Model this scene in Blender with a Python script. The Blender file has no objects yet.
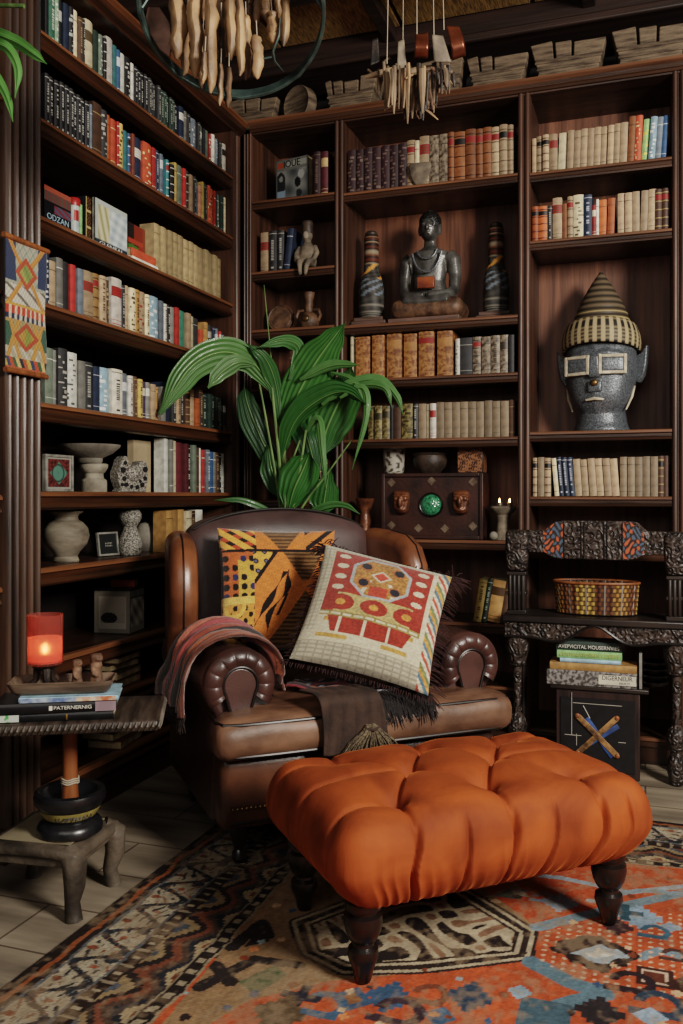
import bpy, math, random
import numpy as np
from mathutils import Vector, Matrix, Euler
PI = math.pi
rnd = random.Random(7)
scene = bpy.context.scene
COL = scene.collection
# ------------------------------------------------------------------ camera geometry
YAW = math.radians(19.05); CA, SA = math.cos(YAW), math.sin(YAW)
FPX, HY, CX, CAMH = 880.0, 495.0, 341.5, 1.2
LX, BY = -1.99, 4.15            # face planes of the two bookcases
WLX, WBY, CEIL = -2.36, 4.52, 3.5

def c2w(r, d, z=0.0):
    """camera frame (right, depth, height) -> room frame"""
    return Vector((r*CA - d*SA, r*SA + d*CA, z))

def ray(px, py):
    ux = (px-CX)/FPX; uz = (HY-py)/FPX
    return Vector((ux*CA-SA, ux*SA+CA, uz))

def at(px, py, X=None, Y=None, Z=None, D=None):
    v = ray(px, py)
    if X is not None: t = X/v.x
    elif Y is not None: t = Y/v.y
    elif Z is not None: t = (Z-CAMH)/v.z
    else: t = D
    return Vector((v.x*t, v.y*t, CAMH+v.z*t))

def lin(h):
    h = h.lstrip('#')
    c = [int(h[i:i+2], 16)/255 for i in (0, 2, 4)]
    c = [(x/12.92 if x <= .04045 else ((x+.055)/1.055)**2.4) for x in c]
    y = .2126*c[0]+.7152*c[1]+.0722*c[2]
    return tuple(x*.88+y*.12 for x in c)

# ------------------------------------------------------------------ materials
def nodes_of(m):
    m.use_nodes = True
    nt = m.node_tree
    return nt, nt.nodes['Principled BSDF']

def mat(name, c1, c2=None, rough=.6, metal=0., scale=12., stretch=(1, 1, 1), bump=0., bscale=None,
        sheen=0., coat=0., detail=4., lo=.35, hi=.65, emit=None, estr=0., vary=0., bkind='noise', spec=.5, gen=False):
    m = bpy.data.materials.new(name)
    nt, b = nodes_of(m)
    N, L = nt.nodes, nt.links
    c1 = lin(c1); c2 = lin(c2) if c2 else tuple(x*.72 for x in c1)
    tc = N.new('ShaderNodeTexCoord'); mp = N.new('ShaderNodeMapping')
    mp.inputs['Scale'].default_value = stretch
    L.new(tc.outputs['Generated' if gen else 'Object'], mp.inputs['Vector'])
    ns = N.new('ShaderNodeTexNoise'); ns.inputs['Scale'].default_value = scale; ns.inputs['Detail'].default_value = detail
    L.new(mp.outputs[0], ns.inputs['Vector'])
    cr = N.new('ShaderNodeValToRGB')
    cr.color_ramp.elements[0].position = lo; cr.color_ramp.elements[1].position = hi
    cr.color_ramp.elements[0].color = (*c1, 1); cr.color_ramp.elements[1].color = (*c2, 1)
    L.new(ns.outputs['Fac'], cr.inputs[0])
    out = cr.outputs[0]
    if vary:
        oi = N.new('ShaderNodeObjectInfo'); mr = N.new('ShaderNodeMapRange')
        mr.inputs['To Min'].default_value = 1-vary; mr.inputs['To Max'].default_value = 1+vary
        hs = N.new('ShaderNodeHueSaturation')
        L.new(oi.outputs['Random'], mr.inputs[0]); L.new(mr.outputs[0], hs.inputs['Value']); L.new(out, hs.inputs['Color'])
        out = hs.outputs[0]
    L.new(out, b.inputs['Base Color'])
    b.inputs['Roughness'].default_value = rough; b.inputs['Metallic'].default_value = metal
    b.inputs['Specular IOR Level'].default_value = spec
    if sheen:
        b.inputs['Sheen Weight'].default_value = sheen; b.inputs['Sheen Roughness'].default_value = .35
        b.inputs['Sheen Tint'].default_value = (*[min(1, x*1.6+.05) for x in c1], 1)
    if coat:
        b.inputs['Coat Weight'].default_value = coat; b.inputs['Coat Roughness'].default_value = .25
    if bump:
        if bkind == 'voronoi':
            n2 = N.new('ShaderNodeTexVoronoi'); n2.inputs['Scale'].default_value = bscale or scale*4; h = n2.outputs['Distance']
        elif bkind == 'carve':
            n2 = N.new('ShaderNodeTexVoronoi'); n2.feature = 'SMOOTH_F1'; n2.inputs['Scale'].default_value = bscale or 40
            w = N.new('ShaderNodeMath'); w.operation = 'SINE'; mu = N.new('ShaderNodeMath'); mu.operation = 'MULTIPLY'; mu.inputs[1].default_value = 14
            L.new(n2.outputs['Distance'], mu.inputs[0]); L.new(mu.outputs[0], w.inputs[0]); h = w.outputs[0]
        else:
            n2 = N.new('ShaderNodeTexNoise'); n2.inputs['Scale'].default_value = bscale or scale*3; n2.inputs['Detail'].default_value = 5; h = n2.outputs['Fac']
        L.new(mp.outputs[0], n2.inputs['Vector'])
        bp = N.new('ShaderNodeBump'); bp.inputs['Strength'].default_value = bump; bp.inputs['Distance'].default_value = .004
        L.new(h, bp.inputs['Height']); L.new(bp.outputs[0], b.inputs['Normal'])
    if emit:
        b.inputs['Emission Color'].default_value = (*lin(emit), 1); b.inputs['Emission Strength'].default_value = estr
    return m

def vmat(name, rough=.85, weave=0., sheen=.0, noise=.25, nscale=60., coat=0., bump=.3):
    """reads the woven / painted colours stored on the mesh itself"""
    m = bpy.data.materials.new(name)
    nt, b = nodes_of(m); N, L = nt.nodes, nt.links
    at_ = N.new('ShaderNodeVertexColor'); at_.layer_name = 'Col'
    tc = N.new('ShaderNodeTexCoord'); ns = N.new('ShaderNodeTexNoise'); ns.inputs['Scale'].default_value = nscale; ns.inputs['Detail'].default_value = 6
    L.new(tc.outputs['Object'], ns.inputs['Vector'])
    mr = N.new('ShaderNodeMapRange'); mr.inputs['To Min'].default_value = 1-noise; mr.inputs['To Max'].default_value = 1+noise
    L.new(ns.outputs['Fac'], mr.inputs[0])
    hs = N.new('ShaderNodeHueSaturation'); L.new(mr.outputs[0], hs.inputs['Value']); L.new(at_.outputs['Color'], hs.inputs['Color'])
    L.new(hs.outputs[0], b.inputs['Base Color'])
    b.inputs['Roughness'].default_value = rough; b.inputs['Specular IOR Level'].default_value = .25
    if sheen: b.inputs['Sheen Weight'].default_value = sheen
    if coat: b.inputs['Coat Weight'].default_value = coat
    h = ns.outputs['Fac']
    if weave:
        wv = N.new('ShaderNodeTexWave'); wv.inputs['Scale'].default_value = weave; wv.inputs['Distortion'].default_value = 1.2
        L.new(tc.outputs['Object'], wv.inputs['Vector'])
        ad = N.new('ShaderNodeMath'); ad.operation = 'ADD'; L.new(h, ad.inputs[0]); L.new(wv.outputs['Fac'], ad.inputs[1]); h = ad.outputs[0]
    bp = N.new('ShaderNodeBump'); bp.inputs['Strength'].default_value = bump; bp.inputs['Distance'].default_value = .003
    L.new(h, bp.inputs['Height']); L.new(bp.outputs[0], b.inputs['Normal'])
    return m

MT = {}
def W(name, c1, c2, axis=2, rough=.42, bump=.35, **k):
    st = [9, 9, 9]; st[axis] = .55
    return mat(name, c1, c2, rough=rough, scale=3.2, stretch=st, bump=bump, bscale=9, lo=.3, hi=.7, detail=7, **k)
MT['wood_v'] = W('dark walnut upright', '#573827', '#29180f', 2, rough=.45)
MT['wood_x'] = W('dark walnut rail', '#472c1b', '#20130b', 0, rough=.36)
MT['wood_y'] = W('dark walnut shelf', '#4a2a15', '#1e110a', 1, rough=.33)
MT['wood_back'] = W('red brown back board', '#84543a', '#43261a', 2, rough=.5)
MT['wood_edge'] = W('worn highlit shelf edge', '#8a5630', '#4a2a17', 1, rough=.32)  # lighter tone for wear, with the warm edge highlight painted in
MT['wood_edge_x'] = W('worn highlit rail edge', '#7d5236', '#43291a', 0, rough=.34)  # rear lips likewise: wear plus a highlight put into the colour
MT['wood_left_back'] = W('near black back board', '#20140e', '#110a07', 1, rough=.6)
MT['pilaster'] = W('worn walnut pilaster', '#513827', '#20140e', 2, rough=.36)
MT['black_wood'] = mat('blackened turned wood', '#1c1512', '#0d0908', rough=.3, scale=18, bump=.15, coat=.3)
MT['brass'] = mat('aged brass', '#8a6a3a', '#4d3a1f', rough=.4, metal=.8, scale=30)

# ------------------------------------------------------------------ mesh builder
class MB:
    def __init__(s): s.v = []; s.f = []; s.m = []; s.c = None
    def add(s, vs, fs, mi=0, T=None, cols=None):
        o = len(s.v)
        for p in vs:
            p = Vector(p)
            s.v.append(tuple(T @ p) if T is not None else tuple(p))
        for f in fs: s.f.append([i+o for i in f])
        s.m += [mi]*len(fs)
        if cols is not None:
            if s.c is None: s.c = [(.03, .02, .012)]*o
            s.c += list(cols)
        elif s.c is not None: s.c += [(.03, .02, .012)]*len(vs)
        return s
    def box(s, lo, hi, mi=0, T=None):
        x0, y0, z0 = lo; x1, y1, z1 = hi
        vs = [(x0,y0,z0),(x1,y0,z0),(x1,y1,z0),(x0,y1,z0),(x0,y0,z1),(x1,y0,z1),(x1,y1,z1),(x0,y1,z1)]
        return s.add(vs, [(3,2,1,0),(4,5,6,7),(0,1,5,4),(1,2,6,5),(2,3,7,6),(3,0,4,7)], mi, T)
    def prism(s, poly, z0, z1, mi=0, T=None):
        n = len(poly)
        a = sum(poly[i][0]*poly[(i+1) % n][1]-poly[(i+1) % n][0]*poly[i][1] for i in range(n))
        if a < 0: poly = poly[::-1]
        vs = [(x, y, z0) for x, y in poly]+[(x, y, z1) for x, y in poly]
        fs = [tuple(range(n-1, -1, -1)), tuple(range(n, 2*n))]
        fs += [(i, (i+1) % n, n+(i+1) % n, n+i) for i in range(n)]
        return s.add(vs, fs, mi, T)
    def lathe(s, prof, n=24, mi=0, T=None, ax=1., ay=1., cap=True, a0=0, a1=2*PI):
        vs = []; fs = []; full = abs(a1-a0-2*PI) < 1e-6
        k = n if full else n+1
        for r, z in prof:
            for i in range(k):
                a = a0+(a1-a0)*i/n
                vs.append((r*math.cos(a)*ax, r*math.sin(a)*ay, z))
        for j in range(len(prof)-1):
            for i in range(n):
                i2 = (i+1) % k
                fs.append((j*k+i, j*k+i2, (j+1)*k+i2, (j+1)*k+i))
        if cap and full:
            if prof[0][0] > 1e-5: fs.append(tuple(range(k-1, -1, -1)))
            if prof[-1][0] > 1e-5: fs.append(tuple((len(prof)-1)*k+i for i in range(k)))
        return s.add(vs, fs, mi, T)
    def tube(s, pts, rad, n=8, mi=0, T=None, flat=1.):
        pts = [Vector(p) for p in pts]; m = len(pts)
        if not hasattr(rad, '__len__'): rad = [rad]*m
        vs = []; fs = []
        up = None
        for i, p in enumerate(pts):
            t = (pts[min(i+1, m-1)]-pts[max(i-1, 0)])
            t = t.normalized() if t.length > 1e-9 else Vector((0, 0, 1))
            if up is None:
                up = Vector((0, 0, 1)) if abs(t.z) < .9 else Vector((1, 0, 0))
            a = t.cross(up)
            if a.length < 1e-4: a = t.cross(Vector((.3, 1, .1)))
            a.normalize(); b = a.cross(t).normalized(); up = b
            for k in range(n):
                q = 2*PI*k/n
                vs.append(p+a*math.cos(q)*rad[i]+b*math.sin(q)*rad[i]*flat)
        for i in range(m-1):
            for k in range(n):
                k2 = (k+1) % n
                fs.append((i*n+k, i*n+k2, (i+1)*n+k2, (i+1)*n+k))
        fs.append(tuple(range(n-1, -1, -1))); fs.append(tuple((m-1)*n+k for k in range(n)))
        return s.add(vs, fs, mi, T)
    def grid(s, fn, nu, nv, mi=0, T=None, colfn=None, close=False):
        vs = []; cs = [] if colfn else None
        for j in range(nv+1):
            for i in range(nu+1):
                vs.append(fn(i/nu, j/nv))
                if colfn: cs.append(colfn(i/nu, j/nv))
        k = nu+1
        fs = [(j*k+i, j*k+i+1, (j+1)*k+i+1, (j+1)*k+i) for j in range(nv) for i in range(nu)]
        return s.add(vs, fs, mi, T, cs)
    def rbox(s, size, r, cuts=(8, 8, 8), mi=0, T=None, fn=None):
        """rounded box about the origin; fn deforms each point"""
        hx, hy, hz = (q/2 for q in size); r = min(r, hx, hy, hz)
        idx = {}; vs = []; fs = []
        def spread(n, h):
            e = max(2, n//3); e = min(e, 6)
            a = [-h + r*(1-math.cos(PI/2*i/e)) for i in range(e)]
            mid = [-h+r+(2*h-2*r)*i/max(1, n-2*e) for i in range(max(1, n-2*e)+1)]
            b = [-x for x in a[::-1]]
            return a+mid+b
        X, Y, Z = spread(cuts[0], hx), spread(cuts[1], hy), spread(cuts[2], hz)
        def vert(p):
            key = (round(p[0], 6), round(p[1], 6), round(p[2], 6))
            if key in idx: return idx[key]
            q = Vector(p)
            c = Vector((max(-hx+r, min(hx-r, q.x)), max(-hy+r, min(hy-r, q.y)), max(-hz+r, min(hz-r, q.z))))
            d = q-c
            if d.length > 1e-9: q = c+d.normalized()*r
            if fn: q = Vector(fn(q))
            idx[key] = len(vs); vs.append(q); return idx[key]
        def face(A, B, mk, flip):
            for i in range(len(A)-1):
                for j in range(len(B)-1):
                    f = [vert(mk(A[i], B[j])), vert(mk(A[i+1], B[j])), vert(mk(A[i+1], B[j+1])), vert(mk(A[i], B[j+1]))]
                    if flip: f = f[::-1]
                    if len(set(f)) >= 3: fs.append(tuple(dict.fromkeys(f)))
        face(X, Y, lambda a, b: (a, b, hz), False); face(X, Y, lambda a, b: (a, b, -hz), True)
        face(X, Z, lambda a, b: (a, -hy, b), False); face(X, Z, lambda a, b: (a, hy, b), True)
        face(Y, Z, lambda a, b: (hx, a, b), False); face(Y, Z, lambda a, b: (-hx, a, b), True)
        return s.add(vs, fs, mi, T)
    def ball(s, c, r, n=12, mi=0, T=None):
        rx, ry, rz = r if hasattr(r, '__len__') else (r, r, r)
        k = max(4, n//2)
        prof = [(math.sin(PI*i/k), -math.cos(PI*i/k)) for i in range(k+1)]
        prof[0] = (1e-6, -1); prof[-1] = (1e-6, 1)
        M_ = Matrix.Translation(Vector(c)) @ Matrix.Diagonal((rx, ry, rz, 1))
        return s.lathe(prof, n, mi, (T @ M_) if T is not None else M_, cap=False)
    def mesh(s, name, mats, angle=38):
        me = bpy.data.meshes.new(name)
        me.from_pydata(s.v, [], s.f)
        for m in (mats if isinstance(mats, (list, tuple)) else [mats]): me.materials.append(MT[m] if isinstance(m, str) else m)
        me.polygons.foreach_set('material_index', s.m)
        me.polygons.foreach_set('use_smooth', [True]*len(s.f))
        if s.c is not None:
            ca = me.color_attributes.new('Col', 'FLOAT_COLOR', 'POINT')
            arr = np.ones((len(s.v), 4), np.float32); arr[:, :3] = np.array(s.c, np.float32)
            ca.data.foreach_set('color', arr.ravel())
        me.update()
        me.set_sharp_from_angle(angle=math.radians(angle))
        return me
    def build(s, name, mats, parent=None, loc=None, rot=None, bevel=0, seg=2, subsurf=0, angle=38, label=None, kind=None):
        o = bpy.data.objects.new(name, s.mesh(name, mats, angle))
        COL.objects.link(o)
        if parent is not None: o.parent = parent
        if loc is not None: o.location = loc
        if rot is not None: o.rotation_euler = rot
        if bevel:
            b = o.modifiers.new('Bevel', 'BEVEL'); b.width = bevel; b.segments = seg; b.limit_method = 'ANGLE'; b.angle_limit = math.radians(40)
        if subsurf:
            b = o.modifiers.new('Subdivision', 'SUBSURF'); b.levels = subsurf; b.render_levels = subsurf
        if label: o['label'] = label
        if kind: o['kind'] = kind
        return o

def tag(o, label=None, cat=None, group=None, kind=None):
    if label: o['label'] = label
    if cat: o['category'] = cat
    if group: o['group'] = group
    if kind: o['kind'] = kind
    return o
def thing(name, label, cat, loc=(0, 0, 0), rotz=0, group=None):
    o = bpy.data.objects.new(name, None); COL.objects.link(o)
    o.empty_display_size = .1
    o.location = loc; o.rotation_euler = (0, 0, rotz)
    return tag(o, label, cat, group)
def struct(name, mb, m, **k):
    o = mb.build(name, m, **k); o['kind'] = 'structure'; return o
def solidify(o, t, off=0):
    s = o.modifiers.new('Solidify', 'SOLIDIFY'); s.thickness = t; s.offset = off; return o
def remesh(o, voxel, smooth=2):
    r = o.modifiers.new('Remesh', 'REMESH'); r.mode = 'VOXEL'; r.voxel_size = voxel; r.use_smooth_shade = True
    if smooth:
        s = o.modifiers.new('Smooth', 'CORRECTIVE_SMOOTH' if 0 else 'SMOOTH'); s.factor = .5; s.iterations = smooth
    return o
def text_part(name, body, size, m, parent, loc, rot, width=None, extrude=.0006, label=None):
    c = bpy.data.curves.new(name, 'FONT'); c.body = body; c.size = size; c.extrude = extrude
    c.align_x = 'CENTER'; c.align_y = 'CENTER'
    o = bpy.data.objects.new(name, c)
    COL.objects.link(o)
    dg = bpy.context.evaluated_depsgraph_get(); dg.update()
    me = bpy.data.meshes.new_from_object(o.evaluated_get(dg))
    bpy.data.objects.remove(o); bpy.data.curves.remove(c)
    o = bpy.data.objects.new(name, me); COL.objects.link(o)
    me.materials.clear(); me.materials.append(MT[m] if isinstance(m, str) else m)
    o.parent = parent; o.location = loc; o.rotation_euler = rot
    if width:
        xs = [v.co.x for v in me.vertices]
        if xs:
            sc = width/(max(xs)-min(xs))
            for v in me.vertices: v.co.x *= sc
    if label: o['label'] = label
    return o
def frame(ex, ez_hint, loc):
    """matrix with x along ex, z nearest to ez_hint"""
    x = Vector(ex).normalized(); z = Vector(ez_hint); z = (z-x*z.dot(x)).normalized(); y = z.cross(x)
    M = Matrix((x, y, z)).transposed().to_4x4(); M.translation = Vector(loc); return M

def vnoise(x, y, seed=0):
    """value noise on numpy arrays"""
    rs = np.random.RandomState(seed); tab = rs.rand(256, 256)
    xi = np.floor(x).astype(int); yi = np.floor(y).astype(int); fx = x-xi; fy = y-yi
    fx = fx*fx*(3-2*fx); fy = fy*fy*(3-2*fy)
    g = lambda a, b: tab[a % 256, b % 256]
    return (g(xi, yi)*(1-fx)+g(xi+1, yi)*fx)*(1-fy)+(g(xi, yi+1)*(1-fx)+g(xi+1, yi+1)*fx)*fy
ORD = ['first','second','third','fourth','fifth','sixth','seventh','eighth','ninth','tenth','eleventh','twelfth','thirteenth','fourteenth',
       'fifteenth','sixteenth','seventeenth','eighteenth','nineteenth','twentieth']
def ordinal(n):
    if n <= 20: return ORD[n-1]
    t = {2: 'twent', 3: 'thirt', 4: 'fort', 5: 'fift'}[n//10]
    return t+'ieth' if n % 10 == 0 else t+'y-'+ORD[n % 10-1]
# ------------------------------------------------------------------ room shell
MT['floor'] = mat('worn grey beige floor boards', '#9a8b76', '#6b5f50', rough=.55, scale=2.2, stretch=(1, 5, 1), bump=.25, bscale=6, detail=8)
MT['plaster'] = mat('dark grey plaster', '#2c2b29', '#1d1c1a', rough=.9, scale=3, bump=.2, bscale=40)
MT['beam'] = W('dark ceiling beam', '#33211a', '#170e0a', 0, rough=.5)
MT['reed'] = mat('ochre woven reed matting', '#a5823f', '#5c4621', rough=.85, scale=6, stretch=(30, 3, 1), bump=.6, bscale=8)
b = MB(); b.box((-2.6, -.4, -.06), (2.6, 4.7, 0)); struct('floor', b, 'floor')
seam = MT['floor']
def add_seams(m):
    nt, p = nodes_of(m); N, L = nt.nodes, nt.links
    br = N.new('ShaderNodeTexBrick'); tc = N.new('ShaderNodeTexCoord'); mp = N.new('ShaderNodeMapping')
    mp.inputs['Rotation'].default_value = (0, 0, 0)
    br.inputs['Scale'].default_value = 1; br.inputs['Brick Width'].default_value = 1.1; br.inputs['Row Height'].default_value = .24
    br.inputs['Mortar Size'].default_value = .004; br.inputs['Color1'].default_value = (1, 1, 1, 1); br.inputs['Color2'].default_value = (.85, .85, .85, 1); br.inputs['Mortar'].default_value = (.35, .32, .3, 1)
    L.new(tc.outputs['Object'], mp.inputs[0]); L.new(mp.outputs[0], br.inputs['Vector'])
    mx = N.new('ShaderNodeMix'); mx.data_type = 'RGBA'; mx.blend_type = 'MULTIPLY'; mx.inputs[0].default_value = 1
    src = p.inputs['Base Color'].links[0].from_socket
    L.new(src, mx.inputs[6]); L.new(br.outputs['Color'], mx.inputs[7]); L.new(mx.outputs[2], p.inputs['Base Color'])
add_seams(seam)
b = MB(); b.box((WLX-.08, -.4, 0), (WLX, 4.6, CEIL)); struct('wall_left', b, 'plaster')
b = MB(); b.box((WLX-.08, WBY, 0), (2.6, WBY+.08, CEIL)); struct('wall_back', b, 'plaster')
b = MB(); b.box((-2.6, .9, CEIL), (2.6, 4.7, CEIL+.06)); struct('ceiling', b, 'plaster')
# boards, beams and the reed panels between them
b = MB(); b.box((WLX, 4.12, 3.34), (2.0, 4.42, 3.5)); b.box((WLX, 4.10, 3.33), (2.0, 4.125, 3.37)); struct('trim_1', b, 'beam', bevel=.008)
b = MB(); b.box((WLX, 3.42, 3.36), (2.0, 3.62, 3.5)); struct('trim_2', b, 'beam', bevel=.008)
b = MB(); b.box((WLX, 2.72, 3.34), (2.0, 2.92, 3.5)); struct('trim_3', b, 'beam', bevel=.008)
b = MB()
for y0, y1 in ((3.62, 4.12), (2.92, 3.42)):
    for i in range(7):
        x0 = WLX+.02+i*.62
        b.box((x0, y0+.015, 3.46), (x0+.6, y1-.015, 3.49))
struct('trim_4', b, 'reed', bevel=.004)
b = MB()
for y0, y1 in ((3.62, 4.12), (2.92, 3.42)):
    for i in range(4): b.box((-1.2+i*.93, y0, 3.4), (-1.14+i*.93, y1, 3.485))
struct('trim_5', b, 'beam', bevel=.006)
b = MB(); b.box((WLX, WBY-.02, 0), (2.2, WBY, .12)); struct('baseboard_back', b, 'wood_x')
b = MB(); b.box((WLX, 0, 0), (WLX+.02, 4.5, .12)); struct('baseboard_left', b, 'wood_y')

# ------------------------------------------------------------------ moulded wood helpers
LIP = [(-.03, 0), (.008, 0), (.014, -.006), (.015, -.016), (.006, -.022), (.004, -.040), (.010, -.046), (.012, -.056), (.004, -.064), (-.03, -.066)]
LIP_S = [(-.03, 0), (.006, 0), (.010, -.005), (.010, -.013), (.003, -.018), (.003, -.030), (.008, -.036), (.006, -.044), (-.03, -.046)]
def lip_along_y(mb, X, z, y0, y1, prof=LIP):           # moulded nose on a shelf that faces +X
    n = len(prof)
    vs = [(X+o, y0, z+h) for o, h in prof]+[(X+o, y1, z+h) for o, h in prof]
    fs = [tuple(range(n)), tuple(range(2*n-1, n-1, -1))]+[(i+n, (i+1) % n+n, (i+1) % n, i) for i in range(n)]
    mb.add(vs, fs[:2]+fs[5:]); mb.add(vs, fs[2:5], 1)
def lip_along_x(mb, Y, z, x0, x1, prof=LIP_S):         # faces -Y
    n = len(prof)
    vs = [(x0, Y-o, z+h) for o, h in prof]+[(x1, Y-o, z+h) for o, h in prof]
    fs = [tuple(range(n)), tuple(range(2*n-1, n-1, -1))]+[(i+n, (i+1) % n+n, (i+1) % n, i) for i in range(n)]
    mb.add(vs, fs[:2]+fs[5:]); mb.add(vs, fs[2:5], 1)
def reeds(mb, a0, a1, n, base, proud, z0, z1, plane):  # half-round flutes side by side on a pilaster
    w = (a1-a0)/n
    poly = [(a0, -.03)]
    for i in range(n):
        for k in range(7):
            q = PI*k/6
            poly.append((a0+w*i+w*.5-w*.42*math.cos(q), proud*math.sin(q)))
    poly.append((a1, -.03))
    vs = []; m = len(poly)
    for z in (z0, z1):
        for a, o in poly: vs.append((base+o, a, z) if plane == 'x' else (a, base-o, z))
    fs = [tuple(range(m-1, -1, -1)), tuple(range(m, 2*m))]+[(i, (i+1) % m, m+(i+1) % m, m+i) for i in range(m)]
    mb.add(vs, fs)

# ------------------------------------------------------------------ left bookcase (faces the room, runs into the corner)
ROWS_L = [2.815, 2.51, 2.17, 1.872, 1.522, 1.212, .945, .62, .42, .177]
Y_A, Y_B = 2.527, 4.035           # clear span between pilaster and corner post
TOP_L = 3.05
lb = thing('bookcase', 'tall dark walnut bookcase along the side wall with fluted pilaster and ten shelves', 'bookcase', (LX, 3.3, 0))
def lpart(name, mb, m, **k):
    o = mb.build(name, m, **k); o.parent = lb; o.matrix_parent_inverse = Matrix.Translation((-LX, -3.3, 0)); return o
for i, z in enumerate(ROWS_L):
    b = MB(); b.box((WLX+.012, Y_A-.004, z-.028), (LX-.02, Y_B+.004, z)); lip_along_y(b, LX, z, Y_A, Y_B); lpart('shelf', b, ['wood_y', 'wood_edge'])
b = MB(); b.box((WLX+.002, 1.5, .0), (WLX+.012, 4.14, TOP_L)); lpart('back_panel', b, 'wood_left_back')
b = MB(); b.box((WLX+.012, Y_A-.035, 0), (LX-.004, Y_A, TOP_L)); b.box((WLX+.012, 2.35, 0), (LX-.004, 2.38, TOP_L)); lpart('side_panel', b, 'wood_v')
b = MB(); b.box((WLX+.012, Y_B, 0), (LX+.012, Y_B+.03, TOP_L)); reeds(b, Y_B, 4.138, 2, LX, .016, 0, TOP_L, 'x'); lpart('corner_post', b, 'wood_v')
b = MB(); reeds(b, 2.345, Y_A, 5, LX+.004, .030, .10, TOP_L-.02, 'x'); b.box((LX-.03, 2.335, 0), (LX+.035, Y_A+.004, .11)); b.box((LX-.03, 2.335, TOP_L-.05), (LX+.035, Y_A+.004, TOP_L)); lpart('pilaster', b, 'pilaster')
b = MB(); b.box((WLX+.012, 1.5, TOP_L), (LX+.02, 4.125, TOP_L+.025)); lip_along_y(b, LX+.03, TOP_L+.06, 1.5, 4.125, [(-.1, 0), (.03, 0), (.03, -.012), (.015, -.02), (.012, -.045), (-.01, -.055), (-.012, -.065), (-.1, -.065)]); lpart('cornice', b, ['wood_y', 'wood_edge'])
b = MB(); b.box((LX-.03, Y_A, 0), (LX, Y_B, .10)); lpart('plinth', b, 'wood_y')
for z in (2.5, 1.87, 1.2, .9, .45):                   # the next bay, only a sliver shows
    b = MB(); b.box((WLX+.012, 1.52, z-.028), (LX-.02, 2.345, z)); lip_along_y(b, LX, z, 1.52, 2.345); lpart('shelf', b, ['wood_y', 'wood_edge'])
b = MB(); b.box((WLX+.012, 1.5, 0), (LX, 1.53, TOP_L)); lpart('side_panel', b, 'wood_v')

# ------------------------------------------------------------------ rear bookcase
def bx(px, py=495): return at(px, py, Y=BY).x
def bz(px, py): return at(px, py, Y=BY).z
def zavg(*pts): return sum(bz(*p) for p in pts)/len(pts)
XA0, XA1 = bx(252), bx(335); XB0, XB1 = bx(344), bx(518); XC0, XC1 = bx(530), bx(672)
XE = bx(686)
TOP_R = 3.065
ZA = [zavg((255, 199), (333, 195)), zavg((255, 270), (333, 268)), bz(290, 328), bz(310, 387), bz(310, 500), .55]
ZB = [zavg((343, 192), (517, 175)), zavg((342, 325), (517, 316)), zavg((349, 379), (517, 373)), zavg((364, 439), (517, 437)), zavg((393, 539), (501, 541)), bz(495, 624), .3]
ZC = [zavg((530, 173), (672, 157)), zavg((529, 240), (670, 230)), zavg((529, 432), (670, 429)), zavg((530, 497), (671, 496)), .95, .12]
rb = thing('bookcase', 'dark walnut rear bookcase of three bays holding statues, old books and curios', 'bookcase', ((XA0+XE)/2, BY, 0))
RINV = Matrix.Translation((-(XA0+XE)/2, -BY, 0))
def rpart(name, mb, m, **k):
    o = mb.build(name, m, **k); o.parent = rb; o.matrix_parent_inverse = RINV; return o
BKY = WBY-.012
for x0, x1, zs in ((XA0, XA1, ZA), (XB0, XB1, ZB), (XC0, XC1, ZC)):
    for z in zs:
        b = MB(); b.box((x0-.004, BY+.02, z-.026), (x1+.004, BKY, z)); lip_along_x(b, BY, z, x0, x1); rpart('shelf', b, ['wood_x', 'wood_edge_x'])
b = MB(); b.box((LX+.02, BKY, 0), (1.25, WBY-.002, TOP_R)); rpart('back_panel', b, 'wood_back')
def post(x0, x1, n, m='wood_v'):
    b = MB(); b.box((x0, BY+.006, 0), (x1, BKY, TOP_R)); reeds(b, x0-.003, x1+.003, n, BY, .014, 0, TOP_R, 'y'); rpart('upright', b, m)
post(LX+.024, XA0, 3); post(XA1, XB0, 2); post(XB1, XC0, 2); post(XC1, XE+.03, 3)
b = MB(); b.box((XE+.03, BY+.006, 0), (XE+.06, BKY, TOP_R)); b.box((1.2, BY, 0), (1.25, BKY, TOP_R)); rpart('side_panel', b, 'wood_v')
for z in (2.55, 2.1, 1.6, 1.1, .5):
    b = MB(); b.box((XE+.06, BY+.02, z-.026), (1.2, BKY, z)); lip_along_x(b, BY, z, XE+.06, 1.2); rpart('shelf', b, ['wood_x', 'wood_edge_x'])
b = MB(); b.box((LX+.064, BY-.02, TOP_R), (1.27, BKY, TOP_R+.045))
lip_along_x(b, BY-.02, TOP_R+.055, LX+.064, 1.27, [(-.1, 0), (.022, 0), (.022, -.012), (.008, -.022), (.006, -.04), (-.012, -.05), (-.014, -.062), (-.1, -.062)]); rpart('cornice', b, ['wood_x', 'wood_edge_x'])
b = MB(); b.box((LX+.024, BY, 0), (1.25, BY+.03, .09)); rpart('plinth', b, 'wood_x')
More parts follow.
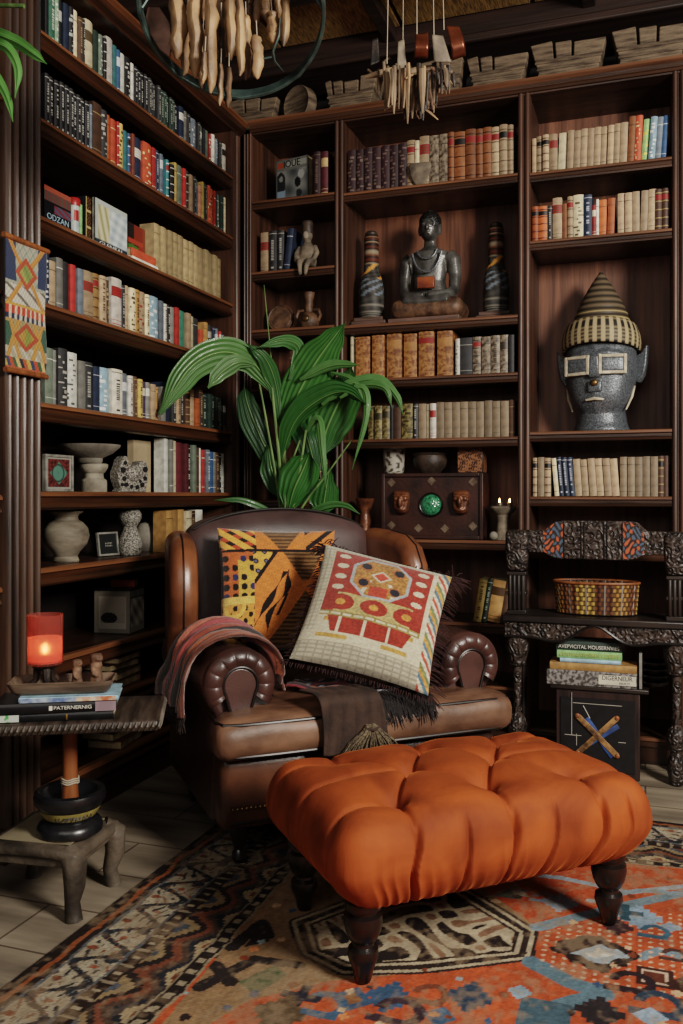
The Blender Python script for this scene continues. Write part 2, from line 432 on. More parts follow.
# ------------------------------------------------------------------ books
PAL = {  # code: (cover, words, accent)
 'bk': ('#16161a', 'black', '#b8b8b0'), 'dk': ('#2b2c2e', 'charcoal', '#a9a79c'), 'dg': ('#1f3029', 'dark green', '#9aa594'), 'gn': ('#2f6b55', 'green', '#c9cdb8'),
 'lg': ('#7f9a80', 'pale green', '#e0e0d0'), 'gg': ('#5f6a5c', 'grey green', '#cfd0bf'), 'nv': ('#1d2a40', 'navy', '#b9bfcc'), 'bl': ('#2d5580', 'blue', '#d8dde0'),
 'tl': ('#2d6f73', 'teal', '#d8e0d8'), 'sb': ('#86a8b8', 'light blue', '#e8ecea'), 'sl': ('#65707a', 'slate grey', '#d0d4d4'), 'gy': ('#77766f', 'grey', '#dcdad0'),
 'wg': ('#b9bab0', 'pale grey', '#55554e'), 'wh': ('#d8d4c6', 'off-white', '#6a665c'), 'cr': ('#cdbd97', 'cream', '#5b4a30'), 'iv': ('#c6bfae', 'ivory', '#3a3630'),
 'bg': ('#a08a60', 'beige', '#6d5b3a'), 'tn': ('#a58a6a', 'tan', '#5f4730'), 'pt': ('#8b7a64', 'patterned taupe', '#3f342a'), 'tp': ('#7d6a52', 'taupe', '#54452f'),
 'br': ('#4a3223', 'brown', '#a98a55'), 'rb': ('#6e3522', 'red brown', '#c09a5a'), 'ob': ('#7d4820', 'amber brown', '#33190a'), 'or': ('#b05620', 'orange', '#5a2408'),
 'oe': ('#c04a26', 'red orange', '#f2d08a'), 'oc': ('#9c7238', 'ochre', '#4a300f'), 'yl': ('#b89a48', 'yellow', '#4d3a0e'), 'rd': ('#a8281f', 'red', '#eed9b8'),
 'mr': ('#5a1f26', 'maroon', '#c6a36a'), 'mv': ('#30191d', 'dark maroon', '#6e5a50'), 'pu': ('#3d2d48', 'purple', '#c9bfa8'), 'gb': ('#6e3f1e', 'gilt brown', '#a87238'),
 'op': ('#8b7a42', 'patterned olive-gold', '#3b3216'), 'pk': ('#d09070', 'salmon', '#7d3a20'), 'lv': ('#7fb06a', 'leaf green', '#e8d440'), 'wr': ('#c8c0b4', 'white-and-red', '#b02a20'),
}
for k, (c, w, a) in PAL.items():
    MT['bk_'+k] = mat(w+' book cloth', c, c, rough=.6, scale=30, bump=.25, bscale=180, vary=.28) if k not in ('gb', 'op', 'pt') else \
        mat(w+' book cloth', c, a, rough=.5, scale=55, bump=.5, bscale=60, vary=.15, lo=.42, hi=.62)
    MT['ac_'+k] = mat(w+' spine lettering', a, rough=.5, scale=40)
for k in PAL:                                      # uneven fading of old cloth
    m = MT['bk_'+k]
    if k in ('gb', 'op', 'pt'): continue
    cr = next(n for n in m.node_tree.nodes if n.type == 'VALTORGB'); c = lin(PAL[k][0])
    cr.color_ramp.elements[0].color = (*[x*.72 for x in c], 1); cr.color_ramp.elements[1].color = (*[min(1, x*1.18) for x in c], 1)
MT['pages'] = mat('aged page edges', '#c9b68c', '#9c8759', rough=.85, scale=20, stretch=(40, 1, 1))
MT['gilt'] = mat('gilt bands', '#b98a3c', '#6d4c1c', rough=.4, metal=.4, scale=40)
MT['red_label'] = mat('red spine label', '#8f2018', rough=.6)
MT['white_label'] = mat('pale spine label', '#d6cfba', rough=.7)
MT['dark_label'] = mat('black spine label', '#17130f', rough=.5)

def spine(w, bulge, n=6):
    """spine outline from the left board to the right, bulging to -Y"""
    return [(-w/2+w*i/n, -bulge*math.sin(PI*i/n)) for i in range(n+1)]
def patch(mb, w, bulge, z0, z1, mi, out=.0006, u0=0., u1=1., n=6):
    p = [(x, y-out) for x, y in spine(w, bulge, n)]
    i0, i1 = int(round(u0*n)), int(round(u1*n))
    p = p[i0:i1+1]; k = len(p)
    vs = [(x, y, z0) for x, y in p]+[(x, y, z1) for x, y in p]
    mb.add(vs, [(i, i+1, k+i+1, k+i) for i in range(k-1)], mi)
def book_mesh(code, w, h, d, style, rg):
    """materials: 0 cover, 1 pages, 2 accent, 3 label"""
    b = MB(); bulge = min(.006, w*.22) if style != 'p' else min(.004, w*.15)
    t = min(.0028, w*.14)
    out = spine(w, bulge); inn = [(x*(1-2*t/w), y+t) for x, y in out]
    poly = out+[(w/2, d), (w/2-t, d)]+inn[::-1]+[(-w/2+t, d), (-w/2, d)]
    k = len(poly)
    vs = [(x, y, 0) for x, y in poly]+[(x, y, h) for x, y in poly]
    b.add(vs, [(i, (i+1) % k, k+(i+1) % k, k+i) for i in range(k)])
    n = len(out)                                     # end caps of the U, quad by quad
    for z, fl in ((0, True), (h, False)):
        o0 = 0 if z == 0 else k
        fs = []
        for i in range(n-1):
            q = (i, i+1, n+2+(n-1)-(i+1), n+2+(n-1)-i); fs.append(q)
        fs.append((n-1, n, n+1, n+2)); fs.append((0, n+2+n-1, n+2+n, n+2+n+1))
        b.f += [[j+o0+len(b.v)-2*k for j in (f if fl else f[::-1])] for f in fs]; b.m += [0]*len(fs)
    b.box((-w/2+t, t, .003), (w/2-t, d-.004, h-.003), 1)
    H = h
    if style == 'g':                                 # raised gilt / dark bands
        for f in (.1, .3, .5, .7, .9):
            patch(b, w, bulge+.0012, H*f-.0022, H*f+.0022, 2, .0012)
        patch(b, w, bulge, H*.74, H*.86, 3, .0007)
    elif style == 't':                               # column of small lettering
        patch(b, w, bulge, H*.92, H*.935, 2)
        z = H*.28
        while z < H*.82:
            l = rg.uniform(.003, .008)
            if rg.random() < .8: patch(b, w, bulge, z, z+l, 2, .0006, .33, .67)
            z += l+rg.uniform(.002, .004)
        patch(b, w, bulge, H*.08, H*.12, 2, .0006, .33, .67)
    elif style == 'l':                               # title panel with lines
        z0 = H*rg.uniform(.55, .66)
        patch(b, w, bulge, z0, z0+H*.2, 3, .0006)
        for j in range(3): patch(b, w, bulge, z0+H*(.03+.055*j), z0+H*(.05+.055*j), 2, .0011, .17, .83)
        patch(b, w, bulge, H*.06, H*.075, 2); patch(b, w, bulge, H*.14, H*.15, 2)
    elif style == 's':                               # mottled ornamental spine
        for j in range(int(9*h/.18)):
            z = H*(.06+.9*j/(9*h/.18)); u = rg.choice([0, .17, .33, .5]); patch(b, w, bulge, z, z+rg.uniform(.004, .013), rg.choice([2, 3, 2]), .0006, u, min(1, u+rg.choice([.33, .5, .17])))
    elif style == 'p' and rg.random() < .5:
        patch(b, w, bulge, H*.8, H*.815, 2); patch(b, w, bulge, H*.12, H*.13, 2)
    return b
LABEL_OF = {'rd': 'white_label', 'oe': 'white_label', 'wr': 'red_label', 'tn': 'red_label', 'iv': 'dark_label', 'or': 'dark_label', 'nv': 'white_label'}
n_books = 0
def parse(spec):
    out = []
    for tok in spec.split():
        p = tok.split(',')
        c = p[0]; n = 1
        if '*' in c: c, n = c.split('*'); n = int(n)
        w = float(p[1]) if len(p) > 1 else 1; h = float(p[2]) if len(p) > 2 else None
        s = p[3] if len(p) > 3 else None; lean = float(p[4]) if len(p) > 4 else 0
        for _ in range(n): out.append((c, w, h, s, lean))
    return out
STY = {'t': 'lettered', 'g': 'banded', 'l': 'panel-titled', 's': 'ornamented', 'p': 'plain'}
def row(side, z, a, b_, spec, where, group, dep=.16, hk=1.):
    """stand a row of books along a shelf; a, b_ are positions along it in metres"""
    global n_books
    items = parse(spec)
    tot = sum(i[1] for i in items); unit = (b_-a)/tot
    x = a; k = 0; lasth = 18
    rg = random.Random(hash(where) % 1000 if 0 else sum(map(ord, where)))
    nb = sum(1 for i in items if i[0] != 'gap')
    for c, w, h, s, lean in items:
        ww = w*unit
        if h is None: h = lasth
        lasth = h
        if c == 'gap': x += ww; continue
        k += 1; n_books += 1
        if s is None: s = rg.choice('ttlpg') if c in ('bk', 'dk', 'dg', 'nv', 'gy', 'sl') else rg.choice('lpgst')
        hh = h/100*hk*rg.uniform(.985, 1.015); d = dep*rg.uniform(.92, 1.05)
        tk = min(ww*.95, .075)
        mb = book_mesh(c, tk, hh, d, s, rg)
        o = mb.build('book', ['bk_'+c, 'pages', 'ac_'+c, LABEL_OF.get(c, 'ac_'+c) if s != 'g' else ('red_label' if rg.random() < .4 else 'dark_label')], angle=30)
        rec = rg.uniform(.018, .034)
        if side == 'L': o.location = (LX-rec, x+ww/2, z+.0005); rz = PI/2
        else: o.location = (x+ww/2, BY+rec, z+.0005); rz = 0
        ln = math.radians(lean)
        o.rotation_euler = Euler((0, ln, rz), 'XYZ')
        if lean: o.location.z += abs(math.sin(ln))*tk/2+.001
        size = 'slim ' if w < .75 else ('thick ' if w > 1.5 else ('tall ' if h > 21 else ''))
        wd = PAL[c][1]
        o['label'] = f"{size}{STY[s]} {wd} book, {ordinal(k)} from left on {where}"
        o['category'] = 'book'; o['group'] = group
        x += ww
def ly(px): return at(px, 495, X=LX-.02).y
G = 'books standing on the side bookcase'
row('L', ROWS_L[0], ly(46), ly(226),
    'bk,.7,20,p gn,1.3,20.5,t lg,.9,20.5,s bk,.8,20 nv,1.2,20,p bk,1,20.5,s cr,1.1,21,p br,1,20,t bk,.6 cr,1.8,21.5,l dg,1.3,20,p gg,1,20 bk,.8,19.5 wr,1.6,21.5,p tl,1,20,p bl,1,19.5,l wg,1.2,19.5,p bk,1.5,20,s wh,.8,19,p bk*4,.9,18.5,t dk*4,.9,18,t dg*5,.9,17.5,t bk,1,17 gap,.5 nv,1.6,17.5,l gy,.9,17 dk,1,16.5,t bk,.8 sl,1.8,17,s dk,.9,16.5,t gg,1.2,16.5 dk,.7,16 gg,1.2 gap,.4 rd,.7,16,s wh,1,16.5,p gy,1,16.5,t sl,1,16.5 dk,1,16,t iv,1.6,16.5,l',
    'top shelf of side bookcase', G, hk=.94)
row('L', ROWS_L[1], ly(46), ly(226),
    'bk*10,.9,19,t sl,.5,19,p br,2.1,20.5,p dk,1.4,20,s or,1,20,p oe,1.2,19.5,p rd,.6 yl,1.1,19.5,s gap,.4 tl,1,18.5,p bl,.6,18.5 rb,.7,18.5 gap,.4 nv,2.0,19,l oe,2.4,19.5,s rd,1.2,19,p nv,.9,19 sl,.9,18.5 bl,.9,18.5,p tl,.8,18 yl,.6,18,p gap,.5 bk,1.4,18,g yl,.8,20,p gg,1.5,20,p rd,1,20,p dk,1,19.5 tn,1.2,19,p dk,.9 sl,1.1,19,p pk,1,17,p yl,.8,19.5,p dg,1,19 oe,1,19.5,s or,1.4,19.5,s rd,.7,19,p dk,.8,19 gg,.8 dg,1.2,19,p cr,.8,19,p',
    'second shelf of side bookcase', G)
row('L', ROWS_L[2], ly(156.5), ly(223), 'bg*13,1,21.5,p', 'third shelf of side bookcase', G, .07)
row('L', ROWS_L[3], ly(46), ly(226),
    'nv,.7,19,s tn,1,17,p gy,1,19,p dk,1.1,18.5,p rd,.9,18.5,p sl,1,18,p tn,1.8,18.5,l oc,1.1,18.5,g tn,1.2,18.5,t br,.6,18 wr,1.9,19.5,l dk,.9,18,t tn,.6,18.5,p cr,1.2,18.5,s oc,1,18.5,t tn,1.1,18.5,s cr,1,18.5,t sb,1.8,18.5,s sl,1,18,p wh,.8,17.5,t bk,.8,17.5 gy,.9,17.5,p rd,1,18,p gn,1.6,17.5,p tn,1.2,17,p cr,1,17,p dk,1.4,16.5,p oe,.9,12,p oc,1,16,p dk,.8,15.5 br,.8,15.5 nv,.8,15.5,t sl,.7,15.5 rd,.6,14.5 cr,.7,14.5,p nv,.7,14.5',
    'fourth shelf of side bookcase', G)
row('L', ROWS_L[4], ly(46), ly(226),
    'gg,1.2,20.5,p gy,.5,20,p dk,1.4,21,s wg,1.6,20.5,s gy,1.1,18.5,p dk,1.5,18.5,t nv,1.1,18,p sb,1.6,18,s iv,2,18,t sl,1,17.5 wh,.9,17,t rd,.4,17,p br,.8,17.5,t yl,.9,16.5,t pu,.7,16 gy,.8,16,l tn,1,15.5,p oc,.8,15 gy,1,15.5,p nv,1.4,18,p dk,1,17 tn,1,17 dk,1,16.5 br,1.1,17,g tn,1.2,17.5,p or,1.1,13.5,p br,1,18 dg,1.2,17,t dg*3,1,17 gg,.9,17 bk,.8,16.5',
    'fifth shelf of side bookcase', G)
row('L', ROWS_L[5], ly(166), ly(226),
    'wg,.9,24,p gy,.9,23.5,p cr,1,23,p mr,1.3,22.5,p mr,1,22.5,p bk,1,22,t gg,1,22,p br,1,21.5,p wh,.5,21,p rd,.8,20.5,p sl,1,20.5,t bl,1,20,p gy,.8,20 br,.9,20 bk,.9,19.5,t wg,.8,19.5,p',
    'sixth shelf of side bookcase', G, .05)
row('L', ROWS_L[6], ly(166), ly(205), 'oc*3,1,18.5,p cr,1,18,p br,1,18 wh,1.2,18.5,p', 'seventh shelf of side bookcase', G, .07)
G = 'books standing on the rear bookcase'
row('R', ZA[1], bx(258), bx(288), 'tn,1.5,21,l dk,1.3,21,t dk,1.1,21,t nv,1,21.5,p,7', 'second shelf, narrow rear bay', G)
row('R', ZA[3], bx(288), bx(332), 'br,1,19 tn,1,18.5,p rb,1,19,g tn,1,18 rb,1,18.5 dk,1,18', 'fourth shelf, narrow rear bay', G)
row('R', ZA[4], bx(286), bx(332), 'br,1,21 tn*3,1.2,21,p br*2,1,20.5,g br,1,20', 'fifth shelf, narrow rear bay', G)
row('R', ZB[0], bx(346), bx(513), 'mv*7,1.05,22,s tn,1,23,g cr,.5,22.5,p tn,1.2,24,l pt*2,1.1,24 ob,.7,24,g ob,1.3,24.2,g ob,1.2,24.2,g ob,.8,24.2,g ob,1,24.2,g tn*2,.9,24.3,g tn,.7,24.3,g', 'top shelf, middle rear bay', G, .2)
row('R', ZB[2], bx(349), bx(453), 'cr,.3,21.5,p gb,2.1,21.5 gb,1.4,21.5 gb,2,21.7,l gb,1.5,21.5 gb,2,21.8 gb,1.9,21.8', 'third shelf, middle rear bay', G, .2)
row('R', ZB[2], bx(454), bx(514), 'wh,.6,17.5,s dk,1.7,18,p pt,1.2,18 pt,1.2,18 pt,1.2,18 pt,1.1,18 dk,.8,18,p', 'third middle-bay shelf past gilt set', G)
row('R', ZB[3], bx(366), bx(514), 'op*3,1,16.5 dk,.5,17 br,1,15.5,p op,1.5,17 dk,.7,17 tp,1,17.2,p cr,.5,16.8,p wr,.8,17,l tp*9,1,17.2,p br,.7,17.5,p', 'fourth shelf, middle rear bay', G)
row('R', ZB[5], bx(472), bx(506), 'yl,1,20.5,t,9 dg,.7,20.5,t,9 oc,1.6,20,l,9 br,.8,19,p,9', 'low shelf behind armchair, middle rear bay', G)
row('R', ZC[0], bx(531.5), bx(666), 'tn,.7,17,p tn*2,1.1,17.5,g tn,1.4,17.8,l cr,1.5,18,p,2 tn*3,1.1,18,p,2 tn*3,1.1,18.3,p,2 tn*2,1,18.3,p,2 tn,1.2,18.5,p,2 ob,1.1,21,p,3 oe,1.1,21,s,3 lv,1.1,18.8,s,4 sb,1.1,19.5,s,4 sl,.9,18.8,p,4 bl,.8,19.6,p,4', 'top shelf, wide rear bay', G)
row('R', ZC[1], bx(531.5), bx(669), 'or,1,16.5,g or,1.4,16.5,g dk,.8,16.5,t tn,1.5,19.5,l ob,.8,17,p tn,.9,19.5,g cr,1.6,19.7,s nv,1.3,19.5,t rd,.6,14.5,l wh,.4,17,p or,1.2,17,p or,1.1,17,p,2 gap,.5 tn*3,1.1,18.6,p tn*2,1.1,18.6,p,2 br*2,1,18.6,g', 'second shelf, wide rear bay', G)
row('R', ZC[3], bx(532), bx(669), 'tn,.8,18,g tp,1,18,p tn,1,18,g gap,.6 cr,.7,17.5,p,-5 nv*3,.8,18,t,-5 tn*6,1.1,17,p,-4 tp*5,1.1,18,p br,.8,18,g br,.7,18,p', 'lower shelf, wide rear bay', G)
print('BOOKS', n_books)
# ------------------------------------------------------------------ things on the side bookcase
def yl(px, X): return at(px, 495, X=X).y
def upx(px, X=None, Y=None, D=None):          # metres per pixel there
    p = at(px, 495, X=X, Y=Y, D=D); return (-p.x*SA+p.y*CA)/FPX
MT['paint'] = vmat('printed colours', .55, noise=.12, bump=.1)
MT['stone'] = mat('pale grey stoneware', '#8f887a', '#5d574c', rough=.75, scale=9, bump=.4, bscale=60)
MT['stone_w'] = mat('limestone', '#a39a86', '#6e6554', rough=.8, scale=14, bump=.5, bscale=70)
MT['speckle'] = mat('speckled lava stone', '#a39d90', '#2d2925', rough=.8, scale=170, bump=.7, bscale=110, lo=.36, hi=.62)
MT['vase'] = mat('weathered clay', '#8f8470', '#554c3e', rough=.7, scale=7, stretch=(1, 1, 3), bump=.35, bscale=40)
MT['grey_frame'] = mat('grey painted frame', '#8c8a80', '#5e5c55', rough=.6, scale=30)
MT['black'] = mat('black ink', '#0f0f11', rough=.5)
MT['white_ink'] = mat('white lettering', '#d9d5c8', rough=.6)
MT['blue_ink'] = mat('pale blue lettering', '#9fc0d0', rough=.6)
MT['card'] = mat('beige card', '#b09c7a', '#8a7757', rough=.8, scale=6)
C = lin
def panel_cols(w, h, fn, n):
    """flat printed panel in XZ facing -Y, colours from fn(u, v)"""
    b = MB(); b.grid(lambda u, v: ((u-.5)*w, 0, v*h), n, int(n*h/w)+1, colfn=fn); return b
def cover_book(name, label, cat, w, h, t, loc, rz, cover, fn, group=None, n=40, tilt=0, title=None, tsize=.02, tz=.02, tm='white_ink', tw=None, spine_m=None):
    th = thing(name, label, cat, loc, rz, group)
    th.rotation_euler = Euler((tilt, 0, rz), 'XYZ')
    b = MB(); b.box((-w/2, 0, 0), (w/2, .003, h)); b.box((-w/2, t-.003, 0), (w/2, t, h)); b.box((-w/2, 0, 0), (-w/2+.004, t, h)); b.build('cover', cover, th)
    b = MB(); b.box((-w/2+.004, .003, .004), (w/2-.004, t-.003, h-.004)); b.build('page_block', 'pages', th)
    b = panel_cols(w*.995, h*.99, fn, n); o = b.build('cover_picture', 'paint', th, (0, -.0008, h*.005))
    if title: text_part('title_lettering', title, tsize, tm, th, (0, -.0016, tz), (PI/2, 0, 0), tw)
    return th
def mixc(a, b, t): return tuple(x*(1-t)+y*t for x, y in zip(a, b))
z3 = ROWS_L[2]
# black picture book with coloured lettering
def f_black(u, v):
    if v < .1: return C('#d08a25')
    if v < .32 and .05 < u < .95: return C('#15161a')
    if .32 < v < .55 and u > .35: return mixc(C('#27607a'), C('#7a2a30'), abs(math.sin(u*9+v*20)))
    if v > .86: return C('#a8503a')
    if v > .62: return mixc(C('#2e5a4a'), C('#7a3a3a'), abs(math.sin(u*23)))
    return C('#131418')
y0, y1 = yl(44, LX-.03), yl(71, LX-.03)
cover_book('picture_book', 'black picture book lying cover-outwards with coloured letters, third shelf of side bookcase', 'book', y1-y0, .135, .02, (LX-.03, (y0+y1)/2, z3+.001), PI/2, 'black', f_black,
           'display books on third shelf', title='ODZAN', tsize=.03, tz=.028, tm='blue_ink', tw=(y1-y0)*.8)
# red-capped tube
t = thing('canister', 'white tube with a red cap between picture books, third shelf', 'canister', (LX-.05, yl(73.6, LX-.05), z3+.001))
MT['red_gloss'] = mat('red cap', '#b3201a', rough=.35); MT['white_gloss'] = mat('white printed tin', '#c9ccc4', '#7d9a9a', rough=.4, scale=14)
b = MB(); b.lathe([(.0, 0), (.021, 0), (.021, .118), (0, .118)], 20); b.build('tube', 'white_gloss', t)
b = MB(); b.lathe([(0, .118), (.024, .118), (.025, .124), (.025, .142), (.022, .147), (0, .147)], 20); b.build('cap', 'red_gloss', t)
b = MB(); b.lathe([(.0214, .06), (.0214, .1)], 8, a0=-.9, a1=.1, cap=False); b.build('label', 'red_gloss', t)
# slip case box
def f_case(u, v):
    if u < .1 or u > .93 or v % .34 < .045: return C('#b09a62')
    return mixc(C('#1d1612'), C('#8a5a2a'), max(0, math.sin(u*31+v*17)*math.sin(v*43-u*9)))
y0 = yl(83, LX-.06); y1 = yl(93, LX-.05)
t = thing('slipcase', 'dark ornamented slipcase standing behind the red-capped tube, third shelf', 'box', (LX-.05, (y0+y1)/2+.003, z3+.001), PI/2)
w = y1-y0
b = MB(); b.box((-w/2, 0, 0), (w/2, .17, .185)); b.build('case', 'br' and 'bk_bk', t, bevel=.002)
panel_cols(w*.98, .183, f_case, 34).build('printed_face', 'paint', t, (0, -.001, 0))
row('L', z3, yl(80.1, LX-.03), yl(82.6, LX-.03), 'lv,1,13,p', 'third shelf beside the red-capped tube', 'display books on third shelf', dep=.1)
# landscape picture book
def f_land(u, v):
    if v < .16: return C('#22303c')
    if u < .09 or v > .9: return C('#a9b0aa')
    if u < .45:
        return mixc(C('#7d7f3c'), C('#c9bfa0'), abs(math.sin(u*17+v*5)))
    g = .5+.5*math.sin(u*15+v*11)*math.sin(v*19-u*8)
    return mixc(C('#8fa3ac'), C('#cdd3d0'), g)
y0, y1 = yl(95, LX-.03), yl(127, LX-.03)
cover_book('picture_book', 'pale blue landscape picture book facing outwards, third shelf of side bookcase', 'book', y1-y0, .187, .016, (LX-.03, (y0+y1)/2, z3+.001), PI/2, 'grey_frame', f_land,
           'display books on third shelf', title='GLENEAL', tsize=.022, tz=.017, tm='white_ink', tw=(y1-y0)*.75)
def f_red(u, v):
    if u > .86: return C('#7a3b1c')
    if abs(v-.6) < .06: return C('#a33a20')
    if v > .66: return C('#241c1a') if u < .35 else C('#7a2c1a')
    if u > .6: return C('#8f2a18')
    if v < .52-.25*(u-.25)**2 and v > .22: return C('#3c6b23')
    return C('#4a1d14')
y0, y1 = yl(128, LX-.075), ly(156.5)-.004
cover_book('picture_book', 'red-brown picture book with a green lawn, behind the flat orange book', 'book', y1-y0, .185, .02, (LX-.075, (y0+y1)/2, z3+.001), PI/2, 'bk_rb', f_red, 'display books on third shelf')
def flat_book(label, code, w, h, t, loc, rz, group, cat='book', name='book', lbl=None, tilt=0):
    """book lying down: spine along x facing -Y; w along x, h depth, t thick"""
    th = thing(name, label, cat, loc, rz, group)
    if tilt: th.rotation_euler = Euler((0, tilt, rz), 'XYZ')
    b = MB(); c = .003
    b.box((-w/2, 0, 0), (w/2, h, c)); b.box((-w/2, 0, t-c), (w/2, h, t))
    n = 5; prof = [(-.004*math.sin(PI*i/n), t*i/n) for i in range(n+1)]+[(.004, t), (.004, 0)]
    vs = [(-w/2, y, z) for y, z in prof]+[(w/2, y, z) for y, z in prof]; k = len(prof)
    b.add(vs, [tuple(range(k-1, -1, -1)), tuple(range(k, 2*k))]+[((i+1) % k, i, k+i, k+(i+1) % k) for i in range(k)])
    b.build('cover', MT['bk_'+code], th, angle=50)
    b = MB(); b.box((-w/2+.004, .004, c), (w/2-.004, h-.004, t-c)); b.build('page_block', 'pages', th)
    return th
y0, y1 = yl(129, LX-.02), yl(155, LX-.02)
flat_book('off-white book lying flat under the orange one, third shelf', 'wh', y1-y0, .06, .016, (LX-.008, (y0+y1)/2, z3+.001), PI/2, 'display books on third shelf')
flat_book('bright orange book lying flat on an off-white book, third shelf', 'oe', (y1-y0)*.92, .058, .034, (LX-.010, (y0+y1)/2-.004, z3+.0175), PI/2, 'display books on third shelf')

# ---- sixth shelf
z6 = ROWS_L[5]+.001
def f_tile(u, v):
    a, b_ = abs(u-.5), abs(v-.5)
    if max(a, b_) > .43: return C('#8c8a80')
    if a+b_ < .36:
        return mixc(C('#4a7566'), C('#1c332e'), max(0, math.sin((u-.5)**2*90+(v-.5)**2*70+u*6)))
    return mixc(C('#6e2c28'), C('#241414'), .5+.5*math.sin(u*21+4*math.sin(v*9))*math.sin(v*23+3*math.sin(u*11)))
s = upx(60, X=LX-.07); y0, y1 = yl(46, LX-.07), yl(74, LX-.07)
t = thing('framed_tile', 'small framed tile with green diamond on red, sixth shelf of side bookcase', 'picture', (LX-.07, (y0+y1)/2, z6), PI/2)
w = y1-y0; h = .137
b = MB(); b.box((-w/2, 0, 0), (-w/2+.01, .018, h)); b.box((w/2-.01, 0, 0), (w/2, .018, h)); b.box((-w/2+.01, 0, 0), (w/2-.01, .018, .01)); b.box((-w/2+.01, 0, h-.01), (w/2-.01, .018, h)); b.build('frame', 'grey_frame', t, bevel=.002)
panel_cols(w-.018, h-.018, f_tile, 48).build('tile', 'paint', t, (0, .006, .009))
xp = LX-.15; yp = yl(94, xp)
ped = MB(); ped.lathe([(0, 0), (.052, 0), (.052, .045), (.048, .05), (.04, .055), (.038, .075), (.046, .082), (.056, .1), (.057, .112), (.05, .116), (0, .116)], 28)
tag(ped.build('pedestal', 'stone_w', loc=(xp, yp, z6)), 'stepped limestone pedestal under the wide bowl, sixth shelf', 'pedestal')
bw = MB(); bw.lathe([(0, 0), (.045, 0), (.05, .008), (.05, .02), (.09, .04), (.12, .066), (.122, .075), (.117, .075), (.085, .05), (.04, .03), (0, .026)], 32)
tag(bw.build('bowl', 'stone', loc=(xp-.005, yp-.02, z6+.117)), 'wide grey stoneware bowl balanced on a limestone pedestal, sixth shelf', 'bowl')
# pierced stone carving
t = thing('stone_carving', 'pierced grey stone carving of a horned crescent, sixth shelf of side bookcase', 'sculpture', (LX-.055, yl(129, LX-.055), z6), PI/2-.3)
out = []
pts = [(-.075, .0), (-.06, .012), (-.078, .05), (-.08, .08), (-.066, .11), (-.058, .135), (-.04, .15), (-.028, .146), (-.022, .125), (-.01, .108), (.012, .103), (.034, .112), (.04, .128), (.062, .132), (.076, .118), (.08, .08), (.078, .04), (.07, .012), (.072, 0)]
T0 = Matrix.Rotation(PI/2, 4, 'X')
b = MB(); b.prism(pts, -.028, .028, T=T0); b.build('stone_body', 'speckle', t, bevel=.012, seg=3)
b = MB(); b.ball((.006, -.026, .078), (.046, .02, .036), 20); b.build('carved_crescent', 'speckle', t)
b = MB()
for x, z, r in ((-.056, .09, .012), (-.05, .055, .010), (-.04, .03, .009), (-.012, .022, .008), (.018, .02, .009), (.046, .03, .010), (.06, .058, .009), (.062, .095, .012), (-.06, .03, .007), (.035, .045, .006), (-.045, .12, .008)):
    b.lathe([(1e-4, .0), (r, 0), (r*1.02, .004)], 14, T=Matrix.Translation((x, -.0292, z)) @ Matrix.Rotation(PI/2, 4, 'X'))
b.build('drilled_hollow', 'black', t)
y0, y1 = yl(133, LX-.10), ly(166)
t = thing('folder', 'plain beige board folder standing upright behind the stone carving', 'folder', (LX-.095, (y0+y1)/2-.004, z6), PI/2)
b = MB(); b.box((-(y1-y0)/2, 0, 0), ((y1-y0)/2, .004, .225)); b.box((-(y1-y0)/2, .026, 0), ((y1-y0)/2, .03, .225)); b.box((-(y1-y0)/2, .004, 0), (-(y1-y0)/2+.004, .026, .225)); b.build('cover', 'card', t)
b = MB(); b.box((-(y1-y0)/2+.004, .004, .003), ((y1-y0)/2-.004, .026, .22)); b.build('page_block', 'pages', t)
# ---- seventh shelf
z7 = ROWS_L[6]+.001
b = MB(); b.lathe([(r*.95, z*.85) for r, z in [(0, 0), (.05, 0), (.052, .006), (.045, .024), (.055, .045), (.082, .08), (.092, .115), (.086, .15), (.066, .176), (.050, .186), (.046, .2), (.052, .212), (.068, .222), (.066, .227), (.045, .215), (.04, .19), (0, .18)]], 36)
vx = LX-.1
tag(b.build('vase', 'vase', loc=(vx, yl(66, vx), z7)), 'round-bellied weathered clay vase at the pilaster end of the seventh shelf', 'vase')
def f_dark(u, v):
    if .3 < u < .75 and .35 < v < .6 and math.sin(u*70)+math.sin(v*50) > .6: return C('#8a8880')
    return C('#1a1c1c')
px_ = LX-.11
t = thing('framed_picture', 'small pale frame with a dark sketch leaning behind the speckled figure', 'picture', (px_, yl(110, px_), z7+.003), PI/2-.2)
t.rotation_euler = Euler((-.14, 0, PI/2-.2), 'XYZ')
w, h = .115, .098
b = MB(); e = .008
b.box((-w/2, 0, 0), (-w/2+e, .012, h)); b.box((w/2-e, 0, 0), (w/2, .012, h)); b.box((-w/2+e, 0, 0), (w/2-e, .012, e)); b.box((-w/2+e, 0, h-e), (w/2-e, .012, h)); b.build('frame', 'grey_frame', t, bevel=.001)
panel_cols(w-.015, h-.015, f_dark, 40).build('picture', 'paint', t, (0, .006, .0075))
b = MB(); b.lathe([(0, 0), (.04, 0), (.05, .02), (.052, .045), (.042, .08), (.03, .108), (.028, .12), (.038, .135), (.048, .155), (.049, .172), (.038, .192), (.018, .203), (0, .206)], 28)
sx = LX-.075
tag(b.build('stone_figure', 'speckle', loc=(sx, yl(130, sx), z7)), 'pin-shaped speckled stone figure with round head, seventh shelf of side bookcase', 'figurine')
b = MB(); b.lathe([(0, 0), (.04, 0), (.052, .03), (.054, .07), (.046, .105), (.03, .125), (0, .132)], 24, ax=1, ay=.8)
sx = LX-.15
tag(b.build('stone_figure', 'stone', loc=(sx, yl(146, sx), z7)), 'smooth grey dome-topped stone behind the speckled stone figure', 'figurine')
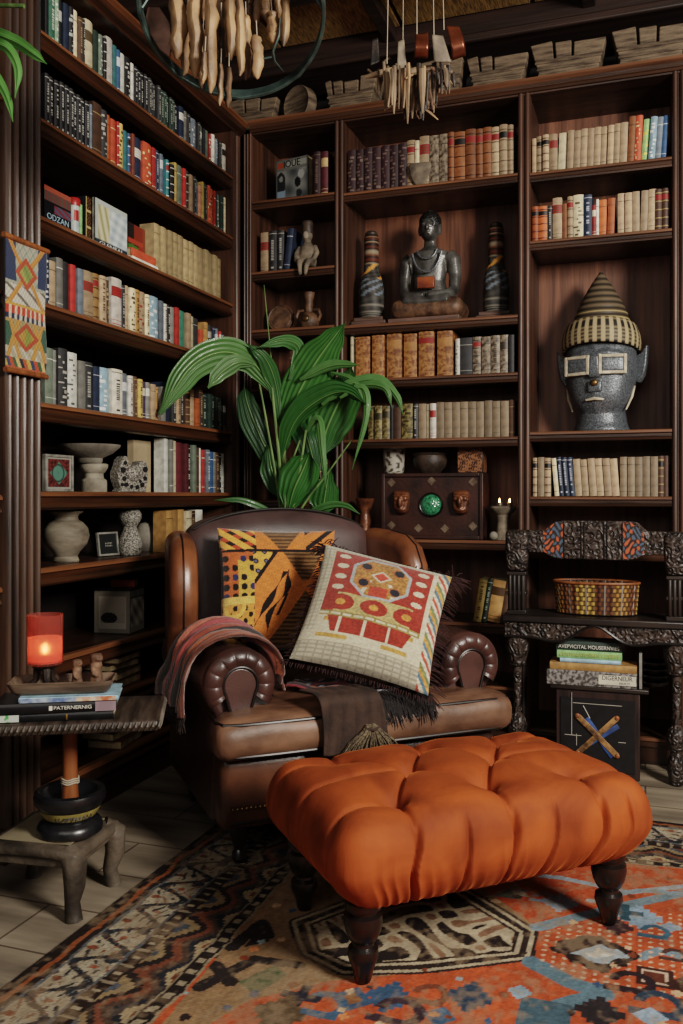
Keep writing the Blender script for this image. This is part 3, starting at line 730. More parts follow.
# ---- eighth shelf: keepsake box with photographs
z8 = ROWS_L[7]+.001
A_ = at(94, 633, Z=z8); B_ = at(130, 634, Z=z8); C_ = at(148, 627, Z=z8)
ex = (B_-A_).normalized(); wbox = (B_-A_).length; ey = Vector((-ex.y, ex.x, 0)); dbox = .15
t = thing('photo_box', 'square keepsake box with monochrome pictures on its sides, lower shelf of side bookcase', 'box', B_+Vector((0, 0, 0)), math.atan2(ex.y, ex.x))
b = MB(); b.box((-wbox, 0, 0), (0, dbox, .178)); b.build('box_body', 'grey_frame', t, bevel=.002)
def f_mono(u, v):
    if u < .13 or u > .9 or v < .1 or v > .88: return C('#8a8476')
    if min(u-.13, .9-u, v-.1, .88-v) < .03: return C('#b8b3a4')
    if v < .24: return C('#b5b0a2')
    if v < .5 and (u-.42)**2*3+(v-.36)**2*9 < .16: return mixc(C('#101010'), C('#4a4844'), max(0, math.sin(u*40)*math.sin(v*50)))
    return mixc(C('#9a9384'), C('#b8b0a0'), v)
def f_mono2(u, v):
    if v > .86: return C('#55554f') if math.sin(u*60) > 0 else C('#9a978c')
    if v > .83: return C('#1a1a1a')
    if v < .14: return C('#a8a69a')
    g = .5+.5*math.sin(u*9+3*v)*math.sin(v*13+u*4)
    return mixc(C('#5a5b58'), C('#e0ddd0'), g)
panel_cols(wbox*.97, .172, f_mono, 50).build('front_picture', 'paint', t, (-wbox/2, -.0015, .003))
o = panel_cols(dbox*.97, .172, f_mono2, 50).build('side_picture', 'paint', t, (.0015, dbox/2, .003), (0, 0, PI/2))
b = MB(); b.box((-wbox-.002, -.002, .178), (.002, dbox+.002, .19)); b.build('lid', 'black', t, bevel=.002)
flat_book('red-orange book lying on the keepsake box', 'oe', .1, .09, .03, B_+ex*-.05+ey*.04+Vector((0, 0, .1905)), math.atan2(ex.y, ex.x)+.2, 'flat books on the lower side shelves')
# ---- books lying in stacks on the lowest shelves
for zz, px0, py0, items, where in ((ROWS_L[8], 126, 690, ('rb', 'br', 'mv', 'mr'), 'the low shelf stack beside armchair'), (ROWS_L[9], 127, 752, ('rb', 'br', 'dk'), 'the bottom shelf stack beside armchair')):
    z = zz+.001; p = Vector((LX-.05, yl(px0+8, LX-.05), z))
    for i, c in enumerate(items):
        th_ = (.036, .033, .03, .028)[i]; wl = (.2, .21, .2, .19)[i]
        rz = PI/2+.25+.1*math.sin(i*2.1+px0)
        flat_book(f"{PAL[c][1]} book lying flat, {ORD[i]} from bottom of {where}", c, .15, wl, th_-.002, (p.x-.03-.07*math.sin(.25), p.y+.0, z), rz+PI/2-.2, 'flat books on the lower side shelves')
        z += th_
# ---- woven hanging on the pilaster
def band(u, v):
    n = math.sin(u*83)*math.sin(v*131)*.18-.3
    def sh(c): c = C(c); return tuple(max(0, x*(1+n)) for x in c)
    if v < .045 or v > .975: return sh('#b5521f')
    if v < .115: return sh(['#c9a23a', '#2d3f5c', '#c9461f', '#2f5a34', '#d6b96a', '#1d2430', '#b8541f'][int((u*1.3+v*1.2)*9) % 7])
    def dia(cu, cv, ru, rv):
        a = abs(u-cu)/ru+abs(v-cv)/rv; return a
    if .115 <= v < .4:
        a = dia(.5, .28, .3, .115)
        if a < .62: return sh(mix_hex('#7d8a2c', '#c28a2c', (math.sin(u*20)+1)/2))
        if a < 1: return sh('#b2461f')
        if abs(abs(u-.5)-.3-(.28-v)*.9) < .05 or abs(abs(u-.5)-.3-(v-.28)*.9) < .045: return sh('#c58a2f')
        if abs(v-.28) < .09 and (u < .18 or u > .82): return sh('#2f5a45')
        if v < .2: return sh(mix_hex('#c4bda4', '#a79c80', (math.sin(u*30+v*60)+1)/2))
        return sh('#a58f5a')
    if v < .44: return sh('#232c46') if int(u*16) % 2 == 0 else sh('#c9c2ae')
    if v < .50: return sh('#c8371f') if math.sin(u*50) > -.3 else sh('#e0c7a0')
    if v < .52: return sh('#d09a35')
    a = dia(.5, .76, .27, .13)
    if a < .6: return sh(mix_hex('#6d8a3c', '#a9a04a', (math.sin(u*25+v*30)+1)/2))
    if a < 1: return sh('#b9491f')
    if abs((u-.5)*.55-(v-.76)) < .03 or abs((u-.5)*.55+(v-.76)) < .03: return sh('#c9852c')
    if v > .68 and (u < .25 or u > .78): return sh('#26375a')
    if v < .66: return sh('#cfc8b4') if math.sin(u*14+v*55) > -.7 else sh('#6b6254')
    return sh(mix_hex('#bdb59c', '#8f9a8a', (math.sin(u*40)*math.sin(v*70)+1)/2))
def mix_hex(a, b, t):
    a = a.lstrip('#'); b = b.lstrip('#')
    return '#'+''.join('%02x' % int(int(a[i:i+2], 16)*(1-t)+int(b[i:i+2], 16)*t) for i in (0, 2, 4))
TX = LX+.046
y0, y1 = yl(5, TX), yl(45, TX); zt, zb = at(25, 243, X=TX).z, at(23, 374, X=TX).z
MT['weave'] = vmat('woven wool', .9, weave=60, sheen=.3, noise=.2, nscale=150)
MT['orange_wood'] = mat('orange stained wood', '#8f5224', '#6b3a18', rough=.45, scale=3, stretch=(14, 14, 1))
t = thing('wall_hanging', 'narrow woven wall hanging with two diamond motifs on the fluted pilaster', 'textile', (TX, (y0+y1)/2, zb), PI/2)
w, h = y1-y0, zt-zb
b = MB(); b.grid(lambda u, v: ((u-.5)*w, .004*math.sin(v*9)*math.sin(u*5), v*h), 70, 200, colfn=band); solidify(b.build('woven_panel', 'weave', t), .004, 1)
b = MB(); b.tube([(-w/2-.012, -.004, h), (w/2+.012, -.004, h)], .009, 12); b.build('hanging_rod', 'orange_wood', t)
b = MB(); b.tube([(-w/2-.004, -.004, .004), (w/2+.004, -.004, .004)], .009, 12); b.build('bottom_rod', 'orange_wood', t)
# ------------------------------------------------------------------ things on the rear bookcase
def xr(px, Y): return at(px, 495, Y=Y).x
MT['dark_clay'] = mat('dark fired clay', '#4a3a2e', '#261b14', rough=.55, scale=14, bump=.4, bscale=70)
MT['figure_clay'] = mat('dusty clay', '#7d6f5c', '#4a4036', rough=.8, scale=20, bump=.4, bscale=90)
MT['carved_wood'] = mat('carved brown wood', '#6b4c34', '#3a2618', rough=.55, scale=25, bump=.8, bscale=60)
MT['tub_wood'] = mat('weathered carved timber', '#75624c', '#3d3024', rough=.8, scale=10, stretch=(1, 1, 6), bump=.8, bscale=45)
MT['bronze'] = mat('dark polished bronze', '#6d6c68', '#34322f', rough=.32, metal=.35, scale=12, bump=.25, bscale=120)
MT['iron'] = mat('hammered blackened metal', '#70777d', '#35393d', rough=.34, metal=.3, scale=170, bump=.4, bscale=170)
MT['plinth_wood'] = mat('red grey plinth', '#6f5347', '#48342b', rough=.6, scale=6, stretch=(1, 1, 12), bump=.5)
# -- top-left niche: a book turned cover-out
Y = BY+.09
def f_face(u, v):
    if u < .05 or u > .97: return C('#4a4d4c')
    if v > .76:
        if u < .24: return C('#8a3c20') if .82 < v < .95 else C('#565854')
        return C('#7d7f78') if .82 < v < .94 and u > .3 else C('#5a5d58')
    if u < .28:
        if v < .16: return C('#93431f')
        if v < .3: return C('#6f8494')
        return C('#1c1f22') if (u-.15)**2*20+(v-.48)**2*8 < .5 and not ((u-.16)**2+(v-.58)**2 < .004) else C('#6d706c')
    if (u-.68)**2*2.2+(v-.45)**2*1.6 < .02: return C('#121314')
    if (u-.78)**2+(v-.62)**2 < .01: return C('#8a8d8a')
    if (u-.72)**2+(v-.2)**2 < .008: return C('#23262a')
    return mixc(C('#3a3e40'), C('#777a76'), .5+.5*math.sin(u*8+v*5)*math.sin(v*9-u*3))
w, h = .2, .235
xx = xr(292, Y)
t = cover_book('picture_book', 'grey illustrated book turned cover-out in the narrow bay, top shelf', 'book', w, h, .05, (xx, Y, ZA[0]+.001), 0, 'bk_mv', f_face, title='IOUE', tsize=.05, tz=.207, tm='black', tw=.1)
t.rotation_euler[2] = -.2
row('R', ZA[0], xr(314, BY+.03), xr(328, BY+.03), 'mv,1,22,t mr,1,22,l', 'top shelf, narrow rear bay', 'books standing on the rear bookcase')
# -- seated figurine
Y = BY+.035; x = xr(307.5, Y)
t = thing('seated_figurine', 'small clay figurine sitting with legs over the shelf edge, narrow bay', 'figurine', (x, Y, ZA[1]+.009))
b = MB()
b.lathe([(0, .0), (.045, .002), (.05, .03), (.044, .07), (.04, .1), (.022, .125), (.016, .14)], 16, ay=.75)
b.ball((0, -.002, .165), (.028, .028, .036), 14)
for s in (-1, 1):
    b.tube([(s*.038, 0, .108), (s*.056, -.012, .07), (s*.048, -.035, .032), (s*.02, -.045, .022)], [.014, .014, .013, .009], 10)
    b.tube([(s*.028, -.01, .02), (s*.024, -.05, .022), (s*.018, -.064, -.01), (s*.014, -.066, -.045), (s*.014, -.074, -.05)], [.018, .017, .013, .01, .007], 10)
o = b.build('figure_body', 'figure_clay', t); remesh(o, .005, 2)
b = MB(); b.lathe([(.029, .172), (.031, .18), (.027, .2), (.031, .225), (.026, .236), (0, .238)], 16); b.build('headdress', 'dark_clay', t)
b = MB(); b.ball((0, -.026, .162), (.015, .007, .02), 10); b.build('mask_face', 'stone_w', t)
# -- plaque and little vase-figure
Y = BY+.12; x = xr(281, Y); R_ = 14*upx(281, Y=Y)
b = MB(); T = Matrix.Translation((0, 0, R_)) @ Matrix.Rotation(PI/2-.12, 4, 'X')
b.lathe([(0, -.012), (R_*.96, -.012), (R_, -.006), (R_, .008), (R_*.93, .014), (R_*.85, .01), (R_*.8, .013), (0, .013)], 36, T=T)
tag(b.build('round_plaque', 'carved_wood', loc=(x, Y, ZA[2]+.002)), 'round carved wooden plaque leaning in the narrow bay above the palm', 'plaque')
Y = BY+.08; x = xr(309, Y)
t = thing('vase_figure', 'small brown vase with handles beside the round plaque, narrow bay', 'vase', (x, Y, ZA[2]+.001))
b = MB(); b.lathe([(0, 0), (.034, 0), (.05, .02), (.055, .05), (.04, .078), (.022, .09), (.021, .15), (.026, .165), (.03, .19), (.024, .192), (.018, .17), (0, .16)], 22); b.build('vase_body', 'carved_wood', t)
b = MB()
for s in (-1, 1):
    b = MB(); b.tube([(s*.022, 0, .1), (s*.055, -.005, .098), (s*.066, -.005, .07), (s*.052, -.005, .042)], [.008, .009, .009, .008], 8); b.build('handle', 'carved_wood', t)
b = MB(); b.ball((0, -.05, .05), (.02, .012, .02), 12); b.build('boss', 'brass', t)
# -- heart-shaped stone before the top row
Y = BY+.005; x = xr(420, Y); s = upx(420, Y=Y)
b = MB(); b.lathe([(0, 0), (.02, 0), (.03, .012), (.05, .05), (.056, .085), (.052, .104), (.04, .1), (.03, .085), (0, .08)], 24, ay=.24)
tag(b.build('stone_cup', 'figure_clay', loc=(x, Y, ZB[0]+.0015)), 'heart-shaped tan stone cup standing before the top row of old books', 'cup')
# -- statue niche
def ringed_pillar(label, px, Y, rot, dark=False):
    t = thing('painted_bottle', label, 'bottle', (max(xr(px, Y), XB0+.1), Y, ZB[1]+.001), rot)
    b = MB(); b.prism([(-.094, -.07), (.094, -.07), (.094, .07), (-.094, .07)], 0, .02); b.prism([(-.09, -.062), (.09, -.062), (.085, .06), (-.085, .06)], .02, .036); b.prism([(-.078, -.055), (.075, -.055), (.07, .05), (-.07, .05)], .036, .055)
    b.build('plinth', 'plinth_wood', t, bevel=.004)
    def col(u, v):
        if v > .93: return C('#2a1d16')
        if v > .62:
            return C(['#1e1a17', '#6b3d25', '#8a7a60', '#1e1a17', '#5c2c1c'][int(v*52) % 5])
        if .42 < v < .62 and abs(math.sin(u*2*PI*1.0+v*14)) < .35: return C('#c98a2a')
        if .25 < v < .42 and math.sin(v*90+u*30) > .55: return C('#6d7a86')
        if v < .2 and math.sin(v*120) > .6: return C('#7a7468')
        return mixc(C('#22201e'), C('#4c4a46'), .5+.5*math.sin(u*31+v*40)*math.sin(u*17-v*60))
    prof = [(r*1.12, z*1.13) for r, z in [(.052, 0), (.056, .02), (.058, .08), (.056, .14), (.047, .18), (.036, .21), (.033, .26), (.033, .33), (.034, .36), (.030, .375)]]
    def fn(u, v):
        k = v*(len(prof)-1); i = min(int(k), len(prof)-2); f = k-i
        r = prof[i][0]*(1-f)+prof[i+1][0]*f; z = prof[i][1]*(1-f)+prof[i+1][1]*f
        a = -2*PI*u; return (r*math.cos(a), r*math.sin(a), .055+z)
    b = MB(); b.grid(fn, 40, 70, colfn=col); b.build('bottle_body', 'paint', t)
    b = MB(); b.lathe([(0, 0), (.03, 0), (.031, .012), (.024, .02), (0, .022)], 20); b.build('stopper', 'dark_clay', t, (0, 0, .478))
    return t
ringed_pillar('dark painted bottle with orange streaks on a stepped plinth beside the seated statue', 366.5, BY+.14, 0)
ringed_pillar('shadowed painted bottle on a plinth against the right side of the statue niche', 496, BY+.2, 0)
Y = BY+.13; x = xr(430, Y)
t = thing('seated_statue', 'dark metal seated meditating statue with an amber tablet, middle rear bay', 'statue', (x, Y, ZB[1]+.001))
b = MB(); b.box((-.185, -.12, 0), (.17, .12, .022)); b.build('plinth', 'plinth_wood', t, bevel=.004)
b = MB(); b.rbox((.36, .24, .1), .045, (14, 10, 8), T=Matrix.Translation((0, .0, .07))); b.build('cushion_base', 'carved_wood', t)
b = MB()
Zb = .115
# torso, shoulders, neck, head as one body
b.lathe([(0, Zb-.01), (.085, Zb), (.088, Zb+.04), (.078, Zb+.1), (.088, Zb+.17), (.1, Zb+.22), (.09, Zb+.245), (.05, Zb+.262), (.032, Zb+.275), (.029, Zb+.31)], 28, ay=.6)
b.ball((0, -.008, Zb+.365), (.05, .055, .068), 24)
b.ball((0, -.03, Zb+.33), (.03, .03, .03), 14)
for s in (-1, 1):
    b.tube([(s*.09, 0, Zb+.225), (s*.118, .0, Zb+.2), (s*.128, -.005, Zb+.12), (s*.126, -.02, Zb+.05), (s*.1, -.06, Zb+.022), (s*.05, -.085, Zb+.018), (s*.008, -.09, Zb+.02)], [.036, .038, .031, .028, .025, .022, .018], 14)
    b.tube([(s*.05, -.02, Zb), (s*.12, -.05, Zb-.005), (s*.1, -.09, Zb-.012), (0, -.1, Zb-.014)], [.04, .036, .03, .022], 12)
    b.ball((s*.052, -.0, Zb+.36), (.009, .014, .03), 10)
    b.ball((s*.02, -.058, Zb+.376), (.013, .008, .006), 10)
b.ball((0, -.063, Zb+.358), (.008, .012, .018), 10)
b.ball((0, -.055, Zb+.332), (.015, .009, .006), 10)
o = b.build('statue_body', 'bronze', t); remesh(o, .0045, 2)
MT['curls'] = mat('curled metal hair', '#3a3936', '#1b1a18', rough=.45, metal=.6, scale=60, bump=1, bscale=110, bkind='voronoi')
b = MB(); b.lathe([(.053, Zb+.372), (.056, Zb+.39), (.054, Zb+.415), (.04, Zb+.437), (.02, Zb+.447), (.018, Zb+.455), (0, Zb+.462)], 24, T=Matrix.Translation((0, .006, 0)), ay=1.05); b.build('curled_hair', 'curls', t)
b = MB()
pts = [(.05*math.sin(a)*1.0, -.058-.012*math.cos(a), Zb+.235-.035*math.cos(a)*1.0+.02*abs(math.sin(a))**3) for a in [(-1.4+2.8*i/16) for i in range(17)]]
b.tube(pts, .004, 6)
pts = [(.075*math.sin(a), -.066-.008*math.cos(a), Zb+.215-.08*math.cos(a)+.035*abs(math.sin(a))**3) for a in [(-1.35+2.7*i/16) for i in range(17)]]
b.tube(pts, .006, 6); b.build('necklace', 'iron', t)
MT['amber'] = mat('amber tablet', '#9a4a1c', '#5e260c', rough=.35, scale=12)
b = MB(); b.box((-.042, -.1, Zb+.05), (.042, -.07, Zb+.105)); b.build('amber_tablet', 'amber', t, bevel=.003)
b = MB(); b.lathe([(.017, 0), (.021, .003), (.017, .006)], 20, T=Matrix.Translation((.018, -.058, Zb+.376)) @ Matrix.Rotation(PI/2, 4, 'X'), cap=False); b.build('eye_ring', 'iron', t)
# -- chest with the green roundel
Y = BY+.045; x0, x1 = xr(381, Y), xr(483, Y); w = x1-x0
zc = ZB[4]+.001; hC = 66*upx(430, Y=Y)
MT['chest'] = mat('dark red lacquer chest', '#3d1f16', '#24120d', rough=.45, scale=8, bump=.25, bscale=60)
t = thing('chest', 'dark red lacquered chest with a green glass roundel and two carved heads', 'chest', ((x0+x1)/2, Y, zc))
b = MB(); b.box((-w/2, .012, .0), (w/2, .2, hC)); b.build('chest_body', 'chest', t, bevel=.004)
b = MB(); e = .018
b.box((-w/2, 0, 0), (-w/2+e, .014, hC)); b.box((w/2-e, 0, 0), (w/2, .014, hC)); b.box((-w/2+e, 0, 0), (w/2-e, .014, e)); b.box((-w/2+e, 0, hC-e), (w/2-e, .014, hC)); b.build('front_frame', 'chest', t, bevel=.003)
MT['green_glass'] = mat('faceted green glass', '#2f8a5a', '#0c2a1c', rough=.12, scale=90, bump=.9, bscale=90, bkind='voronoi', coat=.6, emit='#3fae78', estr=.06)
b = MB(); Tn = Matrix.Translation((0.0, .004, hC*.52)) @ Matrix.Rotation(PI/2, 4, 'X')
b.lathe([(0, .03), (.025, .026), (.045, .014), (.052, .0), (.052, -.01)], 28, T=Tn); b.build('green_roundel', 'green_glass', t)
b = MB(); b.lathe([(.05, .004), (.056, .008), (.06, .0), (.056, -.008)], 28, T=Tn, cap=False); b.build('roundel_rim', 'black_wood', t)
for s, nm in ((-1, 0), (1, 1)):
    b = MB(); T = Matrix.Translation((s*w*.29, -.006, hC*.56))
    b.rbox((.085, .05, .115), .022, (8, 6, 8), T=T, fn=lambda q: (q.x*(1-.25*max(0, -q.z/.06)), q.y, q.z))
    b.ball((s*w*.29, -.036, hC*.56), (.011, .014, .03), 10); b.ball((s*w*.29, -.03, hC*.56-.036), (.024, .01, .009), 10)
    for k in (-1, 1):
        b.ball((s*w*.29+k*.022, -.03, hC*.56+.015), (.014, .008, .008), 10); b.tube([(s*w*.29+k*.006, -.034, hC*.56+.03), (s*w*.29+k*.036, -.03, hC*.56+.032)], .006, 6)
    MT['copper'] = MT.get('copper') or mat('carved copper-brown', '#7d4a2c', '#3d2114', rough=.4, metal=.3, scale=20, bump=.4, bscale=70)
    o = b.build('carved_head', 'copper', t); remesh(o, .0045, 1)
MT['inlay'] = mat('pale inlay', '#6e5c48', '#4a3a2c', rough=.6, scale=40)
for px, pz in ((-.4, .86), (0, .88), (.4, .86), (-.4, .2), (-.13, .16), (.13, .16), (.4, .2)):
    b = MB(); b.prism([(-.022, 0), (0, -.022), (.022, 0), (0, .022)], 0, .003, T=Matrix.Translation((px*w, .0115, pz*hC)) @ Matrix.Rotation(PI/2, 4, 'X')); b.build('diamond_inlay', 'inlay', t)
zt_ = zc+hC+.001
# painted cup / bowl / canister on the chest
def f_cup(u, v): return C('#a39c8e') if math.sin(u*44+2*math.sin(v*12))*math.sin(v*17+u*9) > -.25 else C('#3a332c')
Yc = BY+.14
x = xr(394, Yc)
b = MB(); pr = [(.045, 0), (.05, .01), (.054, .065), (.058, .115), (.06, .121)]
def fnl(pr):
    def fn(u, v):
        k = v*(len(pr)-1); i = min(int(k), len(pr)-2); f = k-i
        r = pr[i][0]*(1-f)+pr[i+1][0]*f; z = pr[i][1]*(1-f)+pr[i+1][1]*f
        return (r*math.cos(2*PI*u), r*math.sin(2*PI*u), z)
    return fn
t = thing('painted_cup', 'pale cup with dark painted figures standing on the lacquered chest', 'cup', (x, Yc, zt_))
b.grid(fnl(pr), 48, 30, colfn=f_cup); b.build('cup_wall', 'paint', t)
b = MB(); b.lathe([(.06, .121), (.056, .123), (.05, .105), (.044, .02), (0, .018)], 32, cap=False); b.lathe([(0, .0), (.045, 0)], 32, cap=False); b.build('cup_lining', 'stone', t)
x = xr(430, Yc)
b = MB(); b.lathe([(0, 0), (.05, 0), (.055, .006), (.078, .035), (.085, .065), (.078, .088), (.086, .096), (.084, .1), (.074, .092), (.07, .06), (.045, .02), (0, .014)], 32)
tag(b.build('bowl', 'dark_clay', loc=(x, Yc, zt_)), 'squat brown clay bowl in the middle of the lacquered chest top', 'bowl')
def f_can(u, v): return mixc(C('#8a5a38'), C('#241610'), 1 if math.sin(u*38+3*math.sin(v*14))*math.sin(v*19+2*math.sin(u*25)) > .1 else .1)
x = xr(472, Yc)
t = thing('carved_canister', 'square brown canister with dark carved figures on the lacquered chest', 'canister', (x, Yc, zt_))
b = MB(); b.box((-.062, -.055, 0), (.062, .055, .132)); b.build('canister_body', 'chest', t, bevel=.004)
for rz, l in ((0, (0, -.0565)), (PI/2, (.0635, 0)), (-PI/2, (-.0635, 0))):
    panel_cols(.118 if rz == 0 else .104, .128, f_can, 40).build('carved_face', 'paint', t, (l[0], l[1], .002), (0, 0, rz))
# goblet and candle stand flanking the chest
Y = BY+.07; x = xr(365, Y)
b = MB(); b.lathe([(0, 0), (.034, 0), (.036, .012), (.03, .02), (.026, .05), (.03, .085), (.026, .11), (.022, .13), (.04, .17), (.05, .196), (.046, .198), (.03, .165), (0, .15)], 24)
tag(b.build('goblet', 'copper', loc=(x, Y, zc)), 'turned red-brown wooden goblet at the palm side of the chest', 'goblet')
Y = BY+.1; x = xr(503, Y)
t = thing('candle_stand', 'grey stone mushroom-shaped stand beside the chest with tealights on top', 'stand', (x, Y, zc))
b = MB(); b.lathe([(0, 0), (.045, 0), (.043, .015), (.032, .04), (.03, .09), (.036, .12), (.06, .14), (.066, .152), (.06, .162), (0, .164)], 26); b.build('stand_body', 'figure_clay', t)
MT['wax'] = mat('glowing wax', '#e0a060', rough=.5, emit='#ff8a3c', estr=1.2)
MT['flame'] = mat('candle flame', '#ffd9a0', emit='#ffb050', estr=30)
MT['tin'] = mat('tealight tin', '#8a7a66', rough=.35, metal=.8)
for dx, dy, nm in ((-.012, -.03, 'front'), (.03, .01, 'back')):
    tl = thing('tealight', f'lit tealight candle at the {nm} of the stone stand', 'candle', (x+dx, Y+dy, zc+.165))
    b = MB(); b.lathe([(0, 0), (.016, 0), (.016, .014), (.014, .014), (.014, .01), (0, .01)], 16); b.build('tin_cup', 'tin', tl)
    b = MB(); b.lathe([(0, .0101), (.0138, .0101)], 16, cap=False); b.build('wax', 'wax', tl)
    b = MB(); b.lathe([(0, .012), (.004, .018), (.003, .026), (0, .034)], 8); b.build('flame', 'flame', tl)
b = MB(); b.ball((0, 0, .021), .021, 16); tag(b.build('stone_ball', 'stone', loc=(xr(493.5, BY+.03), BY+.03, zc)), 'small pale stone ball on the shelf beside the lacquered chest', 'ball')
# -- great mask head
Y = BY+.17; x = xr(601, Y); s = upx(601, Y=Y)
zm = ZC[2]+.001; Hm = 162*s
t = thing('mask_head', 'large dark metal mask head with conical striped cap, wide rear bay', 'sculpture', (x, Y, zm), -.16)
def hd(q):
    """face: chin narrower, cheeks flat, brow"""
    z = q.z
    k = 1-.36*max(0, -z/.21)**1.5
    y = q.y*(1-.1*max(0, -z/.21))
    if q.y < 0: y -= .012*max(0, 1-abs(q.x)/.05)
    return (q.x*k, y, z)
b = MB()
b.rbox((.325, .26, .45), .13, (20, 18, 24), T=Matrix.Translation((0, 0, .262)), fn=hd)
b.lathe([(0, 0), (.128, 0), (.13, .01), (.118, .04), (.11, .09), (.08, .13)], 28, T=Matrix.Translation((0, .01, 0)))
b.prism([(-.02, 0), (.02, 0), (.032, .085), (.024, .1), (-.024, .1), (-.032, .085)], -.02, .026, T=Matrix.Translation((0, -.134, .345)) @ Matrix.Rotation(PI/2, 4, 'X') @ Matrix.Diagonal((1, -1, 1, 1)))
b.tube([(-.12, -.105, .345), (-.05, -.132, .355), (0, -.136, .35), (.05, -.132, .355), (.12, -.105, .345)], [.012, .016, .014, .016, .012], 10)
o = b.build('head', 'iron', t); remesh(o, .007, 3)
MT['cream_paint'] = mat('cream painted wood', '#c9bda4', '#9a8d74', rough=.6, scale=40)
for sgn in (-1, 1):
    b = MB(); T = Matrix.Translation((sgn*.08, -.137, .302)) @ Matrix.Rotation(sgn*.30, 4, 'Z')
    wv, hv, e = .062, .045, .0145
    b.box((-wv, -.008, -hv), (-wv+e, .012, hv), T=T); b.box((wv-e, -.008, -hv), (wv, .012, hv), T=T); b.box((-wv+e, -.008, -hv), (wv-e, .012, -hv+e), T=T); b.box((-wv+e, -.008, hv-e), (wv-e, .012, hv), T=T)
    b.build('eye_frame', 'cream_paint', t, bevel=.003)
    b = MB(); b.rbox((.104, .03, .070), .012, (8, 6, 6), T=T @ Matrix.Translation((0, .008, 0))); b.build('eye', 'iron', t)
    b = MB(); T = Matrix.Translation((sgn*.155, .03, .315))
    pts = [(0, -.08), (.02, -.088), (.042, -.055), (.054, 0), (.06, .085), (.03, .05), (.006, .04)]
    b.prism([(sgn*a, c_) for a, c_ in pts], -.014, .014, T=T @ Matrix.Rotation(-sgn*.35, 4, 'Z') @ Matrix.Rotation(PI/2, 4, 'X')); b.build('ear', 'iron', t, bevel=.005)
    b = MB(); b.tube([(sgn*.155, -.01, .21), (sgn*.146, -.03, .16), (sgn*.122, -.045, .1)], [.004, .006, .004], 8); b.build('cheek_line', 'cream_paint', t)
b = MB(); b.rbox((.066, .03, .055), .012, (8, 6, 6), T=Matrix.Translation((0, -.132, .205))); b.build('muzzle', 'iron', t)
b = MB(); b.ball((0, -.150, .22), (.018, .012, .016), 12); b.build('nose_tip', 'brass', t)
b = MB(); b.tube([(-.04, -.132, .143), (0, -.146, .148), (.04, -.132, .143)], [.005, .008, .005], 8); b.build('mouth', 'cream_paint', t)
def ring_pts(rx, ry, n): return [(rx*math.cos(2*PI*i/n), ry*math.sin(2*PI*i/n)) for i in range(n)]
def f_band(u, v):
    k = int(u*60) % 2
    if k: return C('#a2906c')
    return C('#24211f') if math.sin(v*40) > -.4 else C('#7a6a4c')
def fband(u, v):
    a = 2*PI*u; r = 1.0-.1*v+.06*math.sin(PI*v)
    up = .03*max(0, -math.sin(a))
    return (.172*r*math.cos(a), .162*r*math.sin(a), .375+up+.115*v)
b = MB(); b.grid(fband, 240, 14, colfn=f_band); o = b.build('headband', 'paint', t); solidify(o, .012, 0)
def f_cone(u, v):
    k = math.sin(v*58)
    c = mixc(C('#2e2923'), C('#6a5a45'), .5+.5*math.sin(v*58))
    if v < .25 and k > .6: return C('#a08a5a')
    return c
Zt = Hm
def fcone(u, v):
    a = 2*PI*u; r = .134*(1-v**1.5)+.001; r += .0028*math.sin(v*58)*(1-v)
    return (r*math.cos(a), r*math.sin(a), (.485+(Zt-.485)*v))
b = MB(); b.grid(fcone, 48, 110, colfn=f_cone); b.build('conical_cap', 'paint', t)
# -- carved timber tubs along the top
zt = TOP_R+.0565
def tub(px0, px1, py1, py0, notches, label, Y, rot=0):
    x0, x1 = xr(px0, Y), xr(px1, Y); w = x1-x0; h = (py1-py0)*upx((px0+px1)/2, Y=Y)
    t = thing('carved_tub', label, 'carving', ((x0+x1)/2, Y, zt), rot, 'carved timber tubs along the bookcase top')
    bw = w*.36; tw = w*.5
    def xat(z): return bw+(tw-bw)*z/h
    body = h*.55
    poly = [(-bw, 0), (bw, 0), (xat(body), body)]
    # crenellated rim
    edges = [-1]+[n for n in notches]+[1]
    b = MB(); b.prism([(-xat(body), body), (-bw, 0), (bw, 0), (xat(body), body)], -.075, .075, T=T0); b.build('tub_body', 'tub_wood', t, bevel=.005)
    g = .035
    for i in range(len(edges)-1):
        a, c = edges[i], edges[i+1]
        a2 = a+(g if i else 0); c2 = c-(g if i < len(edges)-2 else 0)
        hh = h*(1-.05*((i*7) % 3))
        b = MB(); b.prism([(a2*xat(body), body-.004), (c2*xat(body), body-.004), (c2*xat(hh)*(.97 if c2 < 1 else 1), hh), (a2*xat(hh)*(.97 if a2 > -1 else 1), hh*(1.0 if i else .96))], -.07, .07, T=T0); b.build('rim_block', 'tub_wood', t, bevel=.005)
    b = MB()
    for zf in (.16, .3, .47):
        b.box((-xat(h*zf)-.004, -.081, h*zf-.006), (xat(h*zf)+.004, -.07, h*zf+.006))
    b.build('carved_band', 'tub_wood', t, bevel=.003)
Yt = BY+.1
tub(232, 283, 121, 88, (-.3, .35), 'carved timber tub in the corner behind the ring chandelier', BY+.15)
tub(329, 381, 112, 78, (-.75, -.3, .35), 'carved timber tub between the round lid and the stick chandelier', Yt)
tub(424, 466, 99, 60, (-.1,), 'carved timber tub half hidden behind the stick chandelier', Yt)
tub(469, 531, 95, 59, (-.62, -.15), 'carved timber tub just beyond the stick chandelier, three rim blocks', Yt)
tub(532, 608, 88, 48, (-.4, .12), 'widest-gapped carved timber tub above the wide rear bay', Yt)
tub(612, 690, 79, 37, (-.35, .2), 'carved timber tub cut by the photo edge above the wide bay', Yt)
Yd = BY+.08; x = xr(300, Yd); R_ = 18*upx(300, Yd) if 0 else 18*upx(300, Y=Yd)
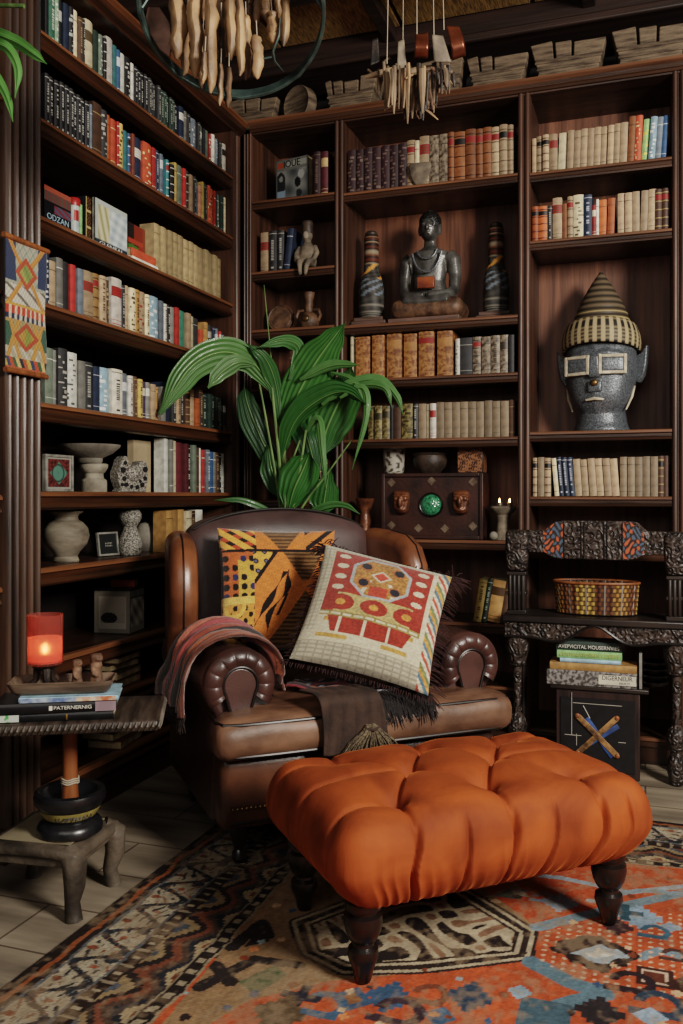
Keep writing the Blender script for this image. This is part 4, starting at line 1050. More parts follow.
b = MB(); T = Matrix.Translation((0, 0, R_+.001)) @ Matrix.Rotation(-.4, 4, 'Z') @ Matrix.Rotation(PI/2, 4, 'X')
b.lathe([(0, -.03), (R_*.98, -.03), (R_, -.022), (R_, .022), (R_*.96, .03), (R_*.9, .026), (0, .026)], 36, T=T)
tag(b.build('wooden_disc', 'tub_wood', loc=(x, Yd, zt)), 'round wooden lid standing on edge on the rear bookcase top', 'lid')
# ------------------------------------------------------------------ wing armchair
MT['leather_dark'] = mat('plum brown leather', '#4a2f29', '#2f1c18', rough=.36, scale=7, bump=.12, bscale=260, bkind='voronoi', coat=.2)
MT['leather_tan'] = mat('worn orange brown leather', '#8f5530', '#55301c', rough=.34, scale=5, bump=.1, bscale=260, bkind='voronoi', coat=.2)
MT['leather_seat'] = mat('worn tan seat leather', '#7d5840', '#4d3324', rough=.5, scale=6, stretch=(1, 2.5, 1), bump=.5, bscale=22, detail=8)
MT['leather_base'] = mat('dark tan leather', '#5c3722', '#331d12', rough=.33, scale=6, bump=.1, bscale=260, bkind='voronoi', coat=.2)
MT['leather_back'] = mat('plum leather', '#54403e', '#382927', rough=.42, scale=5, bump=.12, bscale=260, bkind='voronoi')
MT['piping'] = mat('black leather piping', '#1b1310', rough=.4)
CROT = math.radians(22.5)+YAW
CLOC = c2w(-.062, 3.33)
ch = thing('armchair', 'brown leather wing armchair with rolled pleated arms and two cushions', 'armchair', CLOC, CROT)
CM = Matrix.Translation(CLOC) @ Matrix.Rotation(CROT, 4, 'Z'); CMI = CM.inverted()
def cl(px, py, Z): return CMI @ at(px, py, Z=Z)
def sstep(a, b, x):
    t = max(0, min(1, (x-a)/(b-a))); return t*t*(3-2*t)
# body
b = MB(); b.rbox((1.02, .80, .24), .035, (16, 14, 8), T=Matrix.Translation((0, .01, .25)), fn=lambda q: (q.x*(1+.0*q.z), q.y-.012*math.cos(q.x*3)*math.cos(q.z*9), q.z)); b.build('base_frame', 'leather_base', ch)
b = MB(); b.tube([(-.485, -.394, .364), (0, -.41, .364), (.485, -.394, .364)], .006, 8); b.tube([(-.475, -.388, .155), (0, -.402, .155), (.475, -.388, .155)], .005, 8); b.build('base_piping', 'piping', ch)
b = MB()
for i in range(64):
    x = -.47+.94*i/63; b.ball((x, -.4005-.006*math.cos(x*3), .205), .0055, 8)
b.build('nailhead_trim', 'brass', ch)
# seat cushion (T shaped)
def fseat(q):
    wide = sstep(-.20, -.27, q.y)
    x = q.x*(.60+.40*wide)
    rx = x/.5
    z = q.z+(.022*(1-rx*rx)*(1-min(1, (q.y/.45)**2)) if q.z > 0 else 0)+.004*math.sin(x*23+q.y*7)*(1 if q.z > 0 else 0)
    y = q.y-.012*(1-(q.z/.07)**2)*(1 if q.y < 0 else 0)*1.0
    return (x, y, z)
b = MB(); b.rbox((1.08, .78, .135), .05, (44, 44, 12), T=Matrix.Translation((0, -.075, .434)), fn=fseat); sc_ = b.build('seat_cushion', 'leather_seat', ch)
b = MB()
for z, yy in ((.484, -.452), (.384, -.452)):
    pts = [(-.515, -.29, z), (-.525, -.40, z), (-.512, -.444, z), (-.46, yy-.006, z)]
    pts += [(-.44+.88*i/12, yy-.008-.002*math.sin(i), z) for i in range(1, 12)]
    pts += [(.46, yy-.006, z), (.512, -.444, z), (.525, -.40, z), (.515, -.29, z)]
    b.tube(pts, .006, 8)
b.build('cushion_piping', 'piping', sc_)
# back
def fback(q):
    rx = q.x/.4
    z = q.z+(.075*(1-rx*rx)*sstep(.1, .38, q.z))
    y = q.y
    if q.y < 0: y -= .045*(1-rx*rx)*(1-(q.z/.40)**2)
    return (q.x, y, z)
b = MB(); b.rbox((.82, .2, .68), .085, (24, 10, 26), T=Matrix.Translation((-.045, .42, .735)) @ Matrix.Rotation(-.1, 4, 'X'), fn=fback); bk_ = b.build('backrest', 'leather_back', ch)
b = MB(); b.tube([(.40*math.sin(a)*1.0, .365+.03*0, .0) for a in (0, .1)], .001, 4)
b = MB(); pts = []
for i in range(25):
    x = -.37+.74*i/24; rx = x/.4; pts.append((x, .40, 1.078+.072*(1-rx*rx)-.03*abs(rx)**6))
b.tube([(p[0]-.045, p[1]-.015, p[2]-.008) for p in pts], .006, 8); b.build('back_piping', 'piping', bk_)
# wings
for s in (-1, 1):
    prof = [(.44, .50), (.16, .55), (.09, .62), (.05, .72), (.035, .82), (.045, .92), (.085, .995), (.15, 1.035), (.26, 1.05), (.44, 1.06)]
    b = MB(); T = Matrix.Translation((s*.42-.045, 0, 0)) @ Matrix.Translation((0, .44, 0)) @ Matrix.Rotation(s*.16, 4, 'Z') @ Matrix.Translation((0, -.44, 0)) @ Matrix.Rotation(PI/2, 4, 'Z') @ Matrix.Rotation(PI/2, 4, 'X')
    b.prism(prof, -.055, .055, T=T); w_ = b.build('wing', 'leather_tan', ch, bevel=.05, seg=6, angle=60)
    b = MB()
    for o in (-.03,):
        b.tube([T @ Vector((y, z, -s*o*0+.0)) for y, z in [(p[0]-.0005, p[1]) for p in prof[1:-1]]], .0035, 6)
    b.build('wing_seam', 'piping', w_)
# arms
RX, RZ, RR = .43, .585, .118
for s in (-1, 1):
    prof = [(.32, .14), (.32, .40), (.316, .53)]
    for i in range(25):
        a = PI+.35-(PI+1.05)*i/24
        prof.append((RX+RR*math.cos(a), RZ+RR*math.sin(a)))
    prof += [(.498, .47), (.508, .42), (.52, .14)]
    b = MB(); T = Matrix.Rotation(PI/2, 4, 'X')
    b.prism([(s*x, z) for x, z in prof], -.38, .325, T=T); a_ = b.build('arm', 'leather_dark', ch, bevel=.02, seg=4, angle=50)
    # pleated roll front
    b = MB()
    def pleat(u, v, s=s):
        th = -.62+(PI+1.24)*u
        r = .056+(.118-.056)*v
        ph = th*7; cre = abs(math.sin(ph))**.3
        bul = math.sin(PI*min(1, .08+v*.92))**.75
        y = -.338-.022*bul*(.72+.28*cre)
        return (s*(RX+r*math.cos(th)), y, RZ+r*math.sin(th))
    b.grid(pleat, 150, 12); b.build('pleated_roll', 'leather_dark', a_, angle=80)
    b = MB(); kp = [(.405, .40), (.455, .40), (.465, .5)]+[(RX+.058*math.cos(q), RZ+.058*math.sin(q)) for q in [-.5+(PI+1.0)*i/18 for i in range(19)]]+[(.395, .5)]
    b.prism([(s*x, z) for x, z in kp], .325, .347, T=T); b.build('front_panel', 'leather_dark', a_, bevel=.008, seg=3)
    b = MB(); b.tube([(s*x, -.348, z) for x, z in kp[1:]+[kp[0]]], .005, 8); b.build('panel_piping', 'piping', a_)
# legs
for s in (-1, 1):
    b = MB(); b.lathe([(.008, 0), (.02, .0), (.026, .012), (.022, .03), (.016, .04), (.022, .055), (.03, .085), (.034, .105), (.034, .135), (0, .14)], 20); b.build('leg', 'black_wood', ch, (s*.43, -.33, .012))
    b = MB(); b.prism([(-.024, -.024), (.024, -.024), (.024, .024), (-.024, .024)], 0, .16); b.build('leg', 'black_wood', ch, (s*.42, .33, .001), bevel=.004)

# ------------------------------------------------------------------ cushions
MT['cushion_fab'] = vmat('embroidered cushion cloth', .9, weave=90, sheen=.35, noise=.22, nscale=140, bump=.5)
MT['orange_fab'] = vmat('tufted orange cushion cloth', .95, weave=0, sheen=.5, noise=.25, nscale=220, bump=.7)
MT['fringe'] = mat('dark maroon fringe yarn', '#3a1a18', '#1c0c0c', rough=.9, scale=80)
MT['back_cloth'] = mat('dark cushion back', '#2a1714', rough=.9, scale=40, bump=.3)
def cushion(th, w, h, T_, colfn, m, n=170):
    ins = lambda u, v: (u*w/2*(1-.055*(1-v*v)), v*h/2*(1-.055*(1-u*u)))
    def front(a, c):
        u, v = a*2-1, c*2-1; x, y = ins(u, v)
        t = ((1-u**2)*(1-v**2))
        wr = .004*math.sin(u*9+v*4)*math.sin(v*7-u*3)*t
        return (x, y, T_*max(0, t)**.42+wr)
    b = MB(); b.grid(front, n, n, colfn=colfn); f = b.build('cushion_front', m, th, angle=180)
    b = MB(); b.grid(lambda a, c: (lambda p: (p[0], p[1], -p[2]*.85))(front(1-a, c)), 40, 40); b.build('cushion_back', 'back_cloth', th, angle=180)
    return f
def hexc(*h): return [C(x) for x in h]
def nz(u, v, k=1): return .5+.5*math.sin(u*91*k+3*math.sin(v*67*k))*math.sin(v*83*k+2*math.sin(u*59*k))
def emb(u, v):
    # u to the right, v up, 0..1
    n = nz(u, v); 
    cream = mixc(C('#c9bfa4'), C('#a39878'), n*.6)
    def j(c, k=.35): return tuple(x*(1-k+k*1.6*n) for x in C(c))
    if u > .90:                                       # flowered right border
        k = int(v*26+ (u-.9)*30)
        return j(['#b5402a', '#c9c0a5', '#4a6a7a', '#c78a30', '#6d7a45', '#c9c0a5'][k % 6], .45)
    if v < .13:                                       # plaid foot
        if abs((u*16) % 1-.5) < .09 or abs((v*34) % 1-.5) < .12: return mixc(cream, C('#4a443a'), .55)
        return mixc(cream, C('#8a8372'), .4)
    if v < .21: return j('#b58a35') if (.12 < u < .35 or .6 < u < .8) and abs(v-.175) < .015 else cream
    if u < .10 or v > .94:
        if abs((v*30) % 1-.5) < .1 or abs((u*30) % 1-.5) < .1: return mixc(cream, C('#6d6657'), .45)
        return cream
    if u > .87: return cream
    uu = (u-.10)/.77; vv = (v-.21)/.73               # red carpet field
    red = j('#962a18')
    if vv < .0: return cream
    if vv < .17:
        if abs(uu-.5) < .42-.4*(.17-vv):
            if abs(math.sin(uu*13+.4)) < .18: return cream
            return red
        return cream if uu < .06 or uu > .94 else (j('#b58a35') if abs(vv-.13) < .025 else cream)
    if vv < .22: return cream if (uu*9) % 1 < .8 and abs(vv-.195) < .012 else j('#8a7a3a')
    if vv < .44:                                      # flower band
        q = (uu*3.0) % 1-.5; w_ = (vv-.33)/.1
        if q*q*5+w_*w_ < .85: return red if q*q*14+w_*w_*2.4 > .3 else j('#c9852c')
        if uu < .12 or uu > .88: return red
        return j('#b09a5c')
    # central octagon and side bars
    if uu < .2 or uu > .8:
        q = (vv-.44)/.56; k = (q*4.0) % 1-.5; a = (uu-.1 if uu < .5 else uu-.9)/.1
        if (a*1.3)**2+(k*3.2)**2 < .55: return cream
        return red
    cu, cv = (uu-.5)/.3, (vv-.71)/.27
    o = max(abs(cu), abs(cv), (abs(cu)+abs(cv))/1.45)
    if o > 1: return red if vv > .9 or True else cream
    if o > .9: return j('#9aa0a0', .2)
    if abs(cu)+abs(cv-.1)*1.1 < .36: return j('#c23a1e') if abs(cu)+abs(cv-.1)*1.1 < .26 else cream
    for dx, dy in ((-.55, .5), (.55, .5), (-.55, -.35), (.55, -.5)):
        d = math.hypot(cu-dx, cv-dy)
        if d < .17: return j('#1d1c26')
        if d < .24: return j('#a5602a')
    if abs(abs(cu)-(.55-.3*(cv+.9))) < .07 and cv < -.2: return cream
    if abs(cu) < .3 and cv < -.45: return j('#b5391f')
    return j('#a8702c', .5)
ctr = at(374, 616, D=3.06)
ex = c2w(.94, -.08, -.235); ey = c2w(.40, .6, .69)
def basis(ex, ey, loc):
    x = Vector(ex).normalized(); y = Vector(ey); y = (y-x*x.dot(y)).normalized(); z = x.cross(y)
    M = Matrix((x, y, z)).transposed().to_4x4(); M.translation = Vector(loc); return M
ecu = thing('cushion', 'cream and red embroidered cushion with maroon fringe, leaning in front on the armchair', 'cushion', (0, 0, 0))
ecu.matrix_world = basis(ex, ey, ctr)
cushion(ecu, .475, .485, .085, emb, 'cushion_fab')
rg = random.Random(3)
b = MB()
def strand(b, p, d, l, r, droop, T=None):
    p = Vector(p); d = Vector(d)
    pts = [p+d*l*t+Vector((0, 0, 0))+droop*(l*t*t) for t in (0, .35, .7, 1)]
    b.tube(pts, [r, r, r*.9, r*.5], 4)
dn = (ecu.matrix_world.to_3x3().inverted() @ Vector((0, 0, -1)))
for side in range(4):
    for i in range(64):
        t = -1+2*(i+rg.random())/64
        if side == 0: p, d = (-.237*(1-.055*(1-t*t)), t*.255, 0), (-1, 0, 0)
        elif side == 1: p, d = (.237*(1-.055*(1-t*t)), t*.255, 0), (1, 0, 0)
        elif side == 2: p, d = (t*.2557, (.255)*(1-.055*(1-t*t)), 0), (0, 1, 0)
        else: p, d = (t*.2557, -.255*(1-.055*(1-t*t)), 0), (0, -1, 0)
        if side == 2 and -.8 < t < .85: L_ = .016
        elif side == 3: L_ = .014
        elif side == 0: L_ = .03
        else: L_ = .045 if abs(t) < .8 else .06
        d = Vector(d)+Vector((rg.uniform(-.35, .35), rg.uniform(-.35, .35), rg.uniform(-.6, .1)))
        strand(b, (p[0], p[1], -.004), d, L_*rg.uniform(.7, 1.1), .0022, dn*.35)
for cx_, cy_ in ((.232, .226), (-.232, .226)):
    for i in range(40):
        a = rg.uniform(0, 2*PI); d = Vector((cx_*3+.5*math.cos(a), cy_*3+.5*math.sin(a), -.3))
        strand(b, (cx_, cy_, -.006), d, rg.uniform(.04, .075), .0024, dn*.5)
o = b.build('fringe', 'fringe', ecu)
o['kind'] = 'stuff'
def tig(u, v):
    n = nz(u, v, 1.7)
    def j(c, k=.3): return tuple(x*(1-k+k*1.6*n) for x in C(c))
    org = j('#c9701f'); blk = j('#17120f'); brn = j('#4d3016') if math.sin(v*190) > 0 else j('#7d5a30')
    if abs(v-.805+.05*(u-.5)**2) < .011: return blk
    if v > .8:                                        # top strip
        if u < .3: return j('#e0a02c') if math.sin(u*40+v*60) > -.2 else (j('#b5401a') if math.sin(u*22-v*70) > 0 else blk)
        if abs(u-.52) < .16*(v-.78)/.2+.0 : return brn
        if u > .72 and math.sin(u*30-v*40) > .55: return blk
        return org
    ang = .60
    tri = abs(u-.70)
    if v > .5 and tri < (v-.5)*.62-.0 and v > .55: return brn
    if v < .47 and tri < (.47-v)*.78+.0: return brn
    if v < .06: return blk if math.sin(u*60) > 0 else brn
    if u < .26:                                       # ochre left column
        if v > .42:
            if abs(u-.005) < .012: return blk
            gx, gy = (u*14.0) % 1-.5, (v*13.0) % 1-.5
            if abs(gx)**3+abs(gy)**3 < .035 and (int(u*14)+int(v*13)) % 7 != 3: return blk if (int(u*14)*3+int(v*13)) % 5 else j('#2b2f55')
            return j('#b8591c') if u < .13 or v > .72 else j('#c99a2c')
        if v > .36: return j('#d9b04a')
        d = math.hypot((u-.1)*1.0, (v-.34))
        if .06 < d < .09: return j('#d9a93c')
        if math.sin(u*75)*math.sin(v*62) > .25: return blk
        return j('#c98a2c')
    if u < .5 and v > .52:                            # spotted band
        e = (u-.26)*1.5
        if v > .55+e*.9:
            gx, gy = (u*11+v*2) % 1-.5, (v*12) % 1-.5
            if gx*gx+gy*gy < .07: return blk if gx*gx+gy*gy > .02 else j('#5a5a7a')
            return j('#cf9a2e')
        if v > .50+e*.9: return blk
    # tiger stripes
    if u < .66:
        s1 = (u-.22)-(v-.12)*.62; w_ = .018+.016*math.sin(v*21)
        if abs(s1-.0) < w_ and .1 < v < .62: return blk
        s2 = (u-.33)-(v-.10)*.48-.03*math.sin(v*17)
        if abs(s2) < .016+.012*math.sin(v*26+1) and .14 < v < .64: return blk
        s3 = (u-.42)-(v-.2)*.5
        if abs(s3) < .012 and .26 < v < .44: return blk
        return org
    if u > .82:
        s1 = (u-.9)-.05*math.sin(v*16)
        if abs(s1) < .017 and .3 < v < .72: return blk
        if abs((u-.86)-.25*(.33-v)) < .014 and .22 < v < .36: return blk
        if u > .93 and abs(math.sin(v*19)) < .35: return blk
    return org
ctr = at(279, 590, D=3.39)
tcu = thing('cushion', 'orange and black tiger-striped cushion leaning against the chair back', 'cushion', (0, 0, 0))
tcu.matrix_world = basis(c2w(.97, .26, -.03), c2w(.06, .34, .93), ctr)
cushion(tcu, .47, .49, .075, tig, 'orange_fab')

# ------------------------------------------------------------------ striped throw over the arm
MT['throw'] = vmat('striped wool throw', .92, weave=130, sheen=.4, noise=.25, nscale=160, bump=.6)
def path(t):
    """across the arm from outside low to the inside"""
    R_ = RR+.030
    pts = [(-.60, .485), (-.597, .52), (-.59, .565)]
    for i in range(13):
        a = PI*.97-(PI*1.03)*i/12; pts.append((-RX+R_*1.06*math.cos(a), RZ+R_*math.sin(a)))
    pts += [(-.268, .56), (-.266, .545), (-.262, .538)]
    L_ = [0]
    for i in range(1, len(pts)): L_.append(L_[-1]+math.dist(pts[i], pts[i-1]))
    x = t*L_[-1]
    for i in range(1, len(pts)):
        if x <= L_[i]+1e-9:
            f = (x-L_[i-1])/(L_[i]-L_[i-1]); return [pts[i-1][k]*(1-f)+pts[i][k]*f for k in (0, 1)]
    return pts[-1]
STR = ['#a5532f', '#954326', '#2a1814', '#b0603a', '#a04a2c', '#b5643f', '#1f1412', '#a04530', '#b84a44', '#3a1d1a', '#a86a42', '#5a3626', '#1d1513', '#a8494a', '#c06a52', '#2b1715', '#8f4a30', '#6d3324', '#221512', '#9c5034']
def fthrow(u, v):
    x, z = path(u)
    puff = .010*math.sin(v*17+u*3)+.006*math.sin(v*39+u*9)
    cx_, cz = -RX, RZ-.03
    dx, dz = x-cx_, z-cz; l = math.hypot(dx, dz)+1e-6
    if u < .90: x += dx/l*puff; z += dz/l*puff*.9
    else: z += abs(puff)*.5
    y = -.30+(.31+.16*sstep(.22, .05, u))*v+.012*math.sin(u*8)
    z += .028*v*math.sin(PI*min(1, max(0, u)))
    return (x, y, z)
def cthrow(u, v):
    n = nz(u*2, v*2)
    k = v*19.99; i = int(k); c = C(STR[i % len(STR)])
    if (k-i) < .14: c = mixc(c, C('#140d0c'), .7)
    if u < .06 and int(v*60) % 2: c = mixc(c, C('#1b1412'), .8)
    return tuple(x*(.65+.6*n) for x in c)
t = thing('throw_blanket', 'rust and black striped wool throw draped over the nearer chair arm', 'blanket', CLOC, CROT)
b = MB(); b.grid(fthrow, 110, 150, colfn=cthrow); o = b.build('blanket_cloth', 'throw', t, angle=180); solidify(o, .009, 1)
b = MB()
MT['dark_fringe'] = mat('black woollen fringe', '#1d1613', '#3a2c24', rough=.95, scale=120)
for i in range(90):
    v = i/89; x, y, z = fthrow(0, v)
    b.tube([(x, y, z+.01), (x-.006, y, z-.02), (x-.004+rg.uniform(-.01, .006), y+rg.uniform(-.008, .008), z-.05)], [.003, .003, .0015], 4)
b.build('fringe', 'dark_fringe', t)
# ------------------------------------------------------------------ dark shawl on the seat
MT['shawl'] = vmat('dark patterned shawl', .9, weave=120, sheen=.25, noise=.25, nscale=150, bump=.5)
ZS = .524
Q = [cl(255, 694, ZS), cl(306, 682, ZS), cl(425, 694, ZS), cl(368, 704, ZS)]
for q in Q: q.y = max(q.y, -.43); q.x = max(q.x, -.235)
def bil(u, v):
    a = Q[0].lerp(Q[3], u); c = Q[1].lerp(Q[2], u); return a.lerp(c, v)
def fsh(u, v):
    p = bil(u, v)
    z = ZS+.014+.006*math.sin(u*11+v*5)+.005*math.sin(v*17-u*4)
    drop = 0
    if drop > 0: z -= drop*1.2
    return (p.x, p.y, z)
def csh(u, v):
    n = nz(u*2, v*2)
    if u > .93: c = C('#8a8f98')
    elif .86 < u < .93: c = C('#231b22')
    elif v < .06: c = C('#8f3038')
    elif v < .14: c = C('#27202a')
    elif v < .2: c = C('#a0532f')
    elif u < .75 and v < .55 and math.sin(v*40) > .6: c = C('#9c3a3a')
    elif math.sin(u*44+math.sin(v*20))*math.sin(v*33) > .55: c = C('#8d97a5')
    elif math.sin(u*30-v*12) > .8: c = C('#7a3030')
    else: c = C('#221a1f')
    return tuple(x*(.6+.7*n) for x in c)
t = thing('shawl', 'dark patterned shawl with black fringe spread on the seat beneath the embroidered cushion', 'shawl', CLOC, CROT)
b = MB(); b.grid(fsh, 80, 50, colfn=csh); solidify(b.build('shawl_cloth', 'shawl', t, angle=180), .006, 1)
b = MB()
dirv = (Q[2]-Q[1]).normalized()
MT['black_fringe'] = mat('black fringe yarn', '#141113', '#26201f', rough=.9, scale=120)
for i in range(96):
    v = (i+rg.random()*.8)/96; p = Vector(fsh(1, v)); l = rg.uniform(.07, .11)
    pts = []
    for k in range(6):
        q = p+Vector((.35*l*k/5+rg.uniform(-.004, .004), -.85*l*k/5+rg.uniform(-.004, .004), 0))
        over = max(0, -.462-q.y); 
        q.z = max(p.z-.004*k, ZS+.001) if over <= 0 else ZS+.004-over*1.6
        if over > 0: q.y = -.474-over*.25
        pts.append(q)
    b.tube(pts, [.0026]*5+[.0012], 4)
b.build('fringe', 'black_fringe', t)
# brown scarf with a tassel hanging over the front of the seat
MT['scarf'] = mat('brown woollen scarf', '#3f2a1e', '#241711', rough=.85, scale=14, bump=.4, bscale=160, sheen=.3)
P0, P1 = cl(322, 705, ZS), cl(384, 701, ZS)
x0, x1 = P0.x, P1.x
def fscarf(u, v):
    x = x0+(x1-x0)*u
    s_ = v*.285                                       # run forward along the seat and down the front
    yb = -.375; ln = .08
    if s_ < ln: y, z = yb-s_, ZS+.034
    else:
        r = .03; a = min(PI/2, (s_-ln)/r)
        y = yb-ln-r*math.sin(a)-.004; z = ZS+.034-r*(1-math.cos(a))-max(0, s_-ln-r*PI/2)
    f = .010*math.sin(u*15+v*3)*(.3+.7*v)
    if s_ < ln: z += abs(f)*.7
    else: y -= abs(f)+.004
    return (x+.018*v*(u-.5)+(-.05+.05*v)*(1-v), y, z)
t = thing('scarf', 'plain brown scarf hanging over the seat front with a thick tassel', 'scarf', CLOC, CROT)
b = MB(); b.grid(fscarf, 40, 60); solidify(b.build('scarf_cloth', 'scarf', t, angle=180), .005, 0)
MT['tassel'] = mat('olive brown tassel yarn', '#6e5e45', '#2b2119', rough=.9, scale=160)
b = MB()
xa, xb = x0+.30*(x1-x0), x0+1.12*(x1-x0)
top = Vector(((xa+xb)/2, -.512, .455))
for i in range(110):
    f = rg.uniform(-1, 1); g_ = rg.uniform(0, 1)
    e = Vector((top.x+f*(xb-xa)*.62, -.512-.03*g_, top.z-rg.uniform(.075, .1)))
    m1 = top+Vector((f*.034, -.02*g_-.006, -.016)); m2 = top.lerp(e, .6)+Vector((f*.012, -.012*g_, .004))
    b.tube([top+Vector((f*.012, -.004*g_, .006)), m1, m2, e], [.0028, .003, .0028, .0012], 4)
b.build('tassel', 'tassel', t)
b = MB(); b.tube([(top.x-.022, top.y-.012, top.z-.006), (top.x, top.y-.026, top.z-.008), (top.x+.022, top.y-.012, top.z-.006)], .005, 8); b.build('tassel_binding', 'scarf', t)

# ------------------------------------------------------------------ tufted ottoman
def velvet():
    m = bpy.data.materials.new('burnt orange velvet'); nt, p = nodes_of(m); N, L = nt.nodes, nt.links
    tc = N.new('ShaderNodeTexCoord'); n1 = N.new('ShaderNodeTexNoise'); n1.inputs['Scale'].default_value = 5; n1.inputs['Detail'].default_value = 8; n1.inputs['Distortion'].default_value = .8
    L.new(tc.outputs['Object'], n1.inputs['Vector'])
    cr = N.new('ShaderNodeValToRGB'); cr.color_ramp.elements[0].position = .3; cr.color_ramp.elements[1].position = .7
    cr.color_ramp.elements[0].color = (*lin('#6c2b07'), 1); cr.color_ramp.elements[1].color = (*lin('#a0460c'), 1)
    L.new(n1.outputs['Fac'], cr.inputs[0]); L.new(cr.outputs[0], p.inputs['Base Color'])
    p.inputs['Roughness'].default_value = .75; p.inputs['Specular IOR Level'].default_value = .2
    p.inputs['Sheen Weight'].default_value = .25; p.inputs['Sheen Roughness'].default_value = .3; p.inputs['Sheen Tint'].default_value = (1, .28, .07, 1)
    mp = N.new('ShaderNodeMapping'); mp.inputs['Scale'].default_value = (9, 9, 1.2); L.new(tc.outputs['Object'], mp.inputs[0])
    n2 = N.new('ShaderNodeTexNoise'); n2.inputs['Scale'].default_value = 4; n2.inputs['Detail'].default_value = 6; L.new(mp.outputs[0], n2.inputs['Vector'])
    bp = N.new('ShaderNodeBump'); bp.inputs['Strength'].default_value = .25; bp.inputs['Distance'].default_value = .006
    L.new(n2.outputs['Fac'], bp.inputs['Height']); L.new(bp.outputs[0], p.inputs['Normal']); return m
MT['velvet'] = velvet()
OL, OW = .93, .60
OROT = math.radians(23)+YAW
ot = thing('ottoman', 'burnt orange velvet ottoman with deep button tufts on four turned dark legs', 'ottoman', c2w(.318, 2.49), OROT)
BT = [(-.27, -.165), (.0, -.165), (.27, -.165), (-.135, .01), (.135, .01), (-.27, .175), (.0, .175), (.27, .175)]
SEG = [((-.27, -.165), (-.135, .01)), ((.0, -.165), (-.135, .01)), ((.0, -.165), (.135, .01)), ((.27, -.165), (.135, .01)),
       ((-.27, .175), (-.135, .01)), ((.0, .175), (-.135, .01)), ((.0, .175), (.135, .01)), ((.27, .175), (.135, .01)),
       ((-.27, -.165), (-.275, -.32)), ((0, -.165), (.0, -.32)), ((.27, -.165), (.275, -.32)), ((-.27, .175), (-.28, .32)), ((0, .175), (0, .32)), ((.27, .175), (.28, .32)),
       ((-.27, -.165), (-.5, -.2)), ((-.27, .175), (-.5, .19)), ((.27, -.165), (.5, -.2)), ((.27, .175), (.5, .19)), ((-.135, .01), (-.5, .0)), ((.135, .01), (.5, .0))]
def segd(p, a, c):
    ax, ay = a; bx_, by = c; dx, dy = bx_-ax, by-ay; L2 = dx*dx+dy*dy
    t = max(0, min(1, ((p[0]-ax)*dx+(p[1]-ay)*dy)/L2)); return math.hypot(p[0]-ax-t*dx, p[1]-ay-t*dy), t
def fott(q):
    x, y, z = q.x, q.y, q.z
    wt = sstep(-.03, .085, z)
    dome = .045*(1-(x/(OL/2))**2*.8)*(1-(y/(OW/2))**2*.8)
    dz = dome
    for bx_, by in BT:
        d = math.hypot(x-bx_, y-by); dz -= .042*math.exp(-(d/.026)**2)+.020*math.exp(-(d/.075)**2)
    cre = 0
    for i, (a, c) in enumerate(SEG):
        d, t = segd((x, y), a, c)
        k = 1 if i < 8 else .75
        cre = max(cre, k*math.exp(-(d/.008)**2)*.014+k*math.exp(-(d/.028)**2)*.009)
    dz -= cre
    dz += .0025*math.sin(x*31+y*13)*math.sin(y*27-x*9)
    nz_ = z+dz*wt
    ws = 1-sstep(.02, .10, z)
    out = 1-.09*sstep(.0, -.13, z)
    out2 = out*(1+.03*math.exp(-((z-.0)/.06)**2))
    nx, ny = x*out2, y*out2
    amp = sstep(.11, .04, z)
    if abs(abs(y)-OW/2) < .075 and abs(x) < OL/2-.03:
        pl = 0
        for cx_ in (-.275, 0, .275): pl += .028*math.exp(-((x-cx_-.01*math.sin(z*20))/.008)**2)
        pl += .0042*math.sin(x*62+2*math.sin(x*17))*sstep(.1, -.05, z)+.003*math.sin(x*131+z*9)*sstep(.06, -.08, z)+.015*math.exp(-((x-.12-.012*math.sin(z*16))/.006)**2)+.015*math.exp(-((x+.14-.012*math.sin(z*18+1))/.006)**2)+.014*math.exp(-((x-.36)/.006)**2)
        ny -= math.copysign(pl*amp, y)
    if abs(abs(x)-OL/2) < .075 and abs(y) < OW/2-.03:
        pl = 0
        for cy_ in (-.2, 0, .19): pl += .018*math.exp(-((y-cy_)/.009)**2)
        pl += .004*math.sin(y*66+2*math.sin(y*21))*sstep(.1, -.05, z)
        nx -= math.copysign(pl*amp, x)
    return (nx, ny, nz_)
b = MB(); b.rbox((OL, OW, .235), .075, (230, 140, 40), T=Matrix.Translation((0, 0, .305)), fn=fott); b.build('upholstered_top', 'velvet', ot, angle=180)
for bx_, by in BT:
    z = .305+fott(Vector((bx_, by, .1175)))[2]
    b = MB(); b.ball((0, 0, 0), (.014, .014, .007), 14); b.build('button', 'velvet', ot, (bx_, by, z+.004))
for sx in (-1, 1):
    for sy in (-1, 1):
        b = MB(); b.lathe([(0, 0), (.018, 0), (.021, .006), (.026, .03), (.034, .05), (.039, .066), (.037, .082), (.027, .09), (.026, .097), (.034, .104), (.044, .125), (.049, .15), (.047, .166), (.036, .172), (.036, .178), (.046, .183), (.047, .2), (.04, .205), (0, .21)], 24)
        b.build('leg', 'black_wood', ot, (sx*.375, sy*.205, .011))
